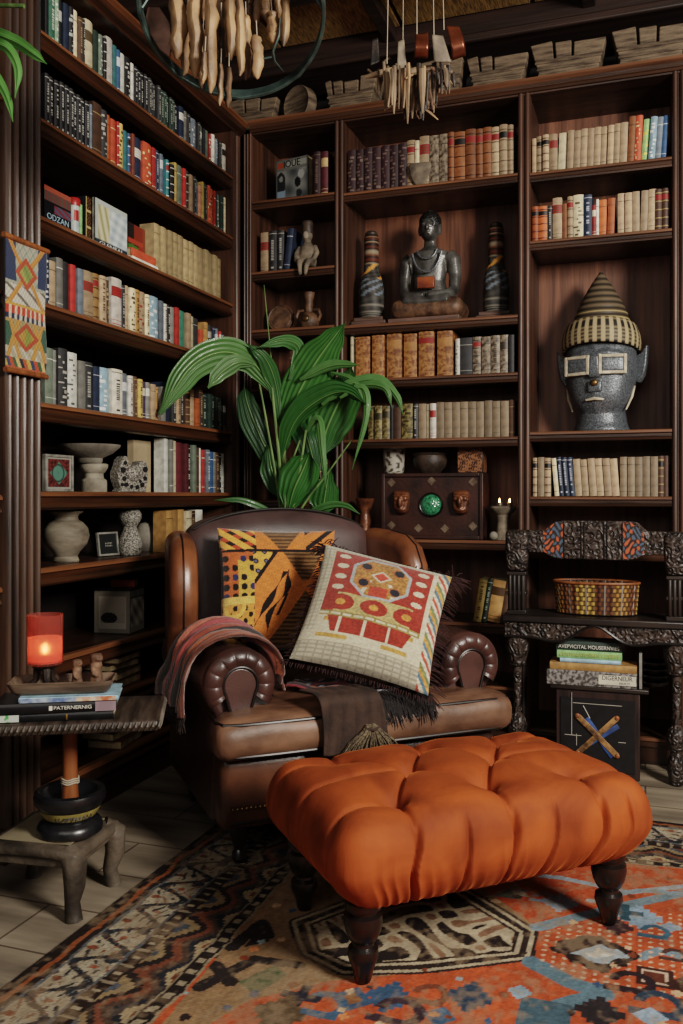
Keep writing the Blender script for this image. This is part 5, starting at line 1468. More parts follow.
# ------------------------------------------------------------------ flat-woven rug
RX0, RX1, RY0, RY1 = -1.47, 1.75, .95, 3.42
STEP = .0042
nx, ny = int((RX1-RX0)/STEP), int((RY1-RY0)/STEP)
gx, gy = np.meshgrid(np.linspace(RX0, RX1, nx+1), np.linspace(RY0, RY1, ny+1))
Xr, Yr = gx.ravel(), gy.ravel()
wob = (vnoise(Xr*9, Yr*9, 3)-.5)*.022+(vnoise(Xr*40, Yr*40, 4)-.5)*.008
dl = Xr-RX0+wob; db = RY1-Yr+wob                      # distance in from two woven edges
d = np.minimum(dl, db); al = np.where(dl < db, Yr, Xr+7)+wob*.6
col = np.zeros((Xr.size, 3))
def put(mask, h, jit=.0):
    col[mask] = np.array(C(h))
abr = vnoise(Xr*3, Yr*26, 5)*.5+vnoise(Xr*70, Yr*18, 6)*.5
put(np.ones(Xr.size, bool), '#b0481c')
# field
tri = lambda t: np.abs((t % 1)-.5)*2
field = d > .415
def poly_mask(pts, x=None, y=None):
    x = Xr if x is None else x; y = Yr if y is None else y
    ins = np.zeros(x.size, bool); n = len(pts); j = n-1
    for i in range(n):
        xi, yi = pts[i]; xj, yj = pts[j]
        c = ((yi > y) != (yj > y)) & (x < (xj-xi)*(y-yi)/(yj-yi+1e-12)+xi)
        ins ^= c; j = i
    return ins
def line_d(pts, closed=False):
    best = np.full(Xr.size, 9.)
    P = list(pts)+([pts[0]] if closed else [])
    for (ax, ay), (bx_, by) in zip(P[:-1], P[1:]):
        dx, dy = bx_-ax, by-ay; t = np.clip(((Xr-ax)*dx+(Yr-ay)*dy)/(dx*dx+dy*dy), 0, 1)
        best = np.minimum(best, np.hypot(Xr-ax-t*dx, Yr-ay-t*dy))
    return best+wob*.25
def g2(px, py): p = at(px, py, Z=0); return (p.x, p.y)
tanp = [g2(*p) for p in ((160, 1030), (292, 868), (400, 868), (470, 880), (537, 930), (532, 962), (440, 974), (330, 984), (250, 1003), (190, 1040))]
tm = poly_mask(tanp) & field
put(tm, '#8a6a48')
inner = [g2(*p) for p in ((300, 925), (390, 892), (455, 890), (527, 934), (522, 958), (420, 970), (345, 972), (310, 955))]
im = poly_mask(inner); put(im, '#a8977a')
dk = (np.sin(Xr*34+3*np.sin(Yr*19))*np.sin(Yr*36+2.4*np.sin(Xr*23)) > .12) & im; put(dk, '#241a17')
put((np.sin(Xr*34+3*np.sin(Yr*19))*np.sin(Yr*36+2.4*np.sin(Xr*23)) < -.62) & im, '#7d5a42')
for w_, h in ((.032, '#2b201b'), (.022, '#a8977a'), (.010, '#2b201b')): put((line_d(inner, True) < w_) & field, h)
# hooks on the tan ground
for pts in (((200, 990), (255, 962), (300, 968)), ((232, 950), (262, 925), (268, 938)), ((215, 968), (230, 985))):
    put((line_d([g2(*p) for p in pts]) < .018) & tm, '#2b2220')
put((line_d([g2(*p) for p in tanp[6:10]]) < .012) & field, '#5d6b74')
put(poly_mask([g2(*p) for p in ((238, 985), (275, 968), (288, 978), (255, 998))]) & tm, '#4d5a3c')
put(poly_mask([g2(*p) for p in ((243, 950), (262, 930), (270, 944))]) & tm, '#2a2120')
# blue lines and motifs on the orange
for pts, w_, h in ((((537, 930), (585, 918), (640, 905), (700, 892)), .022, '#6d8088'), (((532, 965), (570, 985), (603, 997), (560, 1010), (536, 1030)), .03, '#54707c'),
                   (((480, 872), (560, 880), (630, 895), (690, 888)), .014, '#8a98a0'), (((600, 900), (640, 893), (690, 897)), .014, '#7d9098'),
                   (((530, 1012), (525, 1040)), .018, '#6f8790'), (((640, 960), (660, 953), (690, 962)), .016, '#6d828c')):
    put((line_d([g2(*p) for p in pts]) < w_) & field, h)
dot = (np.hypot((Xr*38) % 1-.5, (Yr*38) % 1-.5) < .22)
om = poly_mask([g2(*p) for p in ((541, 935), (600, 922), (690, 915), (700, 1010), (610, 993), (540, 965))])
put(dot & om & field, '#c9a183')
def motif(px, py, shape, h, sc=1.):
    cx_, cy_ = g2(px, py); u, v = (Xr-cx_+wob*.3)/sc, (Yr-cy_+wob*.3)/sc
    if shape == 'dia': m_ = np.abs(u)+np.abs(v) < .05
    elif shape == 'sq': m_ = np.maximum(np.abs(u), np.abs(v)) < .04
    elif shape == 'cross': m_ = ((np.abs(u) < .014) & (np.abs(v) < .05)) | ((np.abs(v) < .014) & (np.abs(u) < .05))
    elif shape == 'tri': m_ = (v > -.04) & (np.abs(u) < (.05-v)*.6) & (v < .05)
    elif shape == 'step': m_ = (np.abs(u)+np.floor(np.abs(v)*60)/60*.9 < .055)
    elif shape == 'hook': m_ = ((np.hypot(u, v) < .05) & (np.hypot(u, v) > .028) & ((u > 0) | (v > 0))) | ((np.abs(v+.035) < .012) & (u > -.06) & (u < .04))
    put(m_ & field, h)
for a in ((655, 980, 'sq', '#3a211a', 1.1), (655, 980, 'sq', '#c0a58c', .8), (655, 980, 'sq', '#5a2e1e', .6),
          (633, 985, 'hook', '#2b1d22', 1.1), (640, 920, 'step', '#7d95a5', 1.1), (655, 935, 'hook', '#35596b', .8), (560, 905, 'step', '#8a9aa8', .9), (545, 900, 'hook', '#7f93a6', .7), (515, 892, 'tri', '#a59a86', .9), (508, 896, 'tri', '#4f6a64', .7),
          (352, 1002, 'dia', '#35506b', 1.1), (352, 1002, 'dia', '#8a5a34', .55), (325, 1008, 'hook', '#3d5a72', 1.1), (390, 1000, 'step', '#35506b', 1.), (300, 1000, 'cross', '#2b2a33', 1.), (430, 998, 'hook', '#6d3a24', .9), (470, 1000, 'step', '#2b3b4d', 1.),
          (545, 1018, 'sq', '#3c5560', 1.5), (520, 995, 'step', '#7d9aa8', .5), (600, 1015, 'step', '#2b2528', 1.), (660, 1008, 'hook', '#2a3a4a', 1.2), (650, 1020, 'dia', '#8aa0b0', .8), (618, 930, 'step', '#3a2226', .7), (625, 915, 'cross', '#2d4a55', 1.),
          (670, 930, 'dia', '#7d8fa0', .6), (675, 958, 'hook', '#4a3028', .7), (400, 1015, 'hook', '#3a2a30', 1.2), (280, 1016, 'step', '#54422e', 1.1), (440, 1020, 'dia', '#3d5a72', .8), (690, 990, 'dia', '#3a211a', 1.2)):
    motif(*a)
rs = random.Random(5)
for i in range(70):                                   # rest of the field, beyond the photograph's edge too
    x_, y_ = rs.uniform(.05, 1.7), rs.uniform(1., 2.9)
    sh_ = rs.choice(['dia', 'step', 'hook', 'cross', 'tri']); h = rs.choice(['#7d95a5', '#35506b', '#2b1d22', '#8a9aa8', '#c0a58c'])
    u, v = Xr-x_, Yr-y_
    m_ = (np.abs(u)+np.floor(np.abs(v)*60)/60 < rs.uniform(.025, .05))
    if x_ > .45: put(m_ & field, h)
# borders, outside to inside
put(d < .415, '#4a3327')
put(d < .028, '#231814'); put((d > .028) & (d < .044), '#8a4a22'); put((d > .044) & (d < .062), '#2b201b')
b1 = (d > .062) & (d < .205); put(b1, '#a3957c')
ph = al/.155; q = (ph % 1)-.5; r_ = (d-.1335)/.07
s_ = np.abs(r_-.75*np.sin(q*2*PI))
put(b1 & (s_ < .24), '#27292f'); put(b1 & (np.hypot(q*2.4, r_-.55) < .28), '#2d3238'); put(b1 & (np.hypot((q-.25)*3, r_+.6) < .22), '#7a3f24'); put(b1 & (np.hypot((q+.3)*3, r_-.1) < .16), '#9a4a28')
sc_b = np.sin(al*52+3*np.sin(d*60))*np.sin(d*95+2.4*np.sin(al*33))
put(b1 & (sc_b > .7), '#2a2c33'); put(b1 & (sc_b < -.85), '#7a4a30'); put(b1 & (np.abs(sc_b+.45) < .07), '#6d6a62')
put(b1 & (np.abs(np.abs(r_)-.95) < .07), '#5a5c5e')
b2 = (d > .205) & (d < .25); put(b2, '#2a1d18'); put(b2 & ((al*26) % 1 < .3) & (np.abs(d-.2275) < .012), '#9a8a70'); put(b2 & ((al*13) % 1 < .12), '#8a7a62')
b3 = (d > .25) & (d < .37)
zz = (d-.25)/.12+.5*np.floor(tri(al/.16)*6)/6+.25*(vnoise(al*9, d*20, 21)-.5); k = np.floor(zz*5.2).astype(int) % 8
for i, h in enumerate(('#4a4f58', '#8a7350', '#2b211f', '#74422c', '#4d3a2e', '#26282f', '#a08a66', '#6d3a26')): put(b3 & (k == i), h)
b4 = (d > .37) & (d < .415); put(b4, '#241a17'); put(b4 & ((al*18) % 1 < .4) & (np.abs(d-.3925) < .010), '#94846a'); put((np.abs(d-.372) < .003) | (np.abs(d-.412) < .003), '#8a7a60')
# wear
for pts, h in (((  (549, 950), (560, 943), (590, 937), (612, 944), (642, 959), (625, 968), (600, 976), (572, 964)), '#2a1c1a'), (((572, 955), (600, 947), (632, 958), (598, 967)), '#93a5ac'), (((585, 956), (600, 951), (612, 957), (598, 962)), '#c5c2b4')):
    put(poly_mask([g2(*p) for p in pts], Xr+.012*tri(Yr*22)-.006, Yr+.012*tri(Xr*22)-.006) & field, h)
rs2 = random.Random(9)
for i in range(70):
    px_, py_ = rs2.uniform(170, 690), rs2.uniform(872, 1030)
    x_, y_ = g2(px_, py_); u, v = Xr-x_, Yr-y_; k_ = rs2.uniform(.007, .015)
    put((np.abs(u)+np.floor(np.abs(v)*140)/140 < k_) & field & ~im, rs2.choice(['#c9a27a', '#35506b', '#2b1d1c', '#8f9ca0', '#7a3a1c', '#d07a40']))
n1 = vnoise(Xr*2.2, Yr*2.2, 8); n2 = vnoise(Xr*160, Yr*160, 9)
col *= (.62+.5*abr+.25*(n1-.5))[:, None]*(.8+.4*n2)[:, None]
worn = np.clip((vnoise(Xr*7, Yr*7, 11)*.5+vnoise(Xr*60, Yr*45, 13)*.5-.5)*2.2+.25*(n2-.3), 0, .5)[:, None]
col = col*(1-worn)+np.array(C('#8a7358'))*worn
rows_ = (np.floor(Yr/.0042) % 2)[:, None]; col *= (.93+.14*rows_)
zr = .006+.0012*n2+.002*vnoise(Xr*3, Yr*3, 12)
me = bpy.data.meshes.new('rug')
vv = np.stack([Xr, Yr, zr], 1).astype(np.float32)
me.vertices.add(len(vv)); me.vertices.foreach_set('co', vv.ravel())
idx = np.arange((nx+1)*(ny+1)).reshape(ny+1, nx+1)
fq = np.stack([idx[:-1, :-1], idx[:-1, 1:], idx[1:, 1:], idx[1:, :-1]], -1).reshape(-1, 4)
me.loops.add(fq.size); me.loops.foreach_set('vertex_index', fq.ravel().astype(np.int32))
me.polygons.add(len(fq)); me.polygons.foreach_set('loop_start', np.arange(0, fq.size, 4, dtype=np.int32))
me.update(calc_edges=True)
ca = me.color_attributes.new('Col', 'FLOAT_COLOR', 'POINT')
c4 = np.ones((len(vv), 4), np.float32); c4[:, :3] = np.clip(col, 0, 1); ca.data.foreach_set('color', c4.ravel())
MT['rug'] = vmat('worn kilim wool', .95, weave=0, sheen=0, noise=.15, nscale=90, bump=.5)
me.materials.append(MT['rug'])
rug = bpy.data.objects.new('rug', me); COL.objects.link(rug)
tag(rug, 'worn orange and brown patterned wool rug lying under the ottoman and armchair', 'rug')
# ------------------------------------------------------------------ carved console under the wide bay
MT['carved_black'] = mat('blackened carved hardwood', '#463a33', '#1a1411', rough=.45, scale=30, bump=.8, bscale=44, bkind='carve', coat=.1)
MT['dark_flat'] = mat('dark grained hardwood', '#2e2520', '#171210', rough=.42, scale=4, stretch=(1, 10, 1), bump=.3)
YF = 3.86
def zf(py, px=600): return at(px, py, Y=YF).z
xl0, xl1, xq0, xq1 = xr(505, YF), xr(528, YF), xr(664, YF), xr(690, YF)
con = thing('carved_console', 'blackened carved wooden console with painted crest rail in front of the wide bay', 'table', ((xl0+xq1)/2, YF, 0))
COI = (xl0+xq1)/2
def cpart(mb, name, m, **k):
    o = mb.build(name, m, **k); o.parent = con; o.matrix_parent_inverse = Matrix.Translation((-COI, -YF, 0)); return o
zs = zf(618)
b = MB(); b.box((xl0-.01, YF-.03, zs-.03), (xq1+.01, YF+.235, zs)); cpart(b, 'table_top', 'dark_flat', bevel=.006)
# serpentine apron
pts = [(xl0, zs-.032)]; n = 30; zb_ = zf(641)
for i in range(n+1):
    t_ = i/n; x = xl1+(xq0-xl1)*t_
    z = zb_-.0+.058*math.exp(-((t_-.5)/.17)**2)-.018*math.sin(t_*2*PI)**2
    pts.append((x, z))
pts = [(xl0, zs-.032), (xl0, zb_)]+pts[1:]+[(xq1, zb_), (xq1, zs-.032)]
b = MB(); b.prism(pts, -.0, .03, T=Matrix.Translation((0, YF+.01, 0)) @ T0); cpart(b, 'apron', 'carved_black', bevel=.005)
b = MB(); b.tube([(p[0], YF-.022, p[1]+.006) for p in pts[1:-1]], .006, 6); cpart(b, 'apron_bead', 'black_wood')
for x0, x1 in ((xl0, xl1), (xq0, xq1)):
    xc, hw = (x0+x1)/2, (x1-x0)/2
    for back in (0, 1):
        yc = YF+.03+.18*back
        tz = zs-.03
        b = MB()
        if not back:
            b.lathe([(0, tz), (hw*.95, tz), (hw, tz-.02), (hw*.86, tz-.03), (hw*1.05, tz-.07), (hw*1.05, tz-.12), (hw*.8, tz-.165), (hw*.75, tz-.175), (hw*.75, tz-.19), (hw*.38, tz-.2), (hw*.34, tz-.36), (hw*.42, tz-.385), (hw*.3, tz-.4), (hw*.62, tz-.415), (hw*.86, tz-.45), (hw*.8, tz-.49), (hw*.45, tz-.515), (hw*.5, tz-.525), (hw*.72, tz-.55), (hw*.74, tz-.6), (hw*.5, .004), (0, .0)], 24)
        else: b.lathe([(0, tz), (hw*.5, tz), (hw*.4, .02), (hw*.5, 0), (0, 0)], 12)
        o = b.build('leg', 'carved_black' if not back else 'black_wood', None); o.parent = con; o.location = (xc-COI, yc-YF, 0)
    # post: fluted block, carved block
    b = MB(); z0, z1 = zs, zf(574)
    b.box((xc-hw*.75, YF, z0), (xc+hw*.75, YF+.05, z1)); b.box((xc-hw*.85, YF-.005, z0), (xc+hw*.85, YF+.055, z0+.02)); b.box((xc-hw*.85, YF-.005, (z0+z1)/2-.008), (xc+hw*.85, YF+.055, (z0+z1)/2+.008)); b.box((xc-hw*.85, YF-.005, z1-.015), (xc+hw*.85, YF+.055, z1))
    for k in range(4): b.tube([(xc-hw*.55+hw*.37*k, YF-.002, z0+.02), (xc-hw*.55+hw*.37*k, YF-.002, z1-.015)], hw*.16, 8)
    cpart(b, 'post', 'dark_flat', bevel=.003)
    b = MB(); b.rbox((hw*2, .07, zf(531)-z1), .022, (8, 6, 10), T=Matrix.Translation((xc, YF+.025, (z1+zf(531))/2)), fn=lambda q: (q.x*(1-.12*max(0, -q.z/.08)), q.y, q.z)); cpart(b, 'post_head', 'carved_black')
zc0, zc1 = zf(560), zf(521); ze0, ze1 = zf(554), zf(531)
X_ = lambda p: xr(p, YF)
poly = [(X_(526), ze0), (X_(543), ze0), (X_(553), zc0+.006), (X_(560), zc0), (X_(628), zc0), (X_(636), zc0+.006), (X_(646), ze0), (X_(667), ze0), (X_(667), ze1), (X_(648), ze1), (X_(637), zc1-.004), (X_(628), zc1), (X_(563), zc1), (X_(555), zc1-.006), (X_(545), ze1), (X_(526), ze1)]
b = MB(); b.prism(poly, -.012, .012, T=Matrix.Translation((0, YF+.02, 0)) @ T0); cr_ = cpart(b, 'crest_rail', 'carved_black', bevel=.004)
def f_fl(u, v):
    k = math.sin(u*13+2*math.sin(v*8))*math.sin(v*15+1.5*math.sin(u*9))
    if k > .35: return C('#b5522c')
    if k < -.45: return C('#46586a')
    return C('#2a2320')
for p0, p1 in ((542, 564), (622, 645)):
    b = MB(); x0, x1 = X_(p0+1), X_(p1-1)
    def fq_(u, v, x0=x0, x1=x1, fl=(p0 > 600)):
        w_ = u if not fl else 1-u
        lo = ze0+(zc0-ze0)*min(1, w_*1.6); hi = ze1+(zc1-ze1)*min(1, w_*1.6)
        return (x0+(x1-x0)*u, YF+.0065, lo+.006+(hi-lo-.012)*v)
    b.grid(fq_, 30, 30, colfn=f_fl); o = cpart(b, 'painted_flowers', 'paint')
b = MB()
for p in (563.5, 581, 584, 604, 607, 622.5): b.box((X_(p)-.002, YF+.0045, zc0+.004), (X_(p)+.002, YF+.009, zc1-.004))
cpart(b, 'rail_bead', 'black_wood')
# basket on the console
def f_bas(u, v):
    gx, gy = (u*84) % 1, (v*7) % 1
    if (u*14) % 1 < .07: return C('#8a8078')
    if gy < .12 or v > .95: return C('#2a1a10')
    c = ['#9c6f28', '#6e4220', '#b08c34', '#5f361c'][int(u*14+.5) % 4]
    return mixc(C(c), C('#2d1a0c'), .75 if (int(u*84)+int(v*7)) % 2 else .0)
YB_ = 3.985; x = xr(596, YB_); rx = 41*upx(596, Y=YB_); hb = .135
t = thing('basket', 'oval woven gold and brown basket on the carved console', 'basket', (x, YB_, zs+.001))
b = MB(); b.grid(lambda u, v: ((rx*(.94+.06*v)+.0022*math.sin(u*84*PI)*math.cos(v*7*PI))*math.cos(2*PI*u), (.088*(.94+.06*v)+.002*math.sin(u*84*PI))*math.sin(2*PI*u), .004+hb*v), 336, 28, colfn=f_bas)
b.lathe([(0, .003), (.94, .003)], 40, ax=rx, ay=.088, cap=False); o = b.build('basket_wall', 'paint', t); solidify(o, .005, -1)
b = MB(); b.tube([(rx*1.005*math.cos(2*PI*i/48), .09*math.sin(2*PI*i/48), hb+.004) for i in range(49)], .006, 8); b.build('rim', 'orange_wood', t)
# dark chest with crossed-rods panel
YC_ = 3.885; x0, x1 = xr(556, YC_), xr(640, YC_); w = x1-x0; zt_ = at(600, 691, Y=YC_).z
t = thing('small_cabinet', 'low dark cabinet with a black crossed-sticks panel beneath the console', 'cabinet', ((x0+x1)/2, YC_, .001))
MT['dark_red'] = mat('dark maroon stained wood', '#33201b', '#1c110e', rough=.5, scale=5, stretch=(8, 8, 1), bump=.25)
b = MB(); b.box((-w/2, 0, 0), (w/2, .16, zt_-.002)); b.build('cabinet_body', 'dark_red', t, bevel=.004)
b = MB(); b.box((-w/2-.025, -.012, zt_-.001), (w/2+.035, .17, zt_+.017)); b.build('cabinet_top', 'dark_flat', t, bevel=.004)
MT['black_panel'] = mat('black panel', '#141317', '#0b0a0c', rough=.5, scale=30)
b = MB(); b.box((-w/2+.02, -.006, .03), (w/2-.02, .0, zt_-.035)); b.build('black_panel', 'black_panel', t)
pc = Vector((.0, -.009, zt_*.49))
MT['blue_paint'] = mat('blue streak paint', '#2f5aa0', '#1c3360', rough=.6); MT['rod'] = mat('bronze stick paint', '#a5763f', '#4d3520', rough=.45, scale=30)
MT['pale_paint'] = mat('pale streak paint', '#b9b2a4', rough=.6)
for a_, l, wd, m, dz_ in ((.95, .19, .022, 'blue_paint', 0), (-.62, .19, .026, 'blue_paint', 0), (.78, .225, .024, 'rod', -.002), (-.80, .225, .024, 'rod', -.004)):
    b = MB(); b.rbox((wd, .005, l), .002, (2, 2, 2), T=Matrix.Translation(pc+Vector((.008*(m == 'blue_paint'), dz_, -.008*(m == 'blue_paint')))) @ Matrix.Rotation(a_, 4, 'Y')); b.build('crossed_stick', m, t)
    if m == 'rod':
        for e in (-1, 1):
            b = MB(); b.ball(pc+Vector((math.sin(a_)*e*l*.5, dz_-.001, math.cos(a_)*e*l*.5)), (.011, .005, .011), 10); b.build('stick_end', 'orange_wood', t)
b = MB()
for x_, z_, lx, lz in ((-.1, .47, .07, .002), (-.085, .42, .002, .05), (-.105, .72, .002, .18), (.1, .43, .03, .002), (.04, .15, .024, .003), (-.0, .845, .2, .002)):
    b.box((x_-lx/2, -.0075, zt_*z_-lz/2), (x_+lx/2, -.006, zt_*z_+lz/2))
b.tube([(-.058, -.008, zt_*.82), (-.03, -.008, zt_*.68)], .002, 6)
b.build('chalk_line', 'pale_paint', t)
# books on the cabinet
z = zt_+.0185; u_ = upx(596, Y=YC_)
MT['green_ink'] = mat('lime lettering', '#b9c45a', rough=.6); MT['dark_ink'] = mat('dark lettering', '#2a2a2e', rough=.6)
SPK = mat('mottled grey book cloth', '#8a8480', '#3d3836', rough=.7, scale=70, lo=.42, hi=.58); MT['bk_spk'] = SPK
spec = [('spk', 547, 637, .064, 'mottled grey book with white title panel, lowest on the low cabinet'), ('oc', 550, 637, .032, 'ochre-spined book, second from bottom on the low cabinet'),
        ('sb', 560, 621, .018, 'slim pale blue book, middle of the stack on the low cabinet'), ('lv', 557, 622, .034, 'lime-lettered green book, second from top on the low cabinet'), ('dg', 556, 622, .040, 'dark green book on top of the low cabinet stack')]
for c, p0, p1, th_, lb in spec:
    x0, x1 = xr(p0, YC_), xr(p1, YC_)
    o = flat_book(lb, c, x1-x0, .13, th_-.001, ((x0+x1)/2, YC_-.004+.006*(c in 'dglvsb'), z), 0, 'books stacked on the low cabinet')
    wv = x1-x0
    if c == 'spk':
        b = MB(); b.box((.03, -.0058, .012), (wv/2-.004, -.0045, th_-.012)); b.build('title_panel', 'white_label', o)
        text_part('title_lettering', 'DIGERNEUR', .026, 'dark_ink', o, (.03+(wv/2-.034)/2, -.006, .04), (PI/2, 0, 0), wv*.33)
        text_part('small_lettering', 'SEUE IT', .01, 'dark_ink', o, (.03+(wv/2-.034)*.7, -.006, .02), (PI/2, 0, 0), wv*.12)
    if c == 'dg': text_part('title_lettering', 'AVEPVICITAL MOUSERNVIES', .022, 'white_ink', o, (0, -.0062, .016), (PI/2, 0, 0), wv*.92)
    if c == 'lv': text_part('title_lettering', 'CORTVALAVENIREN COURVE', .022, 'green_ink', o, (0, -.0062, .016), (PI/2, 0, 0), wv*.92)
    z += th_

b = MB(); b.box((-.006, 0, 0), (.006, .14, .15)); tag(b.build('book', MT['bk_gy'], loc=(xr(635, YC_)+.022, YC_+.005, zt_+.0185), bevel=.001), 'tall grey board book standing against the stack end on the low cabinet', 'book', 'books stacked on the low cabinet')
zz_ = zt_+.0185
for i in range(4):
    b = MB(); b.lathe([(0, 0), (.03, 0), (.048, .012), (.058, .026), (.055, .026), (.03, .008), (0, .006)], 28)
    tag(b.build('plate', 'black_wood', loc=(xr(636, YC_)+.075, YC_+.075, (.02 if 0 else zz_)+.0275*i)), f'black dish, {ORD[i]} from bottom of the small stack behind the grey board book', 'dish', 'black dishes on the low cabinet')

# ------------------------------------------------------------------ side table at the pilaster, on its little stool
TC = c2w(-.802, 2.6); 
MT['table_wood'] = mat('dark carved table wood', '#4a3d34', '#231b17', rough=.45, scale=5, stretch=(9, 1, 9), bump=.4)
MT['stool_wood'] = mat('grey weathered carved wood', '#5c5042', '#2d261f', rough=.6, scale=9, bump=.8, bscale=50)
MT['stool_top'] = mat('pale worn inset', '#8a7d62', '#5c5240', rough=.65, scale=6, bump=.3)
ZST, ZTT = .205, .575
c0 = Vector((-.745, 2.458)); exs = Vector((.978, -.21)); eys = Vector((.21, .978))
sc2 = c0-exs*.15+eys*.14
st = thing('stool', 'low grey carved stool with curved legs carrying the pedestal table', 'stool', c2w(sc2.x, sc2.y), YAW-math.atan2(.21, .978))
b = MB(); b.rbox((.31, .28, .032), .014, (10, 8, 4), T=Matrix.Translation((0, 0, ZST-.016)), fn=lambda q: (q.x, q.y, q.z-.014*abs(q.x/.155)**4)); b.build('stool_seat', 'stool_wood', st)
b = MB(); b.box((-.115, -.105, ZST-.0005), (.115, .105, ZST+.002)); b.build('inset_panel', 'stool_top', st)
for sx in (-1, 1):
    for sy in (-1, 1):
        b = MB(); 
        pts = [(sx*.11, sy*.10, ZST-.02), (sx*.14, sy*.122, ZST-.045), (sx*.14, sy*.124, .1), (sx*.128, sy*.114, .05), (sx*.136, sy*.12, .0)]
        b.tube(pts, [.03, .036, .030, .022, .026], 10); b.build('leg', 'stool_wood', st)
b = MB(); b.box((-.125, -.125, ZST-.06), (.125, -.110, ZST-.028)); b.box((-.125, .110, ZST-.06), (.125, .125, ZST-.028)); b.box((-.14, -.11, ZST-.06), (-.125, .11, ZST-.028)); b.box((.125, -.11, ZST-.06), (.14, .11, ZST-.028)); b.build('apron', 'stool_wood', st, bevel=.004)
tb = thing('pedestal_table', 'dark side table on an orange wooden column rising from a black bowl base', 'table', TC, YAW+.15)
MT['black_bowl'] = mat('black lacquered bowl', '#1f1f22', '#101012', rough=.32, scale=20, bump=.2, bscale=60, coat=.3)
z0 = ZST+.0025
b = MB(); b.lathe([(0, z0), (.088, z0), (.094, z0+.006), (.094, z0+.02), (.086, z0+.034), (.07, z0+.042), (.073, z0+.05), (.09, z0+.078), (.1, z0+.092), (.104, z0+.108), (.1, z0+.122), (.092, z0+.127), (.082, z0+.122), (.076, z0+.10), (.06, z0+.085), (0, z0+.08)], 40); b.build('bowl_base', 'black_bowl', tb)
MT['yellow_band'] = mat('yellow band', '#a5984a', '#7d6d2f', rough=.6, scale=25)
b = MB(); b.lathe([(.0745, z0+.051), (.0915, z0+.078)], 40, cap=False); b.build('yellow_band', 'yellow_band', tb)
for i, chs in enumerate('LDEMAILD'):
    a = -PI/2-.30+i*.16; r_ = .0855
    text_part('band_lettering', chs, .024, 'black', tb, (r_*math.cos(a), r_*math.sin(a), z0+.064), Euler((PI/2-.56, 0, a+PI/2), 'XYZ'))
b = MB(); b.lathe([(0, z0+.082), (.024, z0+.082), (.025, z0+.1), (.022, z0+.15), (.0215, ZTT-.03), (0, ZTT-.03)], 20); b.build('column', 'orange_wood', tb)
MT['cord'] = mat('pale cord', '#b0a08a', rough=.8)
b = MB()
for k in range(3): b.tube([(.0245*math.cos(2*PI*i/24), .0245*math.sin(2*PI*i/24), z0+.145+.006*k+.002*math.sin(i)) for i in range(25)], .0026, 6)
b.build('cord_binding', 'cord', tb)
b = MB(); b.rbox((.54, .32, .034), .014, (14, 10, 5), T=Matrix.Translation((0, -.035, ZTT-.017)), fn=lambda q: (q.x, q.y, q.z)); b.build('table_top', 'table_wood', tb)
b = MB()
for i in range(34):
    x = -.258+i*.0157; b.tube([(x, -.193, ZTT-.028), (x+.008, -.199, ZTT-.017), (x+.011, -.193, ZTT-.005)], [.003, .0048, .003], 6)
for i in range(18):
    y = -.18+i*.0165; b.tube([(.268, y, ZTT-.028), (.273, y+.008, ZTT-.017), (.268, y+.011, ZTT-.005)], [.003, .0048, .003], 6)
b.build('carved_edge', 'stool_wood', tb)
# books on the table
TM = Matrix.Translation(TC) @ Matrix.Rotation(YAW, 4, 'Z')
def onT(px, d, z): r = (px-CX)/FPX*d; return c2w(r, d, z)
z = ZTT+.0008
MT['bk_blk'] = mat('black gloss jacket', '#17181b', '#0d0e10', rough=.35, scale=20)
p = onT(55, 2.43, z); o = flat_book('dark book with a bright green and white spine end, lowest on the pedestal table', 'blk', .315, .15, .023, p, YAW+.15, 'books on the pedestal table')
b = MB(); b.box((-.158, -.0056, .002), (-.095, -.003, .021)); b.build('spine_picture', mat('green and white spine picture', '#3f9a4a', '#b9c0b5', rough=.5, scale=26, lo=.48, hi=.52), o)
b = MB(); b.box((.03, -.0056, .004), (.034, -.003, .019)); b.build('spine_mark', 'gilt', o)
z += .024
p = onT(56, 2.425, z); o = flat_book('black book with white lettering and a pink spine patch, on the pedestal table', 'blk', .325, .155, .028, p, YAW+.19, 'books on the pedestal table')
text_part('title_lettering', 'PATERNERNIG', .014, 'white_ink', o, (.045, -.0062, .014), (PI/2, 0, 0), .10)
b = MB(); b.box((-.018, -.006, .008), (-.009, -.003, .020)); b.build('spine_emblem', 'white_ink', o)
MT['pink'] = mat('pinkish label', '#a08890', '#7d6870', rough=.6)
b = MB(); b.box((.105, -.0058, .001), (.1605, -.003, .0275)); b.build('spine_patch', 'pink', o)
z += .029
p = onT(69, 2.43, z); o = flat_book('thin blue and orange patterned book directly under the wooden tray', 'sb', .265, .15, .015, p, YAW+.17, 'books on the pedestal table')
b = MB(); b.box((-.13, -.0056, .002), (.02, -.003, .013)); b.build('spine_picture', mat('blue streaked spine', '#3f5f95', '#a5b0b8', rough=.5, scale=40), o)
b = MB(); b.box((.02, -.0056, .002), (.125, -.003, .013)); b.build('spine_picture', mat('orange streaked spine', '#b55a2c', '#c9b59a', rough=.5, scale=50), o)
z += .0158
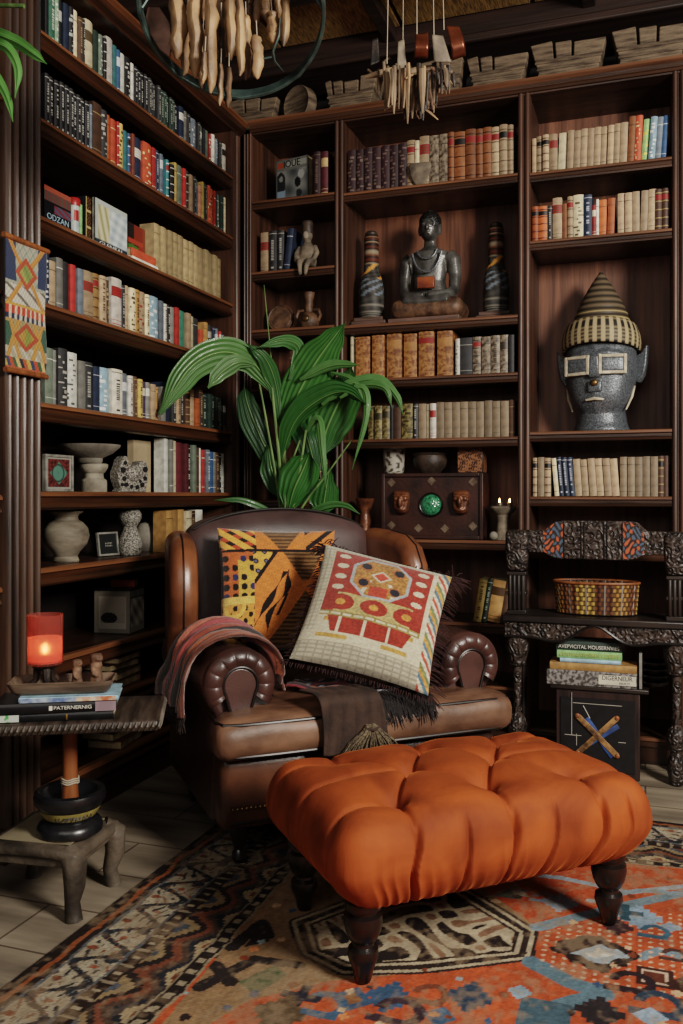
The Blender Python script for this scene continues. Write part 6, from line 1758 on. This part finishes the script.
# tray
tc_ = onT(63, 2.50, z); ztr = z
MT['tray_wood'] = mat('limed tray wood', '#7d6753', '#4d3d30', rough=.6, scale=6, stretch=(1, 8, 8), bump=.4)
t = thing('wooden_tray', 'shallow limed wooden tray with flared rim on the table books', 'tray', tc_, YAW+.15)
b = MB()
def rrect(w, h, r, n=6):
    o = []
    for cx_, cy_, a0 in ((w/2-r, h/2-r, 0), (-w/2+r, h/2-r, PI/2), (-w/2+r, -h/2+r, PI), (w/2-r, -h/2+r, 3*PI/2)):
        o += [(cx_+r*math.cos(a0+PI/2*i/n), cy_+r*math.sin(a0+PI/2*i/n)) for i in range(n+1)]
    return o
rings = [(.25, .10, 0), (.268, .115, .010), (.285, .13, .030), (.289, .134, .034), (.281, .126, .036), (.273, .118, .032), (.255, .10, .012), (.24, .09, .008)]
vs = []; fs = []
for w_, h_, z_ in rings: vs += [(x, y, z_) for x, y in rrect(w_, h_, .02)]
k = len(rrect(1, 1, .02))
for j in range(len(rings)-1): fs += [(j*k+i, j*k+(i+1) % k, (j+1)*k+(i+1) % k, (j+1)*k+i) for i in range(k)]
fs += [tuple(range(k-1, -1, -1)), tuple((len(rings)-1)*k+i for i in range(k))]
b.add(vs, fs); b.build('tray_body', 'tray_wood', t, angle=50)
b = MB()
for s in (-1, 1): pass
# candle lantern
def onTray(px, d): return onT(px, d, ztr+.0095)
t = thing('candle_holder', 'red glass candle holder glowing on a small three-legged wooden stand', 'candle', onTray(45, 2.50), YAW)
MT['dark_twig'] = mat('dark carved stand', '#33271f', '#17110d', rough=.5, scale=20, bump=.5)
b = MB()
for k in range(3):
    a = -PI/2+.5+2*PI*k/3; b.tube([(.012*math.cos(a), .012*math.sin(a), .062), (.022*math.cos(a), .022*math.sin(a), .05), (.026*math.cos(a), .026*math.sin(a), .022), (.042*math.cos(a), .042*math.sin(a), .006)], [.014, .012, .009, .008], 8)
b.lathe([(0, .052), (.034, .058), (.04, .064), (0, .066)], 20); b.build('stand', 'dark_twig', t)
g = bpy.data.materials.new('red glass'); nt, p_ = nodes_of(g)
p_.inputs['Base Color'].default_value = (.80, .30, .26, 1); p_.inputs['Transmission Weight'].default_value = .92; p_.inputs['Roughness'].default_value = .08; p_.inputs['IOR'].default_value = 1.25
p_.inputs['Emission Color'].default_value = (1, .18, .08, 1); p_.inputs['Emission Strength'].default_value = .015
MT['red_glass'] = g
g2_ = bpy.data.materials.new('frosted pink glass'); nt, p2_ = nodes_of(g2_)
p2_.inputs['Base Color'].default_value = (.95, .62, .52, 1); p2_.inputs['Transmission Weight'].default_value = .75; p2_.inputs['Roughness'].default_value = .5; p2_.inputs['Emission Color'].default_value = (1, .35, .22, 1); p2_.inputs['Emission Strength'].default_value = .22
MT['frosted'] = g2_
zg = .0665
b = MB(); b.lathe([(0, zg), (.046, zg), (.049, zg+.004), (.050, zg+.14), (.0475, zg+.14), (.0465, zg+.008), (0, zg+.006)], 36); b.build('glass', 'red_glass', t)
b = MB(); b.lathe([(.0462, zg+.012), (.0467, zg+.078)], 30, cap=False); b.build('frosted_band', 'frosted', t)
MT['pink_wax'] = mat('glowing pink wax', '#d99a84', '#b56a5c', rough=.6, scale=40, emit='#ff7a5a', estr=.22)
b = MB(); b.lathe([(0, zg+.007), (.0455, zg+.007), (.0455, zg+.027), (.042, zg+.03), (.012, zg+.028), (0, zg+.03)], 30); b.build('wax', 'pink_wax', t)
b = MB(); b.lathe([(0, zg+.032), (.004, zg+.038), (.0055, zg+.046), (.003, zg+.056), (0, zg+.064)], 10); b.build('flame', 'flame', t)
# carved stumps in the tray
MT['bark'] = mat('carved bark wood', '#7d5a40', '#33231a', rough=.7, scale=24, bump=.9, bscale=60)
for px, d, hgt, r_, lb in ((77, 2.51, .078, .015, 'slim carved wooden figure in the tray next to the candle holder'), (96, 2.53, .092, .019, 'stout carved animal figure at the far end of the tray')):
    t = thing('carved_figure', lb, 'figurine', onTray(px, d), YAW)
    b = MB(); b.lathe([(0, 0), (r_*1.15, 0), (r_*1.05, hgt*.2), (r_*.85, hgt*.45), (r_, hgt*.62), (r_*.8, hgt*.72), (r_*.95, hgt*.82), (r_*.9, hgt*.97), (0, hgt)], 14)
    b.ball((r_*.5, -r_*.4, hgt*.85), (r_*.75, r_*.7, r_*.55), 10)
    b.tube([(-r_*.4, -r_*.8, hgt*.55), (0, -r_*1.35, hgt*.4), (r_*.5, -r_*.9, hgt*.3)], r_*.3, 8)
    o = b.build('figure_body', 'bark', t); remesh(o, .0035, 1)
    b = MB(); b.ball((r_*.75, -r_*.85, hgt*.88), r_*.14, 8); b.build('eye', 'black', t)

# ------------------------------------------------------------------ palm behind the armchair
MT['leaf'] = vmat('palm leaf', .42, noise=.25, nscale=22, bump=.12, coat=.05)
MT['leaf_dark'] = MT['leaf']
MT['stem'] = mat('palm stem', '#6d8a45', '#3f5a28', rough=.5, scale=6, stretch=(6, 6, 1))
def bez(pts, n):
    """Catmull-Rom through the points"""
    P = [pts[0]*2-pts[1]]+list(pts)+[pts[-1]*2-pts[-2]]; out = []
    seg = len(pts)-1
    for i in range(n+1):
        t = i/n*seg; k = min(int(t), seg-1); f = t-k
        a, b_, c, d = P[k:k+4]
        out.append(.5*((2*b_)+(c-a)*f+(2*a-5*b_+4*c-d)*f*f+(3*b_-a-3*c+d)*f**3))
    return out
def leaf(parent, inv, pix_, w, roll=0., fold=.25, pleats=7, c1='#4d8f36', c2='#1f4d1c', prof=(.0, .55, .95, 1., .7, .0), droop=0, name='leaf'):
    pts = [at(px, py, D=D) for px, py, D in pix_]
    n, m = 30, 36
    mid = bez(pts, n)
    b = MB()
    cam = Vector((0, 0, CAMH))
    fr = []
    for i, p in enumerate(mid):
        t = (mid[min(i+1, n)]-mid[max(i-1, 0)]).normalized(); v = (cam-p).normalized()
        s_ = t.cross(v); s_ = s_.normalized() if s_.length > .05 else Vector((1, 0, 0)); nn = s_.cross(t).normalized()
        R_ = Matrix.Rotation(roll, 3, t); s_ = R_ @ s_; nn = R_ @ nn
        k = i/n*(len(prof)-1); q = min(int(k), len(prof)-2); f = k-q; f = f*f*(3-2*f)
        fr.append((p, s_, nn, (prof[q]*(1-f)+prof[q+1]*f)*w/2+.0015))
    A, B_ = tuple(x*.62 for x in C(c1)), tuple(x*.55 for x in C(c2))
    def fn(u, v):
        p, s_, nn, hw = fr[int(round(v*n))]; a = u*2-1
        return p+s_*a*hw*(1-.1*abs(a)*fold)+nn*(-fold*abs(a)*hw+.02*w*math.cos(a*pleats*PI))
    def cf(u, v):
        a = u*2-1; g_ = .5+.5*math.cos(a*pleats*PI*3)
        c = mixc(B_, A, .35+.4*g_*(.6+.4*math.sin(v*3)))
        if abs(a) < .035: c = mixc(c, C('#8fae60'), .4)
        return c
    b.grid(fn, m, n, colfn=cf)
    o = b.build(name, 'leaf', None, angle=180); o.parent = parent; o.matrix_parent_inverse = inv; return o
def stem(parent, inv, pix_, r0, r1, m='stem'):
    mid = bez([at(px, py, D=D) for px, py, D in pix_], 16)
    b = MB(); b.tube(mid, [r0+(r1-r0)*i/16 for i in range(17)], 7); o = b.build('stem', m, None); o.parent = parent; o.matrix_parent_inverse = inv; return o
pb = c2w(-.235, 4.13)
palm = thing('potted_palm', 'large green broad-leaved potted palm behind the armchair in the corner', 'plant', pb)
PI_ = Matrix.Translation(-pb)
MT['pot_clay'] = mat('dark glazed pot', '#4a3a30', '#2b211b', rough=.4, scale=10)
b = MB(); b.lathe([(0, 0), (.09, 0), (.1, .01), (.12, .12), (.135, .24), (.145, .27), (.145, .295), (.128, .295), (.122, .26), (0, .255)], 32); b.build('pot', 'pot_clay', palm)
b = MB(); b.lathe([(0, .27), (.06, .272), (.121, .265)], 24, cap=False); b.build('soil', 'dark_clay', palm)
D0 = 4.13
base = lambda dx=0: (289+dx, 712, D0)
for pts, r0, r1 in (((base(-2), (284, 560, 4.1), (280, 470, 4.08), (272, 388, 4.05)), .011, .006), ((base(2), (290, 560, 4.12), (285, 480, 4.1), (284, 430, 4.09)), .012, .008),
                    ((base(6), (300, 560, 4.13), (312, 500, 4.12), (321, 455, 4.1)), .010, .007), ((base(0), (288, 560, 4.1), (287, 500, 4.1), (282, 450, 4.1)), .012, .007),
                    ((base(4), (292, 580, 4.1), (292, 520, 4.05), (300, 470, 4.0), (306, 430, 4.0)), .010, .005), ((base(-4), (282, 560, 4.14), (281, 480, 4.14), (275, 400, 4.12), (264, 285, 4.1)), .009, .002),
                    ((base(-3), (284, 580, 4.1), (279, 500, 4.07), (268, 430, 4.05), (257, 370, 4.05), (255, 352, 4.05)), .008, .003), ((base(3), (290, 580, 4.1), (296, 520, 4.0), (330, 470, 3.98), (352, 440, 3.97)), .008, .003),
                    ((base(0), (286, 560, 4.05), (284, 520, 4.03), (290, 470, 4.02), (300, 440, 4.0)), .009, .004)):
    stem(palm, PI_, pts, r0, r1)
G1, G2 = '#5d9a45', '#1f4d1f'
leaf(palm, PI_, [(273, 390, 4.05), (252, 362, 4.0), (222, 352, 3.92), (190, 368, 3.86), (160, 414, 3.8)], .15, .15, .45, 6, '#6aa04c', '#2c5a28', (.25, .7, 1, .95, .8, .12))
leaf(palm, PI_, [(258, 366, 4.02), (240, 362, 3.95), (222, 372, 3.92), (208, 388, 3.9)], .085, -.2, .4, 4, '#7aa862', '#335f2c', (.2, .7, 1, .8, .1))
leaf(palm, PI_, [(284, 438, 4.09), (292, 408, 4.06), (310, 372, 4.02), (328, 345, 3.98), (346, 322, 3.95)], .21, -.15, .3, 9, '#4f9238', '#1f501e', (.15, .75, 1, .95, .55, 0))
leaf(palm, PI_, [(281, 425, 4.08), (276, 385, 4.05), (265, 358, 4.0), (246, 343, 3.97)], .085, .5, .4, 4, '#3f7a34', '#183c18', (.2, .8, 1, .7, 0))
leaf(palm, PI_, [(290, 380, 4.05), (300, 350, 4.05), (285, 340, 4.0), (256, 348, 3.95)], .07, .3, .5, 4, '#5a9448', '#28552a', (.2, .8, 1, .7, 0))
leaf(palm, PI_, [(281, 458, 4.09), (296, 420, 4.03), (322, 398, 3.98), (346, 392, 3.94), (366, 404, 3.9)], .13, .5, .5, 6, '#3f8030', '#163f18', (.2, .8, 1, .9, .5, 0))
leaf(palm, PI_, [(321, 458, 4.1), (326, 432, 4.08), (336, 408, 4.06), (346, 388, 4.02), (352, 365, 4.0)], .23, .1, .35, 9, '#458535', '#173f1a', (.1, .8, 1, .9, .5, 0))
leaf(palm, PI_, [(318, 480, 4.08), (308, 440, 4.06), (298, 420, 4.1), (292, 410, 4.1)], .12, .3, .3, 6, '#2f6a2c', '#123215', (.2, .9, 1, .7, 0))
leaf(palm, PI_, [(288, 512, 4.03), (294, 490, 4.0), (303, 470, 3.99), (310, 452, 3.98)], .19, .0, .35, 7, '#458a34', '#1b4a1c', (.2, .8, 1, .8, 0))
leaf(palm, PI_, [(284, 500, 4.12), (272, 470, 4.12), (268, 445, 4.12)], .11, .2, .3, 6, '#3a7430', '#153818', (.2, .9, 1, .6, 0))
leaf(palm, PI_, [(322, 515, 4.08), (326, 490, 4.06), (330, 465, 4.06)], .14, .1, .3, 6, '#3f7f30', '#194418', (.3, 1, .9, .4, 0))
leaf(palm, PI_, [(283, 480, 4.14), (262, 440, 4.14), (248, 405, 4.12), (244, 385, 4.1)], .13, .4, .3, 6, '#2b5a2a', '#112c14', (.2, .8, 1, .7, 0))
for pts, w_ in (([(322, 405, 4.0), (350, 384, 3.95), (378, 380, 3.92), (396, 396, 3.9), (403, 415, 3.9)], .045), ([(330, 400, 4.0), (360, 386, 3.95), (384, 388, 3.9), (392, 408, 3.9)], .04),
                ([(340, 398, 3.95), (362, 388, 3.92), (366, 415, 3.9), (352, 470, 3.9)], .035), ([(300, 380, 4.0), (330, 366, 3.96), (360, 365, 3.92)], .05),
                ([(330, 372, 4.0), (352, 380, 3.95), (362, 398, 3.92), (372, 412, 3.92)], .028), ([(306, 432, 4.0), (318, 420, 3.95), (322, 450, 3.9), (326, 490, 3.9)], .04)):
    leaf(palm, PI_, pts, w_, .2, .5, 3, '#6aa050', '#2f6530', (.3, .9, 1, .7, 0))
leaf(palm, PI_, [(305, 520, 3.95), (322, 510, 3.9), (342, 507, 3.88), (360, 514, 3.86)], .055, .9, .5, 3, '#5f9a4a', '#2a5a2c', (.3, .9, 1, .7, 0))
leaf(palm, PI_, [(285, 520, 4.0), (262, 505, 3.95), (240, 498, 3.92), (214, 500, 3.9)], .05, .9, .5, 3, '#3f7a34', '#1a4520', (.3, .9, 1, .7, 0))

# ------------------------------------------------------------------ trailing plant entering beside the pilaster
hp = Vector((LX-.10, 2.12, 2.5))
hang = thing('trailing_plant', 'green strap-leaved plant trailing across the top of the fluted pilaster', 'plant', hp)
HI_ = Matrix.Translation(-hp)
b = MB(); b.lathe([(0, .001), (.06, .001), (.085, .10), (.092, .13), (.084, .13), (.078, .1), (0, .095)], 24); b.build('pot', 'pot_clay', hang)
for pts, w_ in (([(-62, -20, 2.72), (-40, 20, 2.6), (-8, 32, 2.45), (16, 42, 2.42), (34, 54, 2.4), (47, 64, 2.4)], .034), ([(-62, -20, 2.72), (-38, 30, 2.55), (-6, 42, 2.44), (9, 50, 2.42), (18, 70, 2.42), (15, 98, 2.42)], .028),
                ([(-62, -20, 2.72), (-40, 40, 2.6), (-16, 60, 2.46), (-2, 80, 2.44), (8, 100, 2.43), (13, 122, 2.43)], .026)):
    leaf(hang, HI_, pts, w_, .1, .35, 2, '#6dae4a', '#3a7a2c', (.35, .7, 1, .95, .7, 0))
b = MB(); b.tube([at(-40, 5, D=2.5), at(0, 5.5, D=2.44), at(24, 6, D=2.42)], .006, 8); o = b.build('stem', 'stem', None); o.parent = hang; o.matrix_parent_inverse = HI_

# ------------------------------------------------------------------ ring chandelier of bone-like pendants
MT['verdigris'] = mat('dark verdigris iron', '#4d625d', '#2a3633', rough=.45, metal=.5, scale=16, bump=.3)
MT['bone'] = mat('aged bone', '#a07a50', '#35231a', rough=.55, scale=14, stretch=(1, 1, .6), bump=.8, bscale=45, lo=.38, hi=.7)
MT['pinkwood'] = mat('pinkish wood disc', '#8a6452', '#5a3f33', rough=.7, scale=20, bump=.5)
rc = at(232, 8, D=2.3)
ring = thing('ring_chandelier', 'hanging green iron ring hung with bone-coloured carved pendants', 'chandelier', rc, YAW)
nrm = Vector((0, -.545, -.84)); RM = basis((1, 0, 0), Vector((0, .84, -.545)), (0, 0, 0))
R0 = .240
b = MB(); vs = []
N_ = 72
for i in range(N_):
    a = 2*PI*i/N_; wv = .012*(1 if i % 9 else 1.5)
    for rr, hh in ((R0-.005, -.011-wv), (R0+.005, -.011-wv), (R0+.005, .011), (R0-.005, .011)): vs.append(RM @ Vector((rr*math.cos(a), rr*math.sin(a), hh)))
fs = [(i*4+k, ((i+1) % N_)*4+k, ((i+1) % N_)*4+(k+1) % 4, i*4+(k+1) % 4) for i in range(N_) for k in range(4)]
b.add(vs, fs); b.build('iron_ring', 'verdigris', ring, bevel=.002)
for s in (-1, 1):
    b = MB(); e = RM @ Vector((s*R0*.98, 0, 0)); b.tube([e, (s*.05, .0, .30), (0, 0, .5)], .004, 6); b.build('suspension_rod', 'verdigris', ring)
b = MB(); b.tube([(0, 0, .46), (0, 0, CEIL-rc.z-.001)], .008, 8); b.lathe([(0, CEIL-rc.z-.025), (.05, CEIL-rc.z-.02), (.055, CEIL-rc.z-.001), (0, CEIL-rc.z-.001)], 20); b.build('ceiling_rod', 'verdigris', ring)
for a in ():
    b = MB(); b.tube([RM @ Vector((R0*math.cos(a), R0*math.sin(a), .004)), RM @ Vector((-R0*math.cos(a), -R0*math.sin(a), .004))], .0045, 6)
    b.build('cross_bar', 'verdigris', ring)
RI = (Matrix.Translation(rc) @ Matrix.Rotation(YAW, 4, 'Z')).inverted()
rg = random.Random(11)
def pendant(px, y0, y1, wpx, dj, flat=False):
    D = 2.3+dj
    top, bot = RI @ at(px, y0, D=D), RI @ at(px+rg.uniform(-2, 2), y1, D=D); L_ = (top-bot).length; w = wpx*1.25*D/FPX/2
    ln = [0, .06, .16, .27, .4, .55, .68, .8, .92, 1.]
    rad = [w*.55, w*.85, w*.75, w*rg.uniform(.85, 1.05), w*rg.uniform(.72, .9), w*rg.uniform(.9, 1.1), w*rg.uniform(.7, .9), w*rg.uniform(.75, .95), w*.55, w*.16]
    pts = [top.lerp(bot, t)+Vector((rg.uniform(-1, 1)*w*.18, rg.uniform(-1, 1)*w*.18, 0)) for t in ln]
    b = MB()
    b.tube(pts, rad, 10, flat=.85 if not flat else .2)
    o = b.build('pendant', 'bone', ring)
    mz = (RM @ Vector((0, 0, 0))).z
    b = MB(); b.tube([top, (top.x*.97, top.y*.97, max(top.z+.04, RM.to_3x3().col[1].z*0+top.z+.04))], .0014, 5); b.build('string', 'cord', o)
for a in ((178, -14, 60, 17, 0), (186, 20, 76, 9, .06), (195, -16, 78, 15, -.02), (203, 30, 92, 7, .05), (211, -12, 93, 14, -.04), (205, 52, 84, 6, -.06), (221, 18, 70, 8, .02), (231, -14, 60, 13, .05),
          (221, 64, 106, 6, .0), (229, 68, 108, 7, .03), (240, -2, 76, 10, -.03), (246, 17, 80, 10, .04), (257, 36, 79, 11, .0), (190, -20, 40, 12, .08), (218, -20, 30, 12, .1), (238, -25, 22, 14, .12),
          (258, -18, 24, 8, .1), (266, -12, 20, 10, .06), (272, 12, 43, 12, .05), (285, -14, 47, 10, .03), (279, -16, 18, 8, .1), (249, -22, 18, 9, .1), (203, -20, 20, 10, .1)):
    pendant(*a)
b = MB(); p = [RI @ at(x_, y_, D=2.36) for x_, y_ in ((148, 8), (160, 8), (170, 24), (172, 42), (170, 58), (160, 50), (150, 34), (146, 18))]
nn = Vector((0, 1, 0)); b.add([q-nn*.006 for q in p]+[q+nn*.006 for q in p], [tuple(range(7, -1, -1)), tuple(range(8, 16))]+[(i, (i+1) % 8, 8+(i+1) % 8, 8+i) for i in range(8)]); b.build('flat_pendant', 'pinkwood', ring, bevel=.002)
b = MB(); b.tube([RI @ at(x_, y_, D=2.3) for x_, y_ in ((280, 18), (279, 36), (273, 52), (275, 62), (284, 72))], [.004, .006, .007, .006, .001], 8, flat=.5); b.tube([RI @ at(262, 59, D=2.3), RI @ at(272, 57, D=2.3)], .003, 6); b.build('iron_hook', 'verdigris', ring)

# ------------------------------------------------------------------ small chandelier of sticks and copper plates
MT['driftwood'] = mat('pale driftwood', '#8a7052', '#3d2d20', rough=.7, scale=20, stretch=(1, 1, .3), bump=.6, bscale=50)
MT['copper_plate'] = mat('burnished copper sheet', '#9a5230', '#5a2c18', rough=.28, metal=.7, scale=10)
MT['grey_plate'] = mat('pale bone plate', '#8a7a66', '#5c4f40', rough=.6, scale=18, bump=.3)
DC = 3.0
cc = at(412, 70, D=DC)
chd = thing('stick_chandelier', 'small hanging chandelier of driftwood sticks and copper plates on cords', 'chandelier', cc, YAW)
DI = (Matrix.Translation(cc) @ Matrix.Rotation(YAW, 4, 'Z')).inverted()
def dp(px, py, dj=0): return DI @ at(px, py, D=DC+dj)
top_ = CEIL-cc.z-.02
for px, py, dj in ((387, 64, 0), (403, 40, .03), (417, 36, -.03), (434, 36, 0), (444, 30, .05)):
    p = dp(px, py, dj); b = MB(); b.tube([p, (p.x*.85+0, p.y, top_)], .0016, 5); b.build('cord', 'cord', chd)
b = MB(); b.lathe([(0, top_-.02), (.06, top_-.015), (.1, top_), (.1, top_+.018), (0, top_+.018)], 24, ax=1.2); b.build('ceiling_plate', 'dark_twig', chd)
rg = random.Random(21)
b = MB(); b.tube([dp(366, 77), dp(378, 74, -.02), (dp(392, 70)), dp(410, 72, .02), dp(432, 68), dp(452, 72, .03)], [.006, .012, .010, .013, .010, .006], 8); b.tube([dp(385, 72), dp(384, 62, .02), dp(390, 58, .02)], .006, 6); b.tube([dp(374, 75), dp(368, 70, .02)], .005, 6); b.build('driftwood_branch', 'driftwood', chd)
for i in range(46):
    f = i/45; px = 382+f*72+rg.uniform(-3, 3); dj = rg.uniform(-.1, .1)
    y0 = 66+rg.uniform(-4, 8); ym = 122-60*abs(f-.42)**1.15 if f > .42 else 100+22*(f/.42)
    y1 = min(127, ym+rg.uniform(-14, 5)); y1 = max(y1, y0+14)
    b = MB(); p0, p1 = dp(px, y0, dj), dp(px+rg.uniform(-2, 2), y1, dj); r_ = rg.uniform(.004, .010)
    b.tube([p0, p0.lerp(p1, .3)+Vector((rg.uniform(-.003, .003), 0, 0)), p0.lerp(p1, .7), p1], [r_, r_*1.1, r_*.9, r_*.3], 7); b.build('stick', rg.choice(['driftwood', 'driftwood', 'bone', 'dark_twig']), chd)
for i in range(26):
    px, py = rg.uniform(378, 456), rg.uniform(66, 108); a_ = rg.uniform(-1.1, 1.1); l_ = rg.uniform(8, 20); dj = rg.uniform(-.09, .09)
    if py > 70+50*(1-abs(px-412)/50): continue
    b = MB(); p0, p1 = dp(px, py, dj), dp(px+l_*math.sin(a_), py+l_*math.cos(a_), dj+rg.uniform(-.03, .03)); b.tube([p0, p0.lerp(p1, .5)+Vector((0, .004, .004)), p1], [.003, .0055, .002], 6); b.build('twig', rg.choice(['driftwood', 'bone', 'dark_twig', 'bark']), chd)
def plate(pxs, m, dj, curve=0):
    """hanging sheet through four corner pixels"""
    q = [dp(x_, y_, dj) for x_, y_ in pxs]
    b = MB(); b.grid(lambda u, v: (q[0].lerp(q[1], u)).lerp(q[3].lerp(q[2], u), v)+Vector((0, -curve*math.sin(v*PI*.9)*.02+curve*.04*max(0, v-.75), 0)), 6, 12); solidify(b.build('hanging_plate', m, chd), .004, 0)
plate(((415, 35), (428, 33), (428, 58), (414, 58)), 'copper_plate', -.06, 1)
plate(((432, 35), (443, 36), (451, 62), (434, 62)), 'grey_plate', -.05, 0)
plate(((446, 26), (459, 27), (466, 55), (452, 60)), 'copper_plate', -.04, 1)
plate(((398, 42), (404, 39), (407, 70), (397, 70)), 'grey_plate', -.03, 0)
plate(((372, 40), (378, 38), (380, 62), (370, 66)), 'dark_twig', .06, 0)
# ------------------------------------------------------------------ camera and light
cd = bpy.data.cameras.new('camera'); co = bpy.data.objects.new('camera', cd); COL.objects.link(co)
co.location = (0, 0, CAMH); co.rotation_euler = (PI/2, 0, YAW)
cd.sensor_fit = 'VERTICAL'; cd.sensor_height = 24; cd.lens = FPX/1024*24; cd.shift_y = -(512-HY)/1024
cd.clip_start = .05
scene.camera = co
def area(name, loc, target, sx, sy, power, col):
    l = bpy.data.lights.new(name, 'AREA'); l.shape = 'RECTANGLE'; l.size = sx; l.size_y = sy; l.energy = power; l.color = col
    o = bpy.data.objects.new(name, l); COL.objects.link(o); o.location = loc
    o.rotation_euler = (Vector(target)-Vector(loc)).to_track_quat('-Z', 'Y').to_euler(); return o
area('window_light', (2.3, .7, 2.55), (-.9, 3.3, 1.25), .75, 1.0, 150, (1, .93, .84))
area('soft_light', (-.6, -.6, 2.6), (-.7, 3.5, 1.2), 2.4, 1.6, 15, (1, .93, .86))
w = bpy.data.worlds.new('world'); scene.world = w; w.use_nodes = True
w.node_tree.nodes['Background'].inputs[0].default_value = (.9, .85, .8, 1); w.node_tree.nodes['Background'].inputs[1].default_value = .045
scene.view_settings.view_transform = 'Filmic'; scene.view_settings.look = 'Medium High Contrast'; scene.view_settings.exposure = .6
scene.cycles.use_denoising = True; scene.cycles.max_bounces = 8
